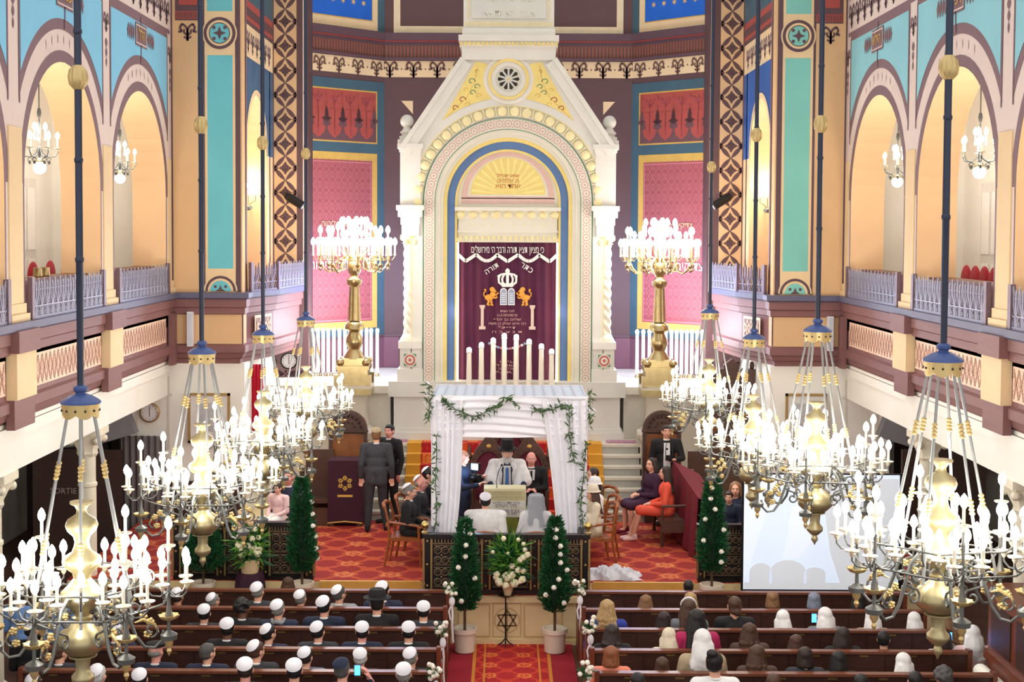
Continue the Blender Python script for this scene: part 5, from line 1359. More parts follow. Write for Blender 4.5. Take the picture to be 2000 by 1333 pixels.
# ================================================================ PEOPLE
def fuse(mb, voxel, smooth=2, fac=.5):
    me = bpy.data.meshes.new('tmp'); me.from_pydata(mb.v, [], mb.f)
    o = bpy.data.objects.new('tmp', me); C.objects.link(o)
    r = o.modifiers.new('r', 'REMESH'); r.mode = 'VOXEL'; r.voxel_size = voxel
    s = o.modifiers.new('s', 'SMOOTH'); s.factor = fac; s.iterations = smooth
    bpy.context.view_layer.update()
    out = bpy.data.meshes.new_from_object(o.evaluated_get(bpy.context.evaluated_depsgraph_get()))
    bpy.data.objects.remove(o); bpy.data.meshes.remove(me)
    out.polygons.foreach_set('use_smooth', [True]*len(out.polygons)); out.materials.clear(); out.materials.append(None)
    return out
CACHE = {}
def cached(key, fn):
    if key not in CACHE: CACHE[key] = fn()
    return CACHE[key]
V = Vector
def skel(stand=False, lean=0.0, yaw=0, pitch=0, arms=None, sw=.0, legs=None, dz=0):
    z = .47 if stand else 0; S = {}
    up = lambda x, y, h: V((x, y + lean*(h-.5), h+z))
    S['pelvis'] = V((0,0,.52+z)); S['waist'] = up(0,0,.69); S['chest'] = up(0,.01,.85)
    S['neck0'] = up(0,0,.96); S['neck1'] = up(0,.012,1.06); S['head'] = up(0,.022,1.135)
    for s, n in ((-1,'L'),(1,'R')):
        S['sh'+n] = up(s*(.195+sw), 0, .94)
        if stand:
            S['el'+n] = V((s*.25,-.02,1.12)); S['wr'+n] = V((s*.26,.06,.88)); S['hd'+n] = V((0,.15,-1))
            S['hip'+n] = V((s*.09,0,.95)); S['kn'+n] = V((s*.11,.02,.50)); S['an'+n] = V((s*.12,-.02,.09)); S['to'+n] = V((s*.15,.15,.04))
        else:
            S['el'+n] = up(s*.24,.04,.66); S['wr'+n] = V((s*.10,.27,.585)); S['hd'+n] = V((-s*.5,.8,-.1))
            S['hip'+n] = V((s*.09,.02,.52)); S['kn'+n] = V((s*.12,.45,.50)); S['an'+n] = V((s*.12,.44,.09)); S['to'+n] = V((s*.14,.60,.04))
    if arms:
        for k, v in arms.items(): S[k] = V(v)
    if legs:
        for k, v in legs.items(): S[k] = V(v)
    S['M'] = Matrix.Rotation(radians(yaw), 3, 'Z') @ Matrix.Rotation(radians(pitch), 3, 'X')
    return S
def hp(S, x, y, z): return S['head'] + S['M'] @ V((x, y, z))
def head_prims(m, S):
    M = S['M']; B = lambda c, r: m.ball(hp(S, *c), r, 0, 14, 10, M)
    B((0,-.012,.022),(.076,.094,.090)); B((0,.022,-.028),(.062,.070,.086)); B((0,.045,-.08),(.036,.034,.028)); B((0,.02,-.06),(.055,.05,.04))
    m.cap(hp(S,0,.085,.012), hp(S,0,.108,-.026), .009, .014); m.ball(hp(S,0,.104,-.026), (.017,.011,.010), 0, 8, 6, M)
    m.cap(hp(S,-.035,.082,.028), hp(S,.035,.082,.028), .012, .012)
    m.cap(hp(S,-.02,.084,-.056), hp(S,.02,.084,-.056), .008, .008); m.cap(hp(S,-.015,.085,-.064), hp(S,.015,.085,-.064), .008, .008)
    for s in (-1,1): m.ball(hp(S, s*.077,-.004,-.01), (.013,.024,.034), 0, 8, 6, M); m.ball(hp(S, s*.036,.066,-.03), (.022,.02,.02), 0, 8, 6, M)
    m.cap(S['neck0'], S['neck1'], .057, .052)
def hand(m, w, d, s, r=.0095):
    d = V(d).normalized(); side = d.cross(V((0,0,1)));
    if side.length < .2: side = V((1,0,0))
    side = side.normalized()*s; n = side.cross(d).normalized(); 
    if n.z > 0: n = -n
    c = w + d*.045; R3 = Matrix((side, d, n)).transposed(); m.ball(c, (.040,.050,.017), 0, 10, 8, R3); m.cap(w - d*.02, w + d*.02, .026, .026)
    for i, L in enumerate((.062,.072,.068,.052)):
        o = (i-1.5)*.0215; b = w + d*.082 + side*o; k = b + d*L*.45 + n*.012; t = k + d*L*.38 + n*.028
        m.cap(b, k, r, r*.95, 0, 8); m.cap(k, t, r*.95, r*.8, 0, 8)
    b = w + d*.02 - side*.032; k = b + d*.032 - side*.024 + n*.006; t = k + d*.03 - side*.004 + n*.012
    m.cap(b, k, .013, .012, 0, 8); m.cap(k, t, .011, .009, 0, 8)
def body_mesh(S, voxel=.011):
    m = MB(); m.ball(S['pelvis'], (.15,.11,.10)); m.ball(S['waist'], (.125,.09,.14)); m.ball(S['chest'], (.145,.10,.14)); m.cap(S['shL'], S['shR'], .05, .05)
    head_prims(m, S)
    for n, s in (('L',-1),('R',1)):
        m.cap(S['sh'+n], S['el'+n], .050, .040); m.cap(S['el'+n], S['wr'+n], .040, .027); hand(m, S['wr'+n], S['hd'+n], s)
        m.cap(S['hip'+n], S['kn'+n], .075, .055); m.cap(S['kn'+n], S['an'+n], .052, .036); m.cap(S['an'+n]+V((0,-.02,-.03)), S['to'+n], .038, .03)
    return fuse(m, voxel, 2)
def jacket_mesh(S, stand=False, wide=0, long=0.0, sleeve=1.0, voxel=.016):
    m = MB(); p, w, c = S['pelvis'], S['waist'], S['chest']
    m.ball(c, (.178+wide,.128,.155), 0, 16, 12); m.ball(w, (.160+wide,.122,.16), 0, 16, 12); m.ball(p+V((0,0,.03)), (.178+wide,.135,.13), 0, 16, 12)
    m.cap(S['shL'], S['shR'], .070, .070); m.cap(S['shL'], S['neck0']+V((-.04,-.005,.0)), .068, .062); m.cap(S['shR'], S['neck0']+V((.04,-.005,.0)), .068, .062)
    if stand: m.cap(p+V((-.06,0,.02)), p+V((-.07,0,-.14-long)), .12, .12); m.cap(p+V((.06,0,.02)), p+V((.07,0,-.14-long)), .12, .12)
    for n in 'LR':
        e = S['el'+n].lerp(S['wr'+n], .92*sleeve) if sleeve > .3 else S['sh'+n].lerp(S['el'+n], .75)
        m.cap(S['sh'+n], S['el'+n] if sleeve > .3 else e, .073, .056)
        if sleeve > .3: m.cap(S['el'+n], e, .054, .042)
    return fuse(m, voxel, 3)
def trousers_mesh(S):
    m = MB(); m.ball(S['pelvis'], (.165,.125,.115))
    for n in 'LR': m.cap(S['hip'+n], S['kn'+n], .095, .072); m.cap(S['kn'+n], S['an'+n]+V((0,0,.02)), .070, .058)
    return fuse(m, .018, 2)
def shoes_mesh(S):
    m = MB()
    for n in 'LR': d = (S['to'+n]-S['an'+n]); m.cap(S['an'+n]+V((0,-.03,-.045)), S['to'+n]+V((0,.01,0)), .042, .036); m.ball(S['an'+n]+V((0,-.02,-.01)), (.045,.05,.05))
    return fuse(m, .012, 1)
def skirt_mesh(S, L=.62):
    m = MB(); m.ball(S['pelvis'], (.175,.135,.125)); m.ball(S['waist'], (.135,.105,.12))
    for n in 'LR': k = S['hip'+n].lerp(S['kn'+n], 1.0); m.cap(S['hip'+n], k, .10, .082); m.cap(k, k.lerp(S['an'+n], max(0.01, L-.6)), .08, .08)
    m.cap((S['hipL']+S['hipR'])/2, (S['knL']+S['knR'])/2, .1, .08)
    return fuse(m, .018, 3)
def hair_mesh(S, style):
    m = MB(); M = S['M']; B = lambda c, r: m.ball(hp(S, *c), r, 0, 16, 12, M); rnd = random.Random(len(style)*7)
    B((0,-.020,.028),(.084,.096,.092))
    if style == 'short': B((0,-.035,-.02),(.078,.075,.06)); B((0,.02,.07),(.06,.06,.038))
    elif style == 'bald': m = MB(); B((0,-.045,-.01),(.081,.070,.05))
    elif style == 'curly':
        for i in range(60): a, e = rnd.uniform(0,2*pi), rnd.uniform(-.5,1.4); d = V((cos(a)*cos(e)*.09, sin(a)*cos(e)*.10-.02, sin(e)*.10+.02)); (m.ball(hp(S,*d), .024, 0, 7, 5) if d.y < .05 else None)
    elif style == 'bob':
        for i in range(13): a = radians(150+20*i-30); m.cap(hp(S,.056*cos(a),.060*sin(a)-.01,.06), hp(S,.086*cos(a),.086*sin(a)-.01,-.105), .030, .024)
    elif style in ('long', 'wavy'):
        for i in range(11):
            a = radians(170+20*i); w_ = .018*rnd.uniform(-1,1); p0 = hp(S,.058*cos(a),.062*sin(a)-.01,.06); p1 = hp(S,.088*cos(a)+w_,.088*sin(a)-.015,-.10)
            p2 = V((S['neck0'].x+.115*cos(a)*1.0, S['neck0'].y-.10+.02*sin(3*a), S['neck0'].z-.12-.05*rnd.random()))
            m.cap(p0, p1, .030, .032); m.cap(p1, p2, .032, .02)
            if style == 'wavy':
                for f in (.1,.35,.6,.85): m.ball(p1.lerp(p2, f)+V((rnd.uniform(-.02,.02),-.01,0)), .033, 0, 8, 6)
    elif style == 'bun': B((0,-.03,-.02),(.08,.08,.06)); B((-.015,-.07,.105),(.055,.05,.045))
    elif style == 'updo': B((0,-.03,-.02),(.08,.08,.065)); B((.02,-.085,-.06),(.05,.045,.05)); B((-.03,-.07,-.05),(.04,.04,.04))
    elif style == 'pony': B((0,-.03,-.02),(.08,.08,.06)); m.cap(hp(S,0,-.1,0), hp(S,0,-.13,-.2), .035, .02)
    return fuse(m, .012, 2, .4)
def kippah_mesh(S, tilt=-32, r=.1085, ang=54, flat=1.0):
    m = MB(); R3 = S['M'] @ Matrix.Rotation(radians(-tilt), 3, 'X'); vs = []; fs = []; nr, n = 7, 24
    for inner in (0, 1):
        for j in range(nr+1):
            t = radians(ang)*j/nr; rr = r - inner*.004
            for i in range(n): a = 2*pi*i/n; k = 1+.012*abs(sin(a*2))*sin(t); vs.append(hp(S, 0,-.020,.028) + R3 @ V((rr*k*sin(t)*cos(a), rr*k*sin(t)*sin(a), rr*flat*cos(t))))
    for inner in (0, 1):
        o = inner*(nr+1)*n
        for j in range(nr):
            for i in range(n): f = (o+j*n+i, o+(j+1)*n+i, o+(j+1)*n+(i+1)%n, o+j*n+(i+1)%n); fs.append(f if not inner else f[::-1])
    for i in range(n): fs.append((nr*n+i, (nr+1)*n+nr*n+i, (nr+1)*n+nr*n+(i+1)%n, nr*n+(i+1)%n))
    m.add(vs, fs); m.v = [tuple(p) for p in m.v]
    me = m.mesh('kippah', M_cloth, True, 60); return me
def scarf_mesh(S, long=True):
    m = MB(); M = S['M']; B = lambda c, r: m.ball(hp(S, *c), r, 0, 16, 12, M); B((0,-.02,.028),(.094,.108,.104)); B((0,-.03,-.05),(.088,.09,.07))
    m.cap(hp(S,0,-.025,0), S['neck0']+V((0,-.035,.04)), .100, .124); m.ball(S['neck0']+V((0,-.04,-.03)), (.155,.10,.09), 0, 14, 10)
    if long:
        nk = S['neck0']
        for i in range(7): f = (i-3)/3; m.cap(hp(S, f*.07,-.07,-.03), nk+V((f*.11,-.095,-.07-.04*abs(sin(i*2)))), .045, .03)
    return fuse(m, .012, 3)
def collar_mesh(S):
    m = MB(); c = S['neck0'].lerp(S['neck1'], .35); n = 20; m.tube([c+V((.062*cos(2*pi*i/n), .058*sin(2*pi*i/n), .006*sin(2*pi*i/n+pi))) for i in range(n)], .013, 6, 0, True)
    return m.mesh('collar', M_cloth, True)
def hat_mesh(S, kind):
    m = MB(); b = hp(S,0,-.01,.075)
    prof = {'fedora': [(.165,-.01),(.168,.0),(.105,.012),(.10,.07),(.08,.10),(.03,.088)], 'top': [(.15,-.01),(.15,.004),(.098,.012),(.095,.145),(.08,.158),(.03,.15)],
            'cloche': [(.128,-.055),(.104,-.035),(.098,.0),(.088,.03),(.06,.052),(.02,.058)], 'cap': [(.105,-.01),(.112,.01),(.11,.03),(.06,.045)]}[kind]
    m.lathe(prof, (0,0,0), 28); R3 = S['M']; m.v = [tuple(b + R3 @ V(p)) for p in m.v]; return m.mesh('hat', M_black, True)
SKIN = {'fair': mat('skin_fair', (226,170,144), .55, var=.04), 'tan': mat('skin_tan', (196,136,104), .55, var=.04), 'dark': mat('skin_dark', (110,70,52), .5, var=.04), 'pink': mat('skin_pink', (228,160,146), .55, var=.04)}
def cm_(name, c, r=.8):
    if name.startswith('hair'): return mat(name, c, r, var=.42, scale=3.0, stretch=(34,34,3), bump=.6, bdist=.015)
    return mat(name, c, r, var=.12, scale=14)
HAIRC = {'black': cm_('hair_black', (20,18,20), .5), 'dark': cm_('hair_dark_brown', (46,32,28), .5), 'brown': cm_('hair_brown', (78,50,36), .5), 'lightbrown': cm_('hair_light_brown', (134,98,66), .5),
         'blond': cm_('hair_blond', (178,146,100), .5), 'grey': cm_('hair_grey', (132,130,126), .6), 'white': cm_('hair_white', (206,204,198), .6), 'auburn': cm_('hair_auburn', (138,80,46), .5), 'darkgrey': cm_('hair_dark_grey', (80,78,78), .6), 'bluegrey': cm_('hair_blue_grey', (130,140,160), .6)}
CL = {'black': cm_('cloth_black', (20,20,24)), 'navy': cm_('cloth_navy', (26,36,62)), 'charcoal': cm_('cloth_charcoal', (48,50,56)), 'grey': cm_('cloth_grey', (112,116,122)), 'bluegrey': cm_('cloth_blue_grey', (92,100,124)), 'lightgrey': cm_('cloth_light_grey', (150,152,156)),
      'white': cm_('cloth_white', (238,236,236)), 'cream': cm_('cloth_cream', (226,214,190)), 'beige': cm_('cloth_beige', (178,160,130)), 'blue': cm_('cloth_blue', (40,56,150)), 'skyblue': cm_('cloth_sky_blue', (120,160,220)), 'magenta': cm_('cloth_magenta', (178,34,92)),
      'pink': cm_('cloth_pink', (234,170,176)), 'salmon': cm_('cloth_salmon', (240,138,112)), 'coral': cm_('cloth_coral', (246,92,66)), 'purple': cm_('cloth_deep_purple', (62,26,58)), 'brown': cm_('cloth_brown', (80,58,48)), 'palepink': cm_('cloth_pale_pink', (240,200,200)), 'plum': cm_('cloth_plum', (120,20,50)),'tweed': mat('cloth_tweed', (62,64,70), .85, var=.3, scale=60)}
def add_person(key, S, loc, rz, label, group, skin='fair', hair='dark', style='short', top='navy', bottom='black', sc_=1.0, stand=False, dress=False, kip=None, scarf=None, hat=None, collar=True, face=False, sleeve=1.0, shoes='black', wide=0, long=0.0, skirtL=.62):
    bm = cached(('b',key), lambda: body_mesh(S, .009 if face else .012))
    o = inst(bm, 'person', None, loc, (0,0,rz), (sc_,)*3, [SKIN[skin]]); tag(o, label, 'person', group)
    inst(cached(('j',key,sleeve,wide,long), lambda: jacket_mesh(S, stand, wide, long, sleeve)), 'dress_top' if dress else 'jacket', o, mats=[CL[top]])
    if dress: inst(cached(('s',key,skirtL), lambda: skirt_mesh(S, skirtL)), 'skirt', o, mats=[CL[bottom]])
    else: inst(cached(('t',key), lambda: trousers_mesh(S)), 'trousers', o, mats=[CL[bottom]])
    inst(cached(('f',key), lambda: shoes_mesh(S)), 'shoes', o, mats=[CL[shoes]])
    if style and not (scarf and style == 'none'): inst(cached(('h',key,style), lambda: hair_mesh(S, style)), 'hair', o, mats=[HAIRC[hair]])
    if kip: inst(cached(('k',key,kip), lambda: kippah_mesh(S, {'w':-44,'n':-30,'t':-16}[kip])), 'skullcap', o, mats=[{'w': mat('satin_white', (236,236,244), .45, var=.02), 'n': CL['navy'], 't': CL['beige']}[kip]])
    if scarf: inst(cached(('sc',key), lambda: scarf_mesh(S)), 'headscarf', o, mats=[CL[scarf]])
    if hat: inst(cached(('ht',key,hat[0]), lambda: hat_mesh(S, hat[0])), 'hat', o, mats=[CL[hat[1]]])
    if collar: inst(cached(('c',key), lambda: collar_mesh(S)), 'collar', o, mats=[CL['white']])
    if face:
        for s in (-1, 1):
            def eye(s=s):
                m = MB(); m.ball(hp(S,s*.032,.080,.006), (.013,.008,.007), 0, 8, 6, S['M']); m.ball(hp(S,s*.032,.087,.006), (.0055,.004,.0055), 1, 8, 6, S['M']); m.cap(hp(S,s*.018,.094,.030), hp(S,s*.046,.086,.028), .0045, .004, 2, 6); return m.mesh('eye', [CL['white'], CL['black'], HAIRC[hair]], True)
            inst(eye(), 'eye', o)
        m = MB(); m.cap(hp(S,-.02,.092,-.059), hp(S,.02,.092,-.059), .005, .005); inst(m.mesh('mouth', mat('lips', (176,92,84), .5), True), 'mouth', o)
    return o

# ---- congregation seen from behind
YAWS = {}
def aud(px, py, row, label, sex='m', yaw=0, **kw):
    Y = ROWS[row] + .20; x = WX(px, Y, py); zt = WZ(py, Y, px)
    ya = -yaw
    key = ('aud', sex, ya); 
    if key not in YAWS: YAWS[key] = skel(yaw=ya, pitch=-2, sw=0 if sex == 'm' else -.02, lean=.04)
    ht = 1.262 if kw.get('style') not in ('bun',) else 1.30
    if kw.get('hat'): ht = 1.30
    s_ = max(.84, min(1.1, zt/ht))
    if sex == 'w': kw.setdefault('collar', False); kw.setdefault('style', 'long')
    else: kw.setdefault('kip', 'w')
    if kw.get('kip') == 'none': kw['kip'] = None
    grp = 'seated men on the left pews' if px < 990 else 'seated women on the right pews'
    return add_person(key, YAWS[key], (x, Y, 0), 0, label, grp, sc_=s_, **kw)
aud(562,1127,0,'person with long brown hair at the front left pew by the potted tree','w',hair='brown',top='black')
aud(416,1160,1,'person with grey hair and white skullcap turned right, second left pew beneath chandelier','m',40,hair='grey',top='black',style='short')
aud(503,1139,1,'person with grey hair, white skullcap and dark suit before the draped pedestal','m',20,hair='grey',top='charcoal')
aud(587,1154,1,'person with grey hair and white skullcap before the left potted tree','m',20,hair='grey',top='black')
aud(662,1145,1,'person in a light grey suit and white skullcap, head turned right','m',40,hair='darkgrey',top='lightgrey')
aud(748,1137,1,'person in navy suit and white skullcap just beyond the black hat','m',20,hair='black',top='navy')
aud(346,1150,1,'person in navy jacket behind the right edge of the nearest left chandelier','m',20,hair='dark',top='navy',skin='tan')
aud(110,1150,1,'person in pale blue shirt seen through the nearest left chandelier','m',0,hair='dark',top='skyblue',kip='none')
aud(40,1152,1,'person in sky blue shirt at the far left of the second pew','m',20,hair='dark',top='skyblue')
aud(398,1182,2,'person in black with white skullcap, leftmost clear head of the third left pew','m',0,hair='black',top='charcoal')
aud(473,1170,2,'person with curly black hair and no skullcap, third left pew','m',40,hair='black',style='curly',top='black',kip='none',skin='dark')
aud(543,1173,2,'person with grey hair, white skullcap and pale neck scarf','m',20,hair='grey',top='navy',scarf=None)
aud(633,1166,2,'person in navy suit with dark hair and white skullcap, left of the black hat','m',20,hair='black',top='navy')
aud(736,1154,2,'person wearing a wide black felt hat and black coat','m',0,hair='black',top='black',hat=('fedora','black'),kip='none',wide=.03)
aud(827,1176,2,'person in dark suit and white collar at the aisle end of third left pew','m',0,hair='black',top='charcoal')
aud(443,1209,3,'person with dark skin, black suit and white skullcap in the fourth left pew','m',0,hair='black',top='black',skin='dark')
aud(524,1221,3,'person in navy suit, head turned right, second clear skullcap of fourth left pew','m',40,hair='black',top='navy')
aud(621,1216,3,'person in olive dark jacket and white skullcap, middle of the fourth left pew','m',20,hair='black',top='charcoal')
aud(707,1216,3,'person in bright navy suit with white skullcap seen straight from behind','m',0,hair='black',top='navy',skin='pink')
aud(798,1216,3,'person in black suit with white collar, aisle end of fourth left pew','m',0,hair='black',top='black')
aud(225,1215,3,'person in dark suit behind the scrolls of the nearest left chandelier','m',0,hair='dark',top='navy')
aud(60,1212,3,'person in dark suit at far left below chandelier arms','m',20,hair='black',top='black')
aud(404,1257,4,'person with greying black hair and no skullcap in navy suit, fifth left pew','m',40,hair='darkgrey',top='navy',kip='none')
aud(500,1253,4,'person in charcoal suit with brown hair and skullcap, head turned right','m',40,hair='brown',top='charcoal')
aud(597,1266,4,'person in blue grey suit with white skullcap in the fifth left pew','m',20,hair='dark',top='bluegrey')
aud(703,1268,4,'person with white hair and skullcap beyond the raised phone','m',0,hair='white',top='black')
aud(803,1267,4,'person with grey hair and white skullcap, aisle end of the fifth left pew','m',20,hair='grey',top='black')
aud(303,1248,4,'person in flat black cap and dark navy coat with a bare neck','m',20,hair='grey',style='bald',top='navy',kip='none',hat=('cap','black'),skin='pink')
aud(115,1256,4,'person with brown hair looking right beneath the nearest left chandelier','m',40,hair='brown',top='charcoal',kip='none')
aud(478,1287,5,'person with dark cropped hair and white skullcap seen from behind at the bottom edge','m',0,hair='dark',top='black',skin='pink')
aud(574,1289,5,'person with black hair and white skullcap at bottom edge below the blue grey suit','m',0,hair='black',top='black')
phone_man = aud(668,1288,5,'person in navy velvet skullcap holding up a glowing phone','m',20,hair='darkgrey',top='navy',kip='n')
aud(788,1297,5,'person with thick grey hair and white skullcap at the bottom edge by the bouquet','m',0,hair='grey',top='black')
aud(272,1308,5,'person in white skullcap at bottom edge beside the nearest left chandelier','m',0,hair='black',top='black')
aud(65,1318,5,'person in white skullcap at the bottom left corner','m',20,hair='dark',top='black')
aud(190,1300,5,'person with white hair hidden behind the lowest chandelier bulb','m',20,hair='white',top='charcoal')
# right side
W_ = 'w'
aud(1345,1146,0,'person with short black hair in the front right pew',W_,0,hair='black',style='short',top='black')
aud(1262,1162,1,'person with straight light brown hair, second right pew',W_,0,hair='lightbrown',top='brown')
aud(1350,1157,1,'person with long blond hair in the second right pew by the white band',W_,20,hair='blond',style='wavy',top='lightgrey')
aud(1510,1155,1,'person with thick light brown bob below the projection screen',W_,0,hair='lightbrown',style='bob',top='black')
aud(1592,1157,1,'person with blue grey bob at the lower edge of the screen',W_,20,hair='bluegrey',style='bob',top='charcoal')
aud(1187,1171,2,'person with long grey blond hair and a royal blue top',W_,20,hair='blond',style='wavy',top='blue')
aud(1299,1195,2,'person with brown hair swept left, head turned right, third right pew',W_,40,hair='dark',top='brown')
aud(1346,1170,2,'person with dark hair and white headband in grey top',W_,0,hair='brown',top='grey')
aud(1362,1190,3,'person with black hair in a magenta top',W_,0,hair='black',top='magenta')
aud(1436,1165,2,'person with a low brown updo and black top',W_,0,hair='brown',style='updo',top='black',collar=False)
aud(1531,1193,2,'person in white headscarf and pink top below the screen',W_,20,hair='brown',style='short',scarf='white',top='pink')
scarfphone = aud(1612,1188,2,'person in white headscarf raising a small blue phone',W_,-20,hair='brown',style='short',scarf='white',top='grey')
aud(1705,1192,2,'person in blue-lit white headscarf left of the largest right chandelier',W_,0,hair='brown',style='short',scarf='white',top='beige')
aud(1787,1197,2,'person in white headscarf directly left of the chandelier baluster',W_,0,hair='blond',style='short',scarf='white',top='white')
aud(1856,1192,2,'person with wavy light brown hair right of the chandelier baluster',W_,20,hair='lightbrown',style='wavy',top='cream')
aud(1680,1158,1,'person in black top behind the right chandelier scrolls, second right pew',W_,0,hair='black',top='black')
aud(1740,1160,1,'person in dark dress left of the large right baluster, second right pew',W_,0,hair='dark',top='black')
aud(1196,1219,3,'person with long dark brown hair nearest the aisle in fourth right pew',W_,0,hair='dark',style='wavy',top='black')
aud(1308,1228,3,'person in cream headscarf tied at the nape',W_,20,hair='dark',style='short',scarf='cream',top='cream')
aud(1465,1217,3,'person with wavy brown hair in middle of the fourth right pew',W_,0,hair='brown',style='wavy',top='brown')
aud(1556,1240,3,'person with plain brown hair just behind the pink top and scarf',W_,0,hair='brown',top='brown')
aud(1648,1225,3,'person with long near-black hair, fourth right pew below the blue phone',W_,0,hair='dark',top='black')
aud(1728,1233,3,'person with short black hair and white collar in fourth right pew',W_,20,hair='black',style='short',top='black',collar=True)
bluephone = aud(1846,1232,3,'person in white shirt with brown hair beside the glowing blue screen',W_,-20,hair='dark',style='bob',top='white')
aud(1902,1223,3,'person in a large white headscarf near the right wooden booth',W_,0,hair='dark',style='short',scarf='white',top='palepink')
aud(1194,1262,4,'person with auburn hair and salmon top by the aisle',W_,0,hair='auburn',style='bob',top='salmon')
aud(1294,1284,4,'child with short brown hair low in the fifth right pew',W_,0,hair='brown',style='bob',top='brown')
aud(1373,1231,4,'person in long white headscarf and beige jacket raising a hand to the ear',W_,0,hair='dark',style='short',scarf='white',top='beige')
aud(1398,1260,5,'person with high black bun and white jacket',W_,20,hair='black',style='bun',top='white',collar=True)
aud(1480,1260,4,'person with long curly brown hair, fifth right pew',W_,0,hair='brown',style='wavy',top='brown')
aud(1574,1264,4,'person with dark bob and grey top at bottom right of centre',W_,0,hair='dark',style='bob',top='charcoal')
aud(1640,1272,4,'person with long black hair in black, fifth right pew',W_,0,hair='black',top='black')
aud(1765,1277,4,'person in white headscarf and pale pink top at the bottom right',W_,-20,hair='blond',style='short',scarf='white',top='palepink')
aud(1246,1314,5,'person with black hair at the bottom edge left of the cream scarf column',W_,0,hair='black',style='short',top='black')
aud(1512,1316,5,'person with brown hair at the bottom edge below the curly hair',W_,0,hair='brown',style='short',top='charcoal')
aud(1683,1317,5,'person with black hair at the bottom edge below the long black hair',W_,0,hair='black',style='short',top='black')
aud(1845,1303,5,'person with greying brown curls at the bottom right edge',W_,0,hair='darkgrey',style='curly',top='lightgrey')
aud(1790,1312,5,'person with black hair next to greying curls at the bottom edge',W_,0,hair='black',style='short',top='navy')
# neck scarf, headband, phones
def extra(mb, name, mats_, loc, label, cat, **k): return tag(mb.build(name, mats_, None, k.get('smooth', True), loc=loc), label, cat)
M_screen = mat('phone_glow', (90,150,255), .3, emit=((70,150,255), 2.5), var=0)
def phone(px, py, Y, label, rz=0):
    t = thing('phone', W(px, py, Y), label, 'phone', None, rz)
    m = MB(); m.box(-.035,-.004,-.06,.035,.005,.06); m.build('case', M_black, t); m = MB(); m.box(-.031,-.006,-.054,.031,-.004,.054); m.build('screen', M_screen, t); return t
def raised_arm(px, py, Y, sx, par, top='navy', skin='pink'):    # forearm and hand gripping a phone, part of its person
    p = W(px, py, Y); m = MB(); q = p + V((sx*.05, .0, -.05)); m.cap(q+V((sx*.14,-.04,-.26)), q, .042, .028); o = par
    inv = Matrix.Translation(V(par.location)).inverted()
    s_ = par.scale[0]; L = lambda v: (v - V(par.location))/s_
    m2 = MB(); w0 = q; d = V((-sx*.35,0,1)).normalized(); hand(m2, w0, d, sx, .011); m2.cap(w0+V((sx*.03,0,-.05)), w0, .03,.028)
    m2.v = [tuple(L(V(v))) for v in m2.v]; me = fuse(m2, .007, 1); inst(me, 'raised_hand', par, mats=[SKIN[skin]])
    m.v = [tuple(L(V(v))) for v in m.v]; me = fuse(m, .012, 2); inst(me, 'raised_sleeve', par, mats=[CL[top]])
phone(698, 1310, ROWS[5]+.42, 'glowing blue phone held up at the bottom edge by the navy skullcap'); raised_arm(712, 1316, ROWS[5]+.40, 1, phone_man)
phone(1590, 1208, ROWS[2]+.40, 'small blue phone held up before the grey topped headscarf'); raised_arm(1600, 1214, ROWS[2]+.38, 1, scarfphone, 'black', 'fair')
t = thing('tablet', W(1847, 1252, ROWS[3]+.5), 'glowing blue tablet screen at the foot of the large right baluster', 'tablet'); m = MB(); m.box(-.08,-.004,-.11,.08,.006,.11); m.build('case', M_black, t); m = MB(); m.box(-.074,-.006,-.1,.074,-.004,.1); m.build('screen', M_screen, t)

# ---- people on the platform
Z = ST + .012
def place(px, Y, py=1000): return (WX(px, Y, py), Y, Z)
G = 'people on the platform'
S = skel(True, .0, 0, -8, arms={'elL':(-.27,.10,1.17),'wrL':(-.25,.34,1.12),'hdL':(.2,1,.1),'elR':(.27,.10,1.17),'wrR':(.25,.34,1.12),'hdR':(-.2,1,.1)})
of = add_person('officiant', S, place(990,22.45), pi, 'bearded officiant in black hat and white prayer shawl standing at the lectern', None, hair='grey', style='short', top='navy', bottom='black', stand=True, hat=('top','black'), face=True, sc_=1.0)
m = MB(); B_ = lambda c, r: m.ball(hp(S,*c), r, 0, 12, 8, S['M'])
B_((0,.05,-.085),(.058,.05,.05)); B_((0,.07,-.125),(.042,.04,.045)); B_((-.05,.02,-.05),(.025,.04,.045)); B_((.05,.02,-.05),(.025,.04,.045)); B_((0,.088,-.045),(.035,.014,.01))
inst(fuse(m, .010, 2), 'beard', of, mats=[HAIRC['white']])
m = MB(); c = S['chest']
for s in (-1,1):
    m.cap(S['neck0']+V((s*.075,-.015,.01)), S['shR' if s>0 else 'shL']+V((s*.02,0,.02)), .074, .086); m.cap(S['sh'+('R' if s>0 else 'L')]+V((s*.02,.0,0)), S['el'+('R' if s>0 else 'L')]+V((s*.03,.03,.02)), .085, .095)
    m.cap(S['neck0']+V((s*.085,.05,.0)), V((s*.125,.13,1.02)), .05, .06); m.cap(V((s*.2,.06,1.3)), V((s*.19,.16,1.08)), .09, .09)
m.ball(c+V((0,-.06,.02)), (.2,.09,.2), 0, 14, 10)
inst(fuse(m, .014, 3), 'prayer_shawl', of, mats=[CL['white']])
m = MB(); m.prism([(-.035,1.0),(.035,1.0),(.022,1.40),(-.022,1.40)], (0,.172,0), (1,0,0),(0,0,1),(0,1,0), 0, .012); m.prism([(-.085,1.0),(-.068,1.0),(-.055,1.42),(-.07,1.42)], (0,.168,0),(1,0,0),(0,0,1),(0,1,0),0,.014,1); m.prism([(.085,1.0),(.068,1.0),(.055,1.42),(.07,1.42)], (0,.168,0),(1,0,0),(0,0,1),(0,1,0),0,.014,1)
m.box(-.066,.12,1.0,.066,.170,1.42,2)
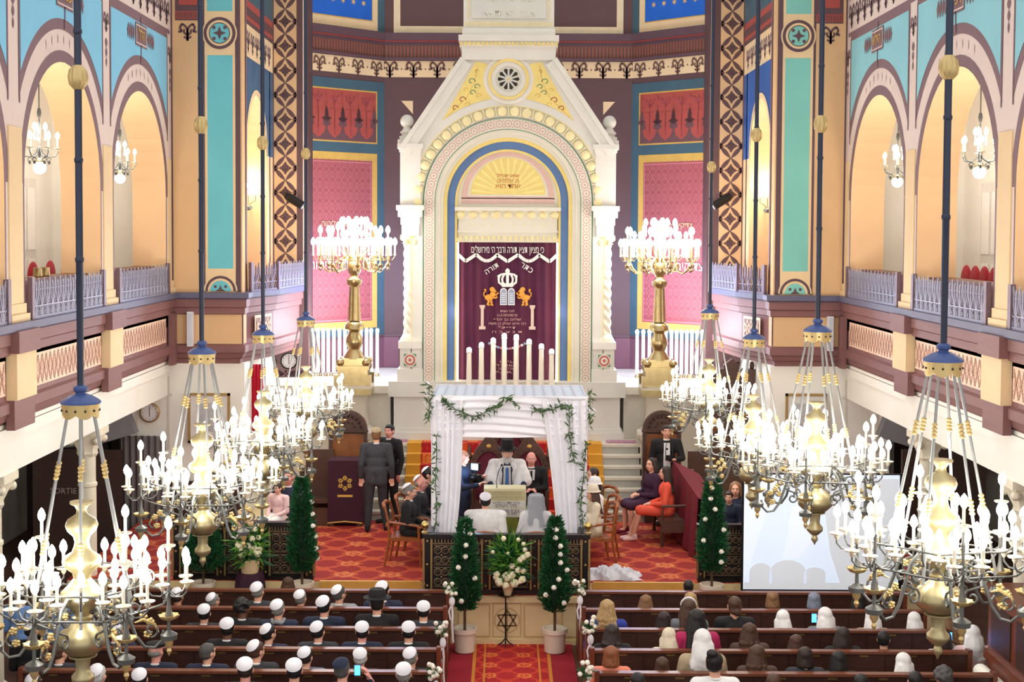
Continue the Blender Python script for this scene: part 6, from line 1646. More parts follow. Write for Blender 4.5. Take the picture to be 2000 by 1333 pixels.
inst(m.mesh('tie_and_shirt', [cm_('tie_blue', (70,110,170)), CL['navy'], CL['white']]), 'tie_and_shirt', of)
# seated elder
S = skel(False, .0, 0, 0, arms={'wrL':(-.05,.24,.66),'wrR':(.05,.24,.66),'hdL':(.8,.3,0),'hdR':(-.8,.3,0)})
p = place(1037, 23.75); el = add_person('elder', S, (p[0],p[1],p[2]+.17), pi, 'elderly balding person in black suit seated on a throne behind the lectern', None, hair='white', style='bald', top='black', bottom='charcoal', face=True, skin='pink')
m = MB(); m.prism([(-.05,.8),(.05,.8),(.06,.97),(-.06,.97)], (0,.150,0),(1,0,0),(0,0,1),(0,1,0),-.03,.004,0); m.prism([(-.02,.78),(.02,.78),(.015,.96),(-.015,.96)], (0,.156,0),(1,0,0),(0,0,1),(0,1,0),0,.008,1)
inst(m.mesh('shirt_front', [CL['white'], CL['black']]), 'shirt_front', el)
# camera operator
S = skel(True, .0, -10, 0, arms={'elL':(-.26,.14,1.18),'wrL':(-.08,.34,1.30),'hdL':(.5,.6,.5),'elR':(.24,.12,1.15),'wrR':(.10,.36,1.20),'hdR':(-.2,.8,.6)})
cam_op = add_person('operator', S, place(903,22.3), -pi/2-.5, 'bald camera operator in navy jacket standing left of the lectern', None, hair='dark', style='bald', top='navy', bottom='navy', stand=True, face=True, collar=False, sc_=.97)
t = thing('video_camera', W(929, 935, 22.15), 'black video camera with a bright blue-white lamp on top', 'video camera', None, -.6)
m = MB(); m.box(-.08,-.05,-.06,.08,.05,.06); m.lathe([(.04,-.14),(.045,-.06),(.03,-.05)], (.0,.0,0), 14, 0, 'y'); m.build('camera_body', M_black, t, True, 30)
m = MB(); m.box(-.07,-.03,.13,.07,.03,.24); m.box(-.01,-.01,.05,.01,.01,.14); m.build('lamp_housing', M_black, t); m = MB(); m.box(-.06,-.036,.14,.06,-.03,.23); m.build('lamp_face', mat('video_light', (190,220,255), .3, emit=((150,200,255), 14), var=0), t)
l = lamp('video_lamp', (0,-.12,.18), 4, (.5,.7,1), .05, t)
# groom and bride
S = skel(False, .03, 0, -6)
gr = add_person('groom', S, place(948,20.95), 0, 'groom with white skullcap and white prayer shawl seated with his back to the camera', None, hair='black', style='short', top='white', bottom='black', kip='w', wide=.04, sc_=.985)
m = MB()
for s in (-1,1): m.cap(S['neck0']+V((s*.03,-.04,.0)), S['shR' if s>0 else 'shL']+V((s*.05,-.02,.0)), .07, .075); m.cap(S['shR' if s>0 else 'shL']+V((s*.03,-.02,0)), V((s*.26,-.03,.64)), .075, .085)
m.ball(V((0,-.08,.8)), (.21,.08,.2), 0, 14, 10); m.ball(V((.03,-.09,.62)), (.2,.07,.18), 0, 14, 10)
inst(fuse(m, .014, 3), 'prayer_shawl', gr, mats=[CL['white']])
S = skel(False, .03, 0, -6, sw=-.02)
br = add_person('bride', S, place(1047,20.95), 0, 'bride with long greying dark hair under a sheer white veil seated beside the groom', None, hair='darkgrey', style='long', top='white', bottom='white', collar=False, sc_=.97, dress=True)
m = MB(); prof = [(.10,1.275),(.125,1.22),(.13,1.12),(.16,1.0),(.22,.9),(.29,.75),(.33,.6),(.35,.45)]
vs = []; n = 30
for r, z in prof:
    for i in range(n+1): a = radians(150+240*i/n); k = 1+.03*sin(i*1.7); vs.append((r*k*cos(a), -.02+r*k*.75*sin(a) - (.0 if z > 1 else .03), z))
fs = [(j*(n+1)+i, j*(n+1)+i+1, (j+1)*(n+1)+i+1, (j+1)*(n+1)+i) for j in range(len(prof)-1) for i in range(n)]
m.add(vs, fs); m.ball((0,-.02,1.255), (.1,.09,.035), 0, 16, 8)
o = m.build('veil', mat('sheer_veil', (236,242,255), .8, alpha=.34, var=.02), br, True)
# seated guests and standing guests
def sit(key, px, Y, rz, label, sc_=1.0, yaw=0, pitch=0, arms=None, legs=None, dz=0, **kw):
    S = skel(False, kw.pop('lean', .02), yaw, pitch, arms=arms, legs=legs, sw=kw.pop('sw', 0)); p = place(px, Y)
    return add_person(key, S, (p[0],p[1],p[2]+dz), rz, label, G, sc_=sc_, face=True, **kw)
sit('g1', 796, 21.75, -pi/2-.1, 'grey-haired person in dark suit and white skullcap on the wooden armchair left of the canopy', .98, hair='grey', style='short', top='black', kip='w', pitch=-10)
sit('g2', 818, 22.35, -pi/2-.2, 'bald person in white skullcap seated behind the wooden armchair', 1.0, hair='grey', style='bald', top='charcoal', kip='w', skin='pink')
sit('g3', 834, 23.0, -pi/2-.2, 'person with black hair and white skullcap half hidden by the left drape', 1.02, hair='black', style='short', top='black', kip='w')
sit('g4', 1160, 21.75, pi/2+.2, 'person in pale beige hat and cream jacket seated right of the canopy', .98, yaw=0, arms={'elL':(-.24,.08,.68),'wrL':(-.06,.26,.98),'hdL':(.1,.2,1)}, hair='brown', style='long', top='cream', bottom='beige', dress=True, hat=('cloche','cream'), collar=False, sw=-.02)
sit('g5', 1164, 22.3, pi/2+.3, 'person in a white hat just behind the beige hat', 1.0, hair='black', style='updo', top='white', bottom='white', dress=True, hat=('cloche','white'), collar=False, sw=-.02)
sit('g6', 1160, 23.0, pi/2+.5, 'brown-haired person seated beside the stair carpet', 1.03, hair='dark', style='updo', top='brown', bottom='brown', dress=True, collar=False, sw=-.02)
sit('g7', 1303, 23.4, pi/2-.1, 'dark-haired person in a bright coral dress seated on the right bench', 1.0, arms={'wrL':(-.05,.26,.62),'wrR':(.06,.28,.62)}, legs={'knL':(-.07,.44,.52),'knR':(.08,.45,.50),'anL':(-.05,.55,.10),'anR':(.06,.60,.10),'toL':(-.05,.68,.03),'toR':(.06,.73,.03)}, hair='dark', style='long', top='coral', bottom='coral', dress=True, collar=False, shoes='palepink', sw=-.02)
sit('g8', 1275, 24.05, pi/2+.35, 'dark-haired person in deep purple dress seated beside the coral dress', 1.03, yaw=25, arms={'wrL':(-.05,.26,.66),'wrR':(.06,.28,.66)}, hair='dark', style='long', top='purple', bottom='purple', dress=True, collar=False, shoes='plum', sw=-.02)
sit('g9', 566, 22.4, pi-.3, 'person in navy suit and light blue tie seated behind the left tree', 1.08, hair='grey', style='short', top='navy', skin='pink', collar=True)
sit('g10', 545, 21.85, pi-.5, 'small child in white and pink sitting by the left railing', .72, hair='dark', style='short', top='palepink', bottom='white', dress=True, collar=False, dz=.32)
sit('g11', 1436, 22.0, pi-.2, 'person with long brown hair behind the right tree and railing', 1.0, hair='lightbrown', style='long', top='navy', bottom='navy', collar=False, sw=-.02)
sit('g12', 1424, 21.45, pi-.3, 'small child with dark hair looking over the right railing', .8, hair='dark', style='short', top='navy', bottom='navy', collar=False, dz=.2)
S = skel(True, .0, -8, 4, legs={'knL':(-.12,.0,.5),'anL':(-.14,-.04,.09),'knR':(.10,.06,.5),'anR':(.16,.06,.09),'toR':(.20,.22,.04),'toL':(-.17,.12,.04)})
add_person('m1', S, place(735,24.1), .05, 'tall person in grey tweed suit and beige skullcap standing with back to camera', G, hair='lightbrown', style='short', top='tweed', bottom='charcoal', stand=True, kip='t', sc_=1.02, wide=.015)
S = skel(True, 0, 20, 0)
add_person('m2', S, place(762,24.75), pi-.7, 'person in black suit standing close behind the tweed suit', G, hair='black', style='short', top='black', bottom='black', stand=True, face=True, skin='pink', sc_=1.01)
S = skel(True, 0, 0, 0, arms={'elL':(-.27,.06,1.15),'wrL':(-.12,.28,1.16),'hdL':(.7,.5,.1)})
ph = add_person('m3', S, place(1300,24.75), pi, 'photographer in open black jacket and white shirt standing behind the right bench', G, hair='dark', style='short', top='black', bottom='black', stand=True, face=True, sc_=1.02, collar=True)
m = MB(); m.prism([(-.06,.95),(.06,.95),(.055,1.42),(-.045,1.42)], (0,.122,0),(1,0,0),(0,0,1),(0,1,0),-.03,.012); inst(m.mesh('shirt_front', CL['white']), 'shirt_front', ph)
q = W(1307, 895, 24.45); t = thing('stills_camera', q, 'black stills camera held in front of the white shirt', 'camera'); m = MB(); m.box(-.06,-.03,-.045,.06,.03,.045); m.lathe([(.035,-.15),(.035,-.03),(.03,-.02)], (0,0,-.01), 14, 0, 'y'); m.build('camera_body', M_black, t, True, 30); m = MB(); m.tube([(-.06,0,.03),(-.05,.05,.2),(.0,.1,.36),(.06,.06,.2),(.06,0,.03)], .006, 5); m.build('strap', M_black, t)
# grandad's neck scarf of the third left pew is a part of that person
for o in list(bpy.data.objects):
    if o.get('label','').startswith('person with grey hair, white skullcap and pale neck'):
        S_ = YAWS[('aud','m',-20)]; m = MB(); c = S_['neck0']; m.tube([c+V((.075*cos(2*pi*i/14), .07*sin(2*pi*i/14), .03+.01*sin(i*2))) for i in range(14)], .03, 8, 0, True); inst(m.mesh('neck_scarf', CL['lightgrey'], True), 'neck_scarf', o)
    if o.get('label','').startswith('person with dark hair and white headband'):
        S_ = YAWS[('aud','w',0)]; m = MB(); m.tube([hp(S_, .09*cos(a), .01, .03+.095*sin(a)) for a in [pi*i/14 for i in range(15)]], .013, 6); inst(m.mesh('headband', CL['white'], True), 'headband', o)
# ================================================================ FURNITURE AND THE REST
M_chairw = mat('honey_wood', (150,84,42), .35, var=.2, scale=4, stretch=(2,2,12)); M_throne = mat('throne_oak', (84,56,44), .45, var=.25, scale=6)
def armchair(px, Y, rz, label, upl='white'):
    p = place(px, Y); t = thing('armchair', p, label, 'chair', 'honey wooden armchairs beside the canopy', rz)
    m = MB(); m.box(-.25,-.22,.40,.25,.25,.45); m.build('seat', M_chairw, t)
    for s in (-1,1):
        m = MB(); m.tube([(s*.22,-.30,0),(s*.23,-.22,.42),(s*.24,-.24,.7),(s*.22,-.30,.92)], [.018,.024,.02,.018], 6); m.build('rear_leg', M_chairw, t, True)
        m = MB(); m.cone((s*.24,.26,0),(s*.24,.22,.64),.014,.022,8); m.build('front_leg', M_chairw, t, True)
        m = MB(); m.tube([(s*.24,-.24,.68),(s*.27,-.05,.67),(s*.26,.2,.64),(s*.25,.26,.6)], .02, 6); m.build('armrest', M_chairw, t, True)
    m = MB(); m.tube([(-.22,-.3,.9),(-.1,-.34,.94),(.1,-.34,.94),(.22,-.3,.9)], .028, 8); m.tube([(-.22,-.27,.62),(0,-.3,.62),(.22,-.27,.62)], .018, 8); m.build('backrest', M_chairw, t, True)
    return t
armchair(794, 21.75, -pi/2-.1, 'honey wooden armchair facing the canopy on the left'); armchair(1161, 21.75, pi/2+.2, 'honey wooden armchair facing the canopy on the right')
armchair(817, 22.35, -pi/2-.2, 'second wooden armchair on the left behind the drape'); armchair(1165, 22.3, pi/2+.3, 'second wooden armchair on the right behind the drape')
armchair(833, 23.0, -pi/2-.2, 'farthest wooden armchair left of the canopy'); armchair(1161, 23.0, pi/2+.5, 'farthest wooden armchair right of the canopy')
for px, nm in ((948, 'groom'), (1047, 'bride')):
    p = place(px, 20.95); t = thing('low_chair', p, 'brown wooden chair with curved back rail under the '+nm, 'chair', 'chairs of the couple')
    m = MB(); m.box(-.23,-.16,.38,.23,.26,.43); m.build('seat', M_chairw, t)
    m = MB(); m.tube([(-.25,-.26,.66),(-.12,-.31,.70),(0,-.32,.715),(.12,-.31,.70),(.25,-.26,.66)], .032, 8); m.build('back_rail', M_chairw, t, True)
    for s in (-1,1):
        m = MB(); m.tube([(s*.22,-.2,0),(s*.22,-.2,.42),(s*.23,-.26,.66)], .02, 6); m.build('rear_leg', M_chairw, t, True); m = MB(); m.cone((s*.21,.24,0),(s*.21,.22,.4),.015,.02,8); m.build('front_leg', M_chairw, t, True)
# gothic thrones
for px, Y, k, nm in ((954, 24.08, .98, 'left'), (994, 24.66, 1.14, 'tall middle'), (1033, 24.08, .98, 'right')):
    p = place(px, Y); t = thing('throne', p, '%s carved gothic throne with plum velvet back behind the lectern' % nm, 'chair', 'gothic thrones', 0, k)
    m = MB(); m.box(-.34,-.45,0,.34,.1,.17); m.build('footstep', M_throne, t)
    m = MB(); m.box(-.3,-.35,.17,.3,.05,.56); m.build('seat', M_throne, t)
    A_ = [(-.33,.17),(-.33,1.15)] ; arch_o = [(-.33,1.12)] + [(.33*cos(pi-pi*i/12), 1.12+.36*sin(pi*i/12)*(1+.22*sin(pi*i/12))) for i in range(13)] + [(.33,1.12)]
    m = MB(); outer_ = [(-.33,.17)]+arch_o+[(.33,.17)]; inner_ = [(-.23,.17)]+[(x*.7, 1.12+(z-1.12)*.66) for x, z in arch_o]+[(.23,.17)]
    m.strip(outer_, inner_, (0,0,0),(1,0,0),(0,0,1),(0,-1,0), -.04, .05)
    m.prism([(-.25,1.4),(.25,1.4),(0,1.72)], (0,0,0),(1,0,0),(0,0,1),(0,-1,0), -.03, .03); m.ball((0,-.0,1.74), (.05,.04,.06), 0, 10, 8)
    for s in (-1,1): m.lathe([(.035,1.1),(.04,1.3),(.05,1.32),(.03,1.36),(.035,1.42),(.005,1.52)], (s*.33,0,0), 10)
    for i in range(9): a = pi*(i+.5)/9; m.ball((.29*cos(a), -.05, 1.12+.33*sin(a)), .02, 0, 6, 5)
    m.build('carved_frame', M_throne, t, True, 40)
    m = MB(); m.prism([(x*.98, z) for x, z in inner_], (0,0,0),(1,0,0),(0,0,1),(0,-1,0), -.03, .01); m.build('velvet_back', mat('plum_cushion', (96,20,44), .8), t)
    m = MB(); m.ball((0,-.03,1.50), (.06,.03,.045), 0, 10, 6); m.build('gilt_crest', M_gold, t, True)
    for s in (-1,1): m = MB(); m.box(s*.3-.03,-.4,.17,s*.3+.03,.0,.75); m.box(s*.3-.04,-.42,.75,s*.3+.04,.02,.80); m.build('arm', M_throne, t)
# lectern with lettered boards
p = place(986, 21.55); t = thing('lectern', p, 'cream lectern carrying lettered boards between the officiant and the couple', 'lectern')
M_board = mat('pale_parchment_board', (226,222,180), .6, var=.03); M_bl = mat('board_letters', (176,170,128), .6); M_dl = mat('dark_red_letters', (96,50,60), .6)
u = 21.55/2800; bw = 83*u/2; zt = WZ(958, 21.45, 986)-p[2]; zb_ = WZ(1013, 21.45, 986)-p[2]
m = MB(); m.box(-bw,-.03,zb_,bw,.02,zt); m.box(-bw,-.05,zt-.02,bw,.3,zt+.01); bd = m.build('board', M_board, t)
m = MB(); m.box(-bw+.02,-.045,zt-.16,bw-.02,-.03,zt-.02); m.build('title_plate', mat('title_board', (206,198,150), .6), bd)
m = MB(); m.box(-bw+.02,-.042,zt-.28,bw-.02,-.03,zt-.175); m.box(-bw+.02,-.042,zb_+.015,bw-.02,-.03,zt-.295); m.build('text_plate', mat('pale_plate', (220,222,214), .6), bd)
text_obj('A LA MEMOIRE DE', .07, M_bl, 'lettering', t, (0,-.047,zt-.06), depth=.002, width=bw*1.6); text_obj('MAURICE & CELESTE', .07, M_bl, 'lettering', t, (0,-.047,zt-.12), depth=.002, width=bw*1.6)
for i, (s_, z) in enumerate((('ברוך אתה ה אלהינו', zt-.205),('מלך העולם', zt-.25),('בורא פרי הגפן', zt-.325),('אמן כן יהי רצון', zt-.365))): text_obj(s_[::-1], .05, M_dl, 'lettering', t, (.02,-.044,z), depth=.002, width=bw*(1.25 if i%2==0 else 1.0))
m = MB(); m.box(-.2,-.02,.03,.2,.2,zb_); m.box(-.28,-.08,0,.28,.28,.05); m.build('pedestal', mat('olive_green_panel', (120,130,40), .6), t)
m = MB(); m.tube([(-.12,.0,zt),(-.13,-.0,zt+.12),(-.10,.08,zt+.25),(-.05,.2,zt+.33)], .006, 5); m.ball((-.05,.2,zt+.33), .018, 0, 8, 6); m.build('microphone', M_black, t, True)
# star covered reading stand and carved stall backs
Y = 24.7; p = place(677, Y); t = thing('reading_stand', p, 'reading stand draped in dark velvet with a gold six-pointed star', 'stand'); zt = WZ(896, Y, 677)-p[2]
m = MB()
m.prism([(-.30+.0,.05),(.30,.05),(.29,zt),(-.29,zt)], (0,0,0),(1,0,0),(0,0,1),(0,-1,0), -.25, .25); m.build('velvet_cover', mat('dark_aubergine', (58,16,38), .8), t)
P = Paint(lambda a, b, d: V((a, -.25-d, b)))
for o_ in (0, pi): T = [(.13*cos(pi/2+o_+2*pi*i/3), zt*.66+.13*sin(pi/2+o_+2*pi*i/3)) for i in range(4)]; P.line(T, .026, M_gold, 2)
P.rect(-.13, zt*.66-.24, .13, zt*.66-.20, M_gold, 2); o = P.build('gold_star', t)
m = MB(); m.tube([(-.3+.6*i/12, -.26, .06+.03*(1-abs(i-6)/6)) for i in range(13)], .012, 6); m.build('gold_fringe', M_gold, t, True)
for s in (-1,1): m = MB(); m.lathe([(.05,0),(.06,.03),(.04,.06)], (s*.24,-.2,0), 10); m.build('foot', M_throne, t, True)
for px, nm in ((680, 'left'), (1291, 'right')):
    Y = 25.3; p = place(px, Y); t = thing('carved_stall', p, 'tall carved dark oak stall with rounded arched back on the %s' % nm, 'stall', 'arched oak stalls'); zt = WZ(802, Y, px)-p[2]; R_ = .33
    m = MB(); oo = [(-.34,0)]+[(.34*cos(pi-pi*i/16), zt-.34+.34*sin(pi*i/16)) for i in range(17)]+[(.34,0)]; m.prism(oo, (0,0,0),(1,0,0),(0,0,1),(0,-1,0), -.05, .0); m.build('backboard', M_throne, t)
    m = MB(); ii = [(x*.82, z if z < .01 else zt-.34+(z-zt+.34)*.82) for x, z in oo]; m.strip(oo, ii, (0,0,0),(1,0,0),(0,0,1),(0,-1,0), 0, .05); m.box(-.36,-.09,zt-.38,.36,0,zt-.34); m.build('arched_frame', M_throne, t)
    m = MB()
    for i in range(9): a = pi*(i+.5)/9; m.ball((.22*cos(a), -.02, zt-.33+.22*sin(a)), .022, 0, 8, 6)
    for i in range(5): a = pi*(i+.5)/5; m.ball((.12*cos(a), -.02, zt-.33+.12*sin(a)), .018, 0, 8, 6)
    m.build('rosettes', M_wood, t, True)
    m = MB(); m.box(-.28,-.01,.95,.28,-.0,zt-.42); m.build('amber_panel', mat('amber_wood', (150,90,46), .4, var=.2), t)
    m = MB(); m.box(-.33,-.42,.0,.33,0,.45); m.build('seat', M_throne, t)
# dark side benches, covered bench on the right
for px, w_, nm in ((625, .5, 'left of the star reading stand'), (1365, .4, 'right of the covered bench')):
    Y = 25.0; p = place(px, Y); t = thing('side_bench', p, 'dark oak bench end with turned post ' + nm, 'bench', 'dark oak side benches')
    m = MB(); m.box(-w_/2,-.0,0,w_/2,.06,1.25); m.build('backrest', M_throne, t); m = MB(); m.box(-w_/2,-.45,.38,w_/2,0,.44); m.build('seat', M_throne, t)
    for s in (-1,1): m = MB(); m.lathe([(.04,0),(.03,.3),(.05,.5),(.03,.7),(.045,.9),(.05,1.0)], (s*w_/2,-.45,0), 10); m.build('turned_post', M_throne, t, True)
    m = MB(); m.box(-w_/2-.03,-.5,.0,w_/2+.03,-.4,.3); m.build('front_board', M_throne, t)
x0_, y0_ = WX(1305,23.4,1000), 23.4
t = thing('carved_bench', (x0_+.12, 23.7, Z), 'dark carved wooden bench under the coral and purple dresses', 'bench')
m = MB(); m.box(-.3,-.75,.38,.3,.6,.44); m.build('seat', M_throne, t); m = MB(); m.box(-.28,-.76,.24,.28,-.70,.38); m.build('apron', M_throne, t)
for sx in (-1,1):
    for sy in (-.7,.55): m = MB(); m.cone((sx*.26,sy,0),(sx*.26,sy,.4),.03,.03,8); m.build('leg', M_throne, t, True)
m = MB(); m.tube([(-.26,-.72,.4),(-.26,-.72,.66),(.26,-.72,.68)], .025, 6); m.build('armrest', M_throne, t, True)
m = MB(); m.box(.3,-.76,0,.36,.62,.9); m.build('backrest', M_throne, t)
M_rv = mat('crimson_velvet', (112,10,34), .85, var=.12)
t = thing('velvet_cover', (WX(1335,23.2,1000), 23.2, Z), 'crimson velvet cover draped over the bench partition behind the coral dress', 'cover')
A2 = V((WX(1316,24.1,950), 24.1)); B2 = V((WX(1366,22.15,1000), 22.15)); c2 = V((t.location.x, 23.2))
def vel(u, v):
    p = A2.lerp(B2, u)-c2; h = 1.22-.26*u; top = v < .25; x = p.x+(.42-.42*v/.25 if top else -.02-.10*(v-.25)+.035*sin(u*26)*(v-.25)); z = (h-.35*(.25-v)/.25*0.6 if top else h-(h-.03)*(v-.25)/.75)
    return (x, p.y, z)
m = MB(); nu, nv = 44, 12; vs = [vel(i/nu, j/nv) for j in range(nv+1) for i in range(nu+1)]; vs += [(x+.012,y,z-.012) for x,y,z in vs]; k = (nu+1)*(nv+1); fs = []
for j in range(nv):
    for i in range(nu): a = j*(nu+1)+i; fs += [(a,a+1,a+nu+2,a+nu+1),(k+a+1,k+a,k+a+nu+1,k+a+nu+2)]
m.add(vs, fs); m.build('draped_fall', M_rv, t, True, 70)
m = MB(); p, q = A2-c2, B2-c2; m.add([(p.x+.05,p.y,0),(p.x+.38,p.y,0),(q.x+.38,q.y,0),(q.x+.05,q.y,0),(p.x+.05,p.y,1.15),(p.x+.38,p.y,1.0),(q.x+.38,q.y,.78),(q.x+.05,q.y,.9)], BF); m.build('partition', M_throne, t)
# tulle train on the carpet
q0 = YZ(1198, 1147, Z); m = MB(); nu, nv = 60, 16; vs = []
for j in range(nv+1):
    for i in range(nu+1):
        u, v = 2*i/nu-1, 2*j/nv-1; f = max(0, 1-u*u)**.7*max(0, 1-v*v)**.7
        vs.append((q0.x+.44*u+.04*sin(v*4), max(20.70, 20.93+.22*v+.04*sin(u*9)), Z+.006+f*(.09+.07*abs(sin(u*7+v*3))+.04*sin(u*19-v*6)**2)))
m.add(vs, [(j*(nu+1)+i, j*(nu+1)+i+1, (j+1)*(nu+1)+i+1, (j+1)*(nu+1)+i) for j in range(nv) for i in range(nu)])
o = m.build('tulle_train', mat('tulle', (232,234,246), .9, alpha=.82), None, True); tag(o, 'heap of white tulle lying on the carpet right of the central railing', 'fabric')
# projection screen
Y = 20.12; xa, xb = WX(1448, Y, 1050), WX(1766, Y, 1050); zb_, zt = WZ(1160, Y, 1600), WZ(925, Y, 1600)
t = thing('projection_screen', ((xa+xb)/2, Y, .42), 'large white projection screen with black border showing pale blue silhouettes', 'screen'); hw_ = (xb-xa)/2; z0, z1 = zb_-.42, zt-.42
m = MB(); m.box(-hw_,-.012,z0,hw_,.012,z1); m.build('border', M_black, t); m = MB(); m.box(-hw_+.03,-.016,z0+.06,hw_-.08,-.012,z1-.02); sc2 = m.build('picture', mat('screen_light', (200,210,226), .8, emit=((206,220,240), .5), var=0), t)
P = Paint(lambda a, b, d: V((a, -.016-d*.5, b))); g1 = mat('screen_grey', (196,200,208), .8, emit=((200,204,210), .42), var=0); g2 = mat('screen_pale', (206,214,226), .8, emit=((212,222,236), .52), var=0)
ux = lambda px: WX(px, Y, 1100)-(xa+xb)/2; uz = lambda py: WZ(py, Y, 1600)-.42
P.poly([(ux(1453),uz(1151)),(ux(1752),uz(1151)),(ux(1752),uz(1138)),(ux(1453),uz(1138))], g1, 2)
for (a, b, top) in ((1463,1508,1100),(1502,1575,1094),(1570,1612,1108)): c_ = (a+b)/2; P.poly([(ux(a),uz(1140))]+[(ux(c_+(b-a)/2*cos(pi-pi*i/14)), uz(1120-(1120-top)*sin(pi*i/14))) for i in range(15)]+[(ux(b),uz(1140))], g1, 3)
P.poly([(ux(1453),uz(1138)),(ux(1463),uz(1110)),(ux(1490),uz(1020)),(ux(1505),uz(935)),(ux(1453),uz(935))], g2, 2); P.poly([(ux(1640),uz(1138)),(ux(1620),uz(1080)),(ux(1600),uz(935)),(ux(1752),uz(935)),(ux(1752),uz(1138))], g1, 2); P.poly([(ux(1530),uz(1090)),(ux(1545),uz(1000)),(ux(1570),uz(935)),(ux(1600),uz(935)),(ux(1590),uz(1050)),(ux(1560),uz(1092))], g2, 2)
P.build('projected_shapes', sc2)
for s in (-1,1): m = MB(); m.cone((s*hw_*.8,0,0),(s*hw_*.8,0,z0+.02),.02,.02,8); m.box(s*hw_*.8-.03,-.15,0,s*hw_*.8+.03,.15,.03); m.build('foot', M_black, t)
# clock, picture frames, speakers, red hanging
def clock(px, py, Y, R_, label, rz=0, rim=M_gilt):
    t = thing('wall_clock', W(px, py, Y), label, 'clock', None, rz)
    m = MB(); m.lathe([(R_,.0),(R_,.05),(R_*.86,.06),(R_*.84,.03)], (0,0,0), 30, 0, 'y'); m.v = [(x,-y,z) for x,y,z in m.v]; m.build('rim', rim, t, True)
    m = MB(); m.lathe([(R_*.87,.0),(R_*.87,.035),(.001,.036)], (0,0,0), 30, 0, 'y'); m.v = [(x,-y,z) for x,y,z in m.v]; m.build('dial', mat('clock_dial', (238,238,240), .5), t)
    m = MB()
    for i in range(12): a = pi*i/6; m.cbox((R_*.7*cos(a), -.038, R_*.7*sin(a)), .008, .003, .02, 0)
    m.box(-.005,-.041,0,.005,-.038,R_*.6); m.box(-.004,-.041,-R_*.4,.006,-.038,0); m.build('hands_and_marks', M_black, t); return t
clock(293, 806, 25.12, .175, 'round gilt rimmed clock on the white wall under the left gallery'); clock(1424, 742, 26.9, .13, 'round clock on the dark cabinet right of the ark', 0, M_throne)
t = clock(564, 705, 26.2, .155, 'round pale disc with black rim hanging below the left bowed balcony', .2, M_black)
def frame(pxa, pya, pxb, pyb, label, side):
    Y = 24.98; a = W(pxa, pya, Y); b = W(pxb, pyb, Y); cx, cz_ = (a.x+b.x)/2, (a.z+b.z)/2; hx, hz = abs(b.x-a.x)/2, abs(a.z-b.z)/2
    t = thing('framed_picture', (cx, Y, cz_), label, 'picture', 'framed pictures on the white walls')
    m = MB(); 
    for (x0,z0,x1,z1) in ((-hx,-hz,hx,-hz+.045),(-hx,hz-.045,hx,hz),(-hx,-hz,-hx+.045,hz),(hx-.045,-hz,hx,hz)): m.box(x0,-.03,z0,x1,.0,z1)
    m.build('frame', M_gilt, t); m = MB(); m.box(-hx+.04,-.01,-hz+.04,hx-.04,0,hz-.04); m.build('print', mat('engraving_paper', (222,220,214), .6), t)
    m = MB(); m.box(-hx*.55,-.014,-hz*.55,hx*.55,-.01,hz*.6)
    m.build('image', mat('engraving_grey', (186,188,190), .6, var=.2, scale=12), t)
frame(367, 768, 450, 866, 'gilt framed engraving on the white wall below the left pilaster', -1); frame(1534, 769, 1613, 866, 'gilt framed group photograph on the white wall below the right pilaster', 1)
for s, px, py in ((-1, 575, 392), (1, 1410, 393)):
    t = thing('spotlight', W(px, py, 28.05), 'black cylindrical spotlight clamped to the %s patterned pilaster' % ('left' if s<0 else 'right'), 'spotlight', 'pilaster spotlights', 0)
    M3 = Matrix.Rotation(radians(-58*-s), 3, 'Y'); m = MB(); m.lathe([(.07,-.2),(.085,-.18),(.085,.12),(.06,.2),(.03,.21)], (0,0,0), 18); m.v = [tuple(M3 @ V(v)) for v in m.v]; m.build('housing', M_black, t, True)
    m = MB(); m.lathe([(.07,-.205),(.07,-.2)], (0,0,0), 18); m.v = [tuple(M3 @ V(v)) for v in m.v]; m.build('lens', M_silver, t, True); m = MB(); m.cone((0,0,0),(0,.24,0),.015,.015,8); m.build('arm', M_black, t)
for s, px, py in ((-1, 372, 643), (1, 1621, 652)):
    p = W(px, py, 24.9); t = thing('column_speaker', p, 'slim white column loudspeaker on the tan base of the %s pilaster' % ('left' if s<0 else 'right'), 'speaker', 'white column speakers'); m = MB(); m.box(-.05,-.06,-.30,.05,.05,.30); m.build('cabinet', mat('speaker_white', (226,228,236), .4), t); m = MB(); m.box(-.04,-.065,-.28,.04,-.06,.28); m.build('grille', mat('speaker_grille', (200,204,214), .6), t)
p = W(496, 790, 25.9); m = MB()
vs = []; nu, nv = 16, 6
for j in range(nv+1):
    for i in range(nu+1): vs.append((p.x-.10+.26*i/nu, 25.9+.03*sin(i*1.6), 3.35-1.3*j/nv*(1-.15*(i/nu))))
m.add(vs, [(j*(nu+1)+i, j*(nu+1)+i+1, (j+1)*(nu+1)+i+1, (j+1)*(nu+1)+i) for j in range(nv) for i in range(nu)]); o = m.build('red_hanging', mat('red_hanging_cloth', (206,30,60), .7), None, True); tag(o, 'narrow red cloth hanging below the left bowed balcony', 'hanging')
sl = o.modifiers.new('thick', 'SOLIDIFY'); sl.thickness = .01
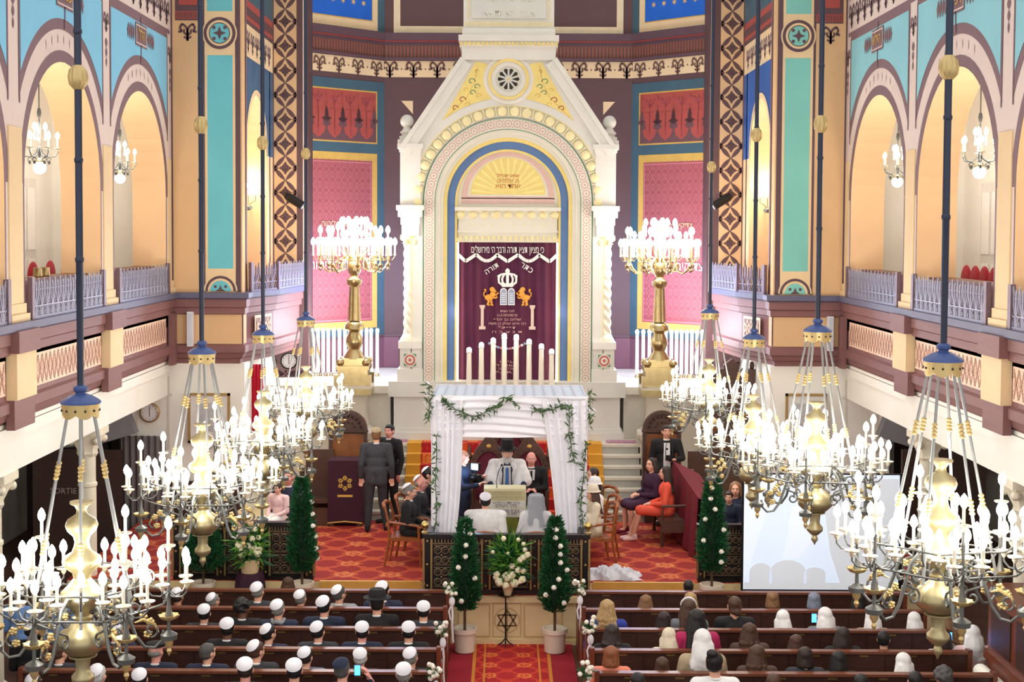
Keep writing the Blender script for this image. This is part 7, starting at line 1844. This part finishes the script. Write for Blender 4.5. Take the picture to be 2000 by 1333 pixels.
# dark cabinet and curtain, sloped stair soffit, exit sign
t = thing('oak_cabinet', (WX(1420, 27.4, 800)-.04, 26.62, ST), 'dark oak cabinet with pointed crest below the right bowed balcony', 'cabinet')
h = WZ(722, 26.6, 1420)-ST; m = MB(); m.box(-.45,-.0,0,.45,.3,h); m.build('case', M_throne, t); m = MB(); m.prism([(-.16,h),(.16,h),(.16,h+.08),(0,h+.2),(-.16,h+.08)], (0,0,0),(1,0,0),(0,0,1),(0,-1,0),-.05,.02)
for s in (-1,1): m.ball((s*.38,.05,h+.07), (.05,.05,.08), 0, 10, 8)
m.build('crest', M_throne, t, True, 30)
def curtain_fold(u, v): return (WX(236,25.0,880)+.78*u, 25.0+.03*sin(u*44), WZ(852,25.0,270)-2.0*v)
m = MB(); nu, nv = 60, 4; vs = [curtain_fold(i/nu, j/nv) for j in range(nv+1) for i in range(nu+1)]; m.add(vs, [(j*(nu+1)+i, j*(nu+1)+i+1, (j+1)*(nu+1)+i+1, (j+1)*(nu+1)+i) for j in range(nv) for i in range(nu)])
o = m.build('pleated_curtain', mat('grey_pleated_cloth', (120,112,112), .8), None, True); tag(o, 'grey pleated curtain hanging below the clock', 'curtain'); sl = o.modifiers.new('thick', 'SOLIDIFY'); sl.thickness = .01
m = MB()
for s in (-1, 1):
    xa_, xb_ = s*6.95, s*8.9; m.prism([(s*x, z) for x, z in ((6.49,2.22),(6.66,2.66),(7.48,3.0),(8.3,3.0),(8.3,1.9),(7.08,2.04))], (0,24.9,0),(1,0,0),(0,0,1),(0,-1,0), -1.5, .0)
struct(m.build('trim_33', mat('stair_soffit_grey', (150,152,158), .7)))
m = MB(); m.box(WX(60,24.4,960), 24.5, 0, WX(235,24.4,960), 24.6, WZ(880,24.5,150)); struct(m.build('door_8', M_darkwood))
q = W(124, 960, 24.49); text_obj('SORTIE', .22, mat('exit_sign_letters', (170,160,150), .6), 'exit_lettering', bpy.data.objects['door_8'], (q.x, 24.49, q.z), width=52*24.5/2800)
m = MB(); m.box(WX(1765,24.4,960), 24.5, 0, WX(1930,24.4,960), 24.6, WZ(880,24.5,1850)); struct(m.build('door_9', M_darkwood))
# wooden booth at the right edge
t = thing('wooden_booth', (5.95, 14.9, 0), 'panelled reddish wooden booth with rolled white ledge cut by the right frame edge', 'booth')
m = MB(); m.box(-.46,-1.2,0,.6,1.3,1.75); m.build('case', M_wood2, t); m = MB(); m.box(-.52,-1.3,1.68,.7,1.36,1.80); m.box(-.5,-1.25,.95,-.44,1.33,1.05); m.build('moulding', M_wood2, t)
m = MB()
for k in range(3): m.box(-.475,-1.0+.78*k,1.12,-.46,-.4+.78*k,1.62)
m.build('panel', M_wood, t); m = MB(); m.cap((-.55,-1.3,.80),(-.55,1.25,.80),.09,.09); m.build('rolled_ledge', M_white, t, True)
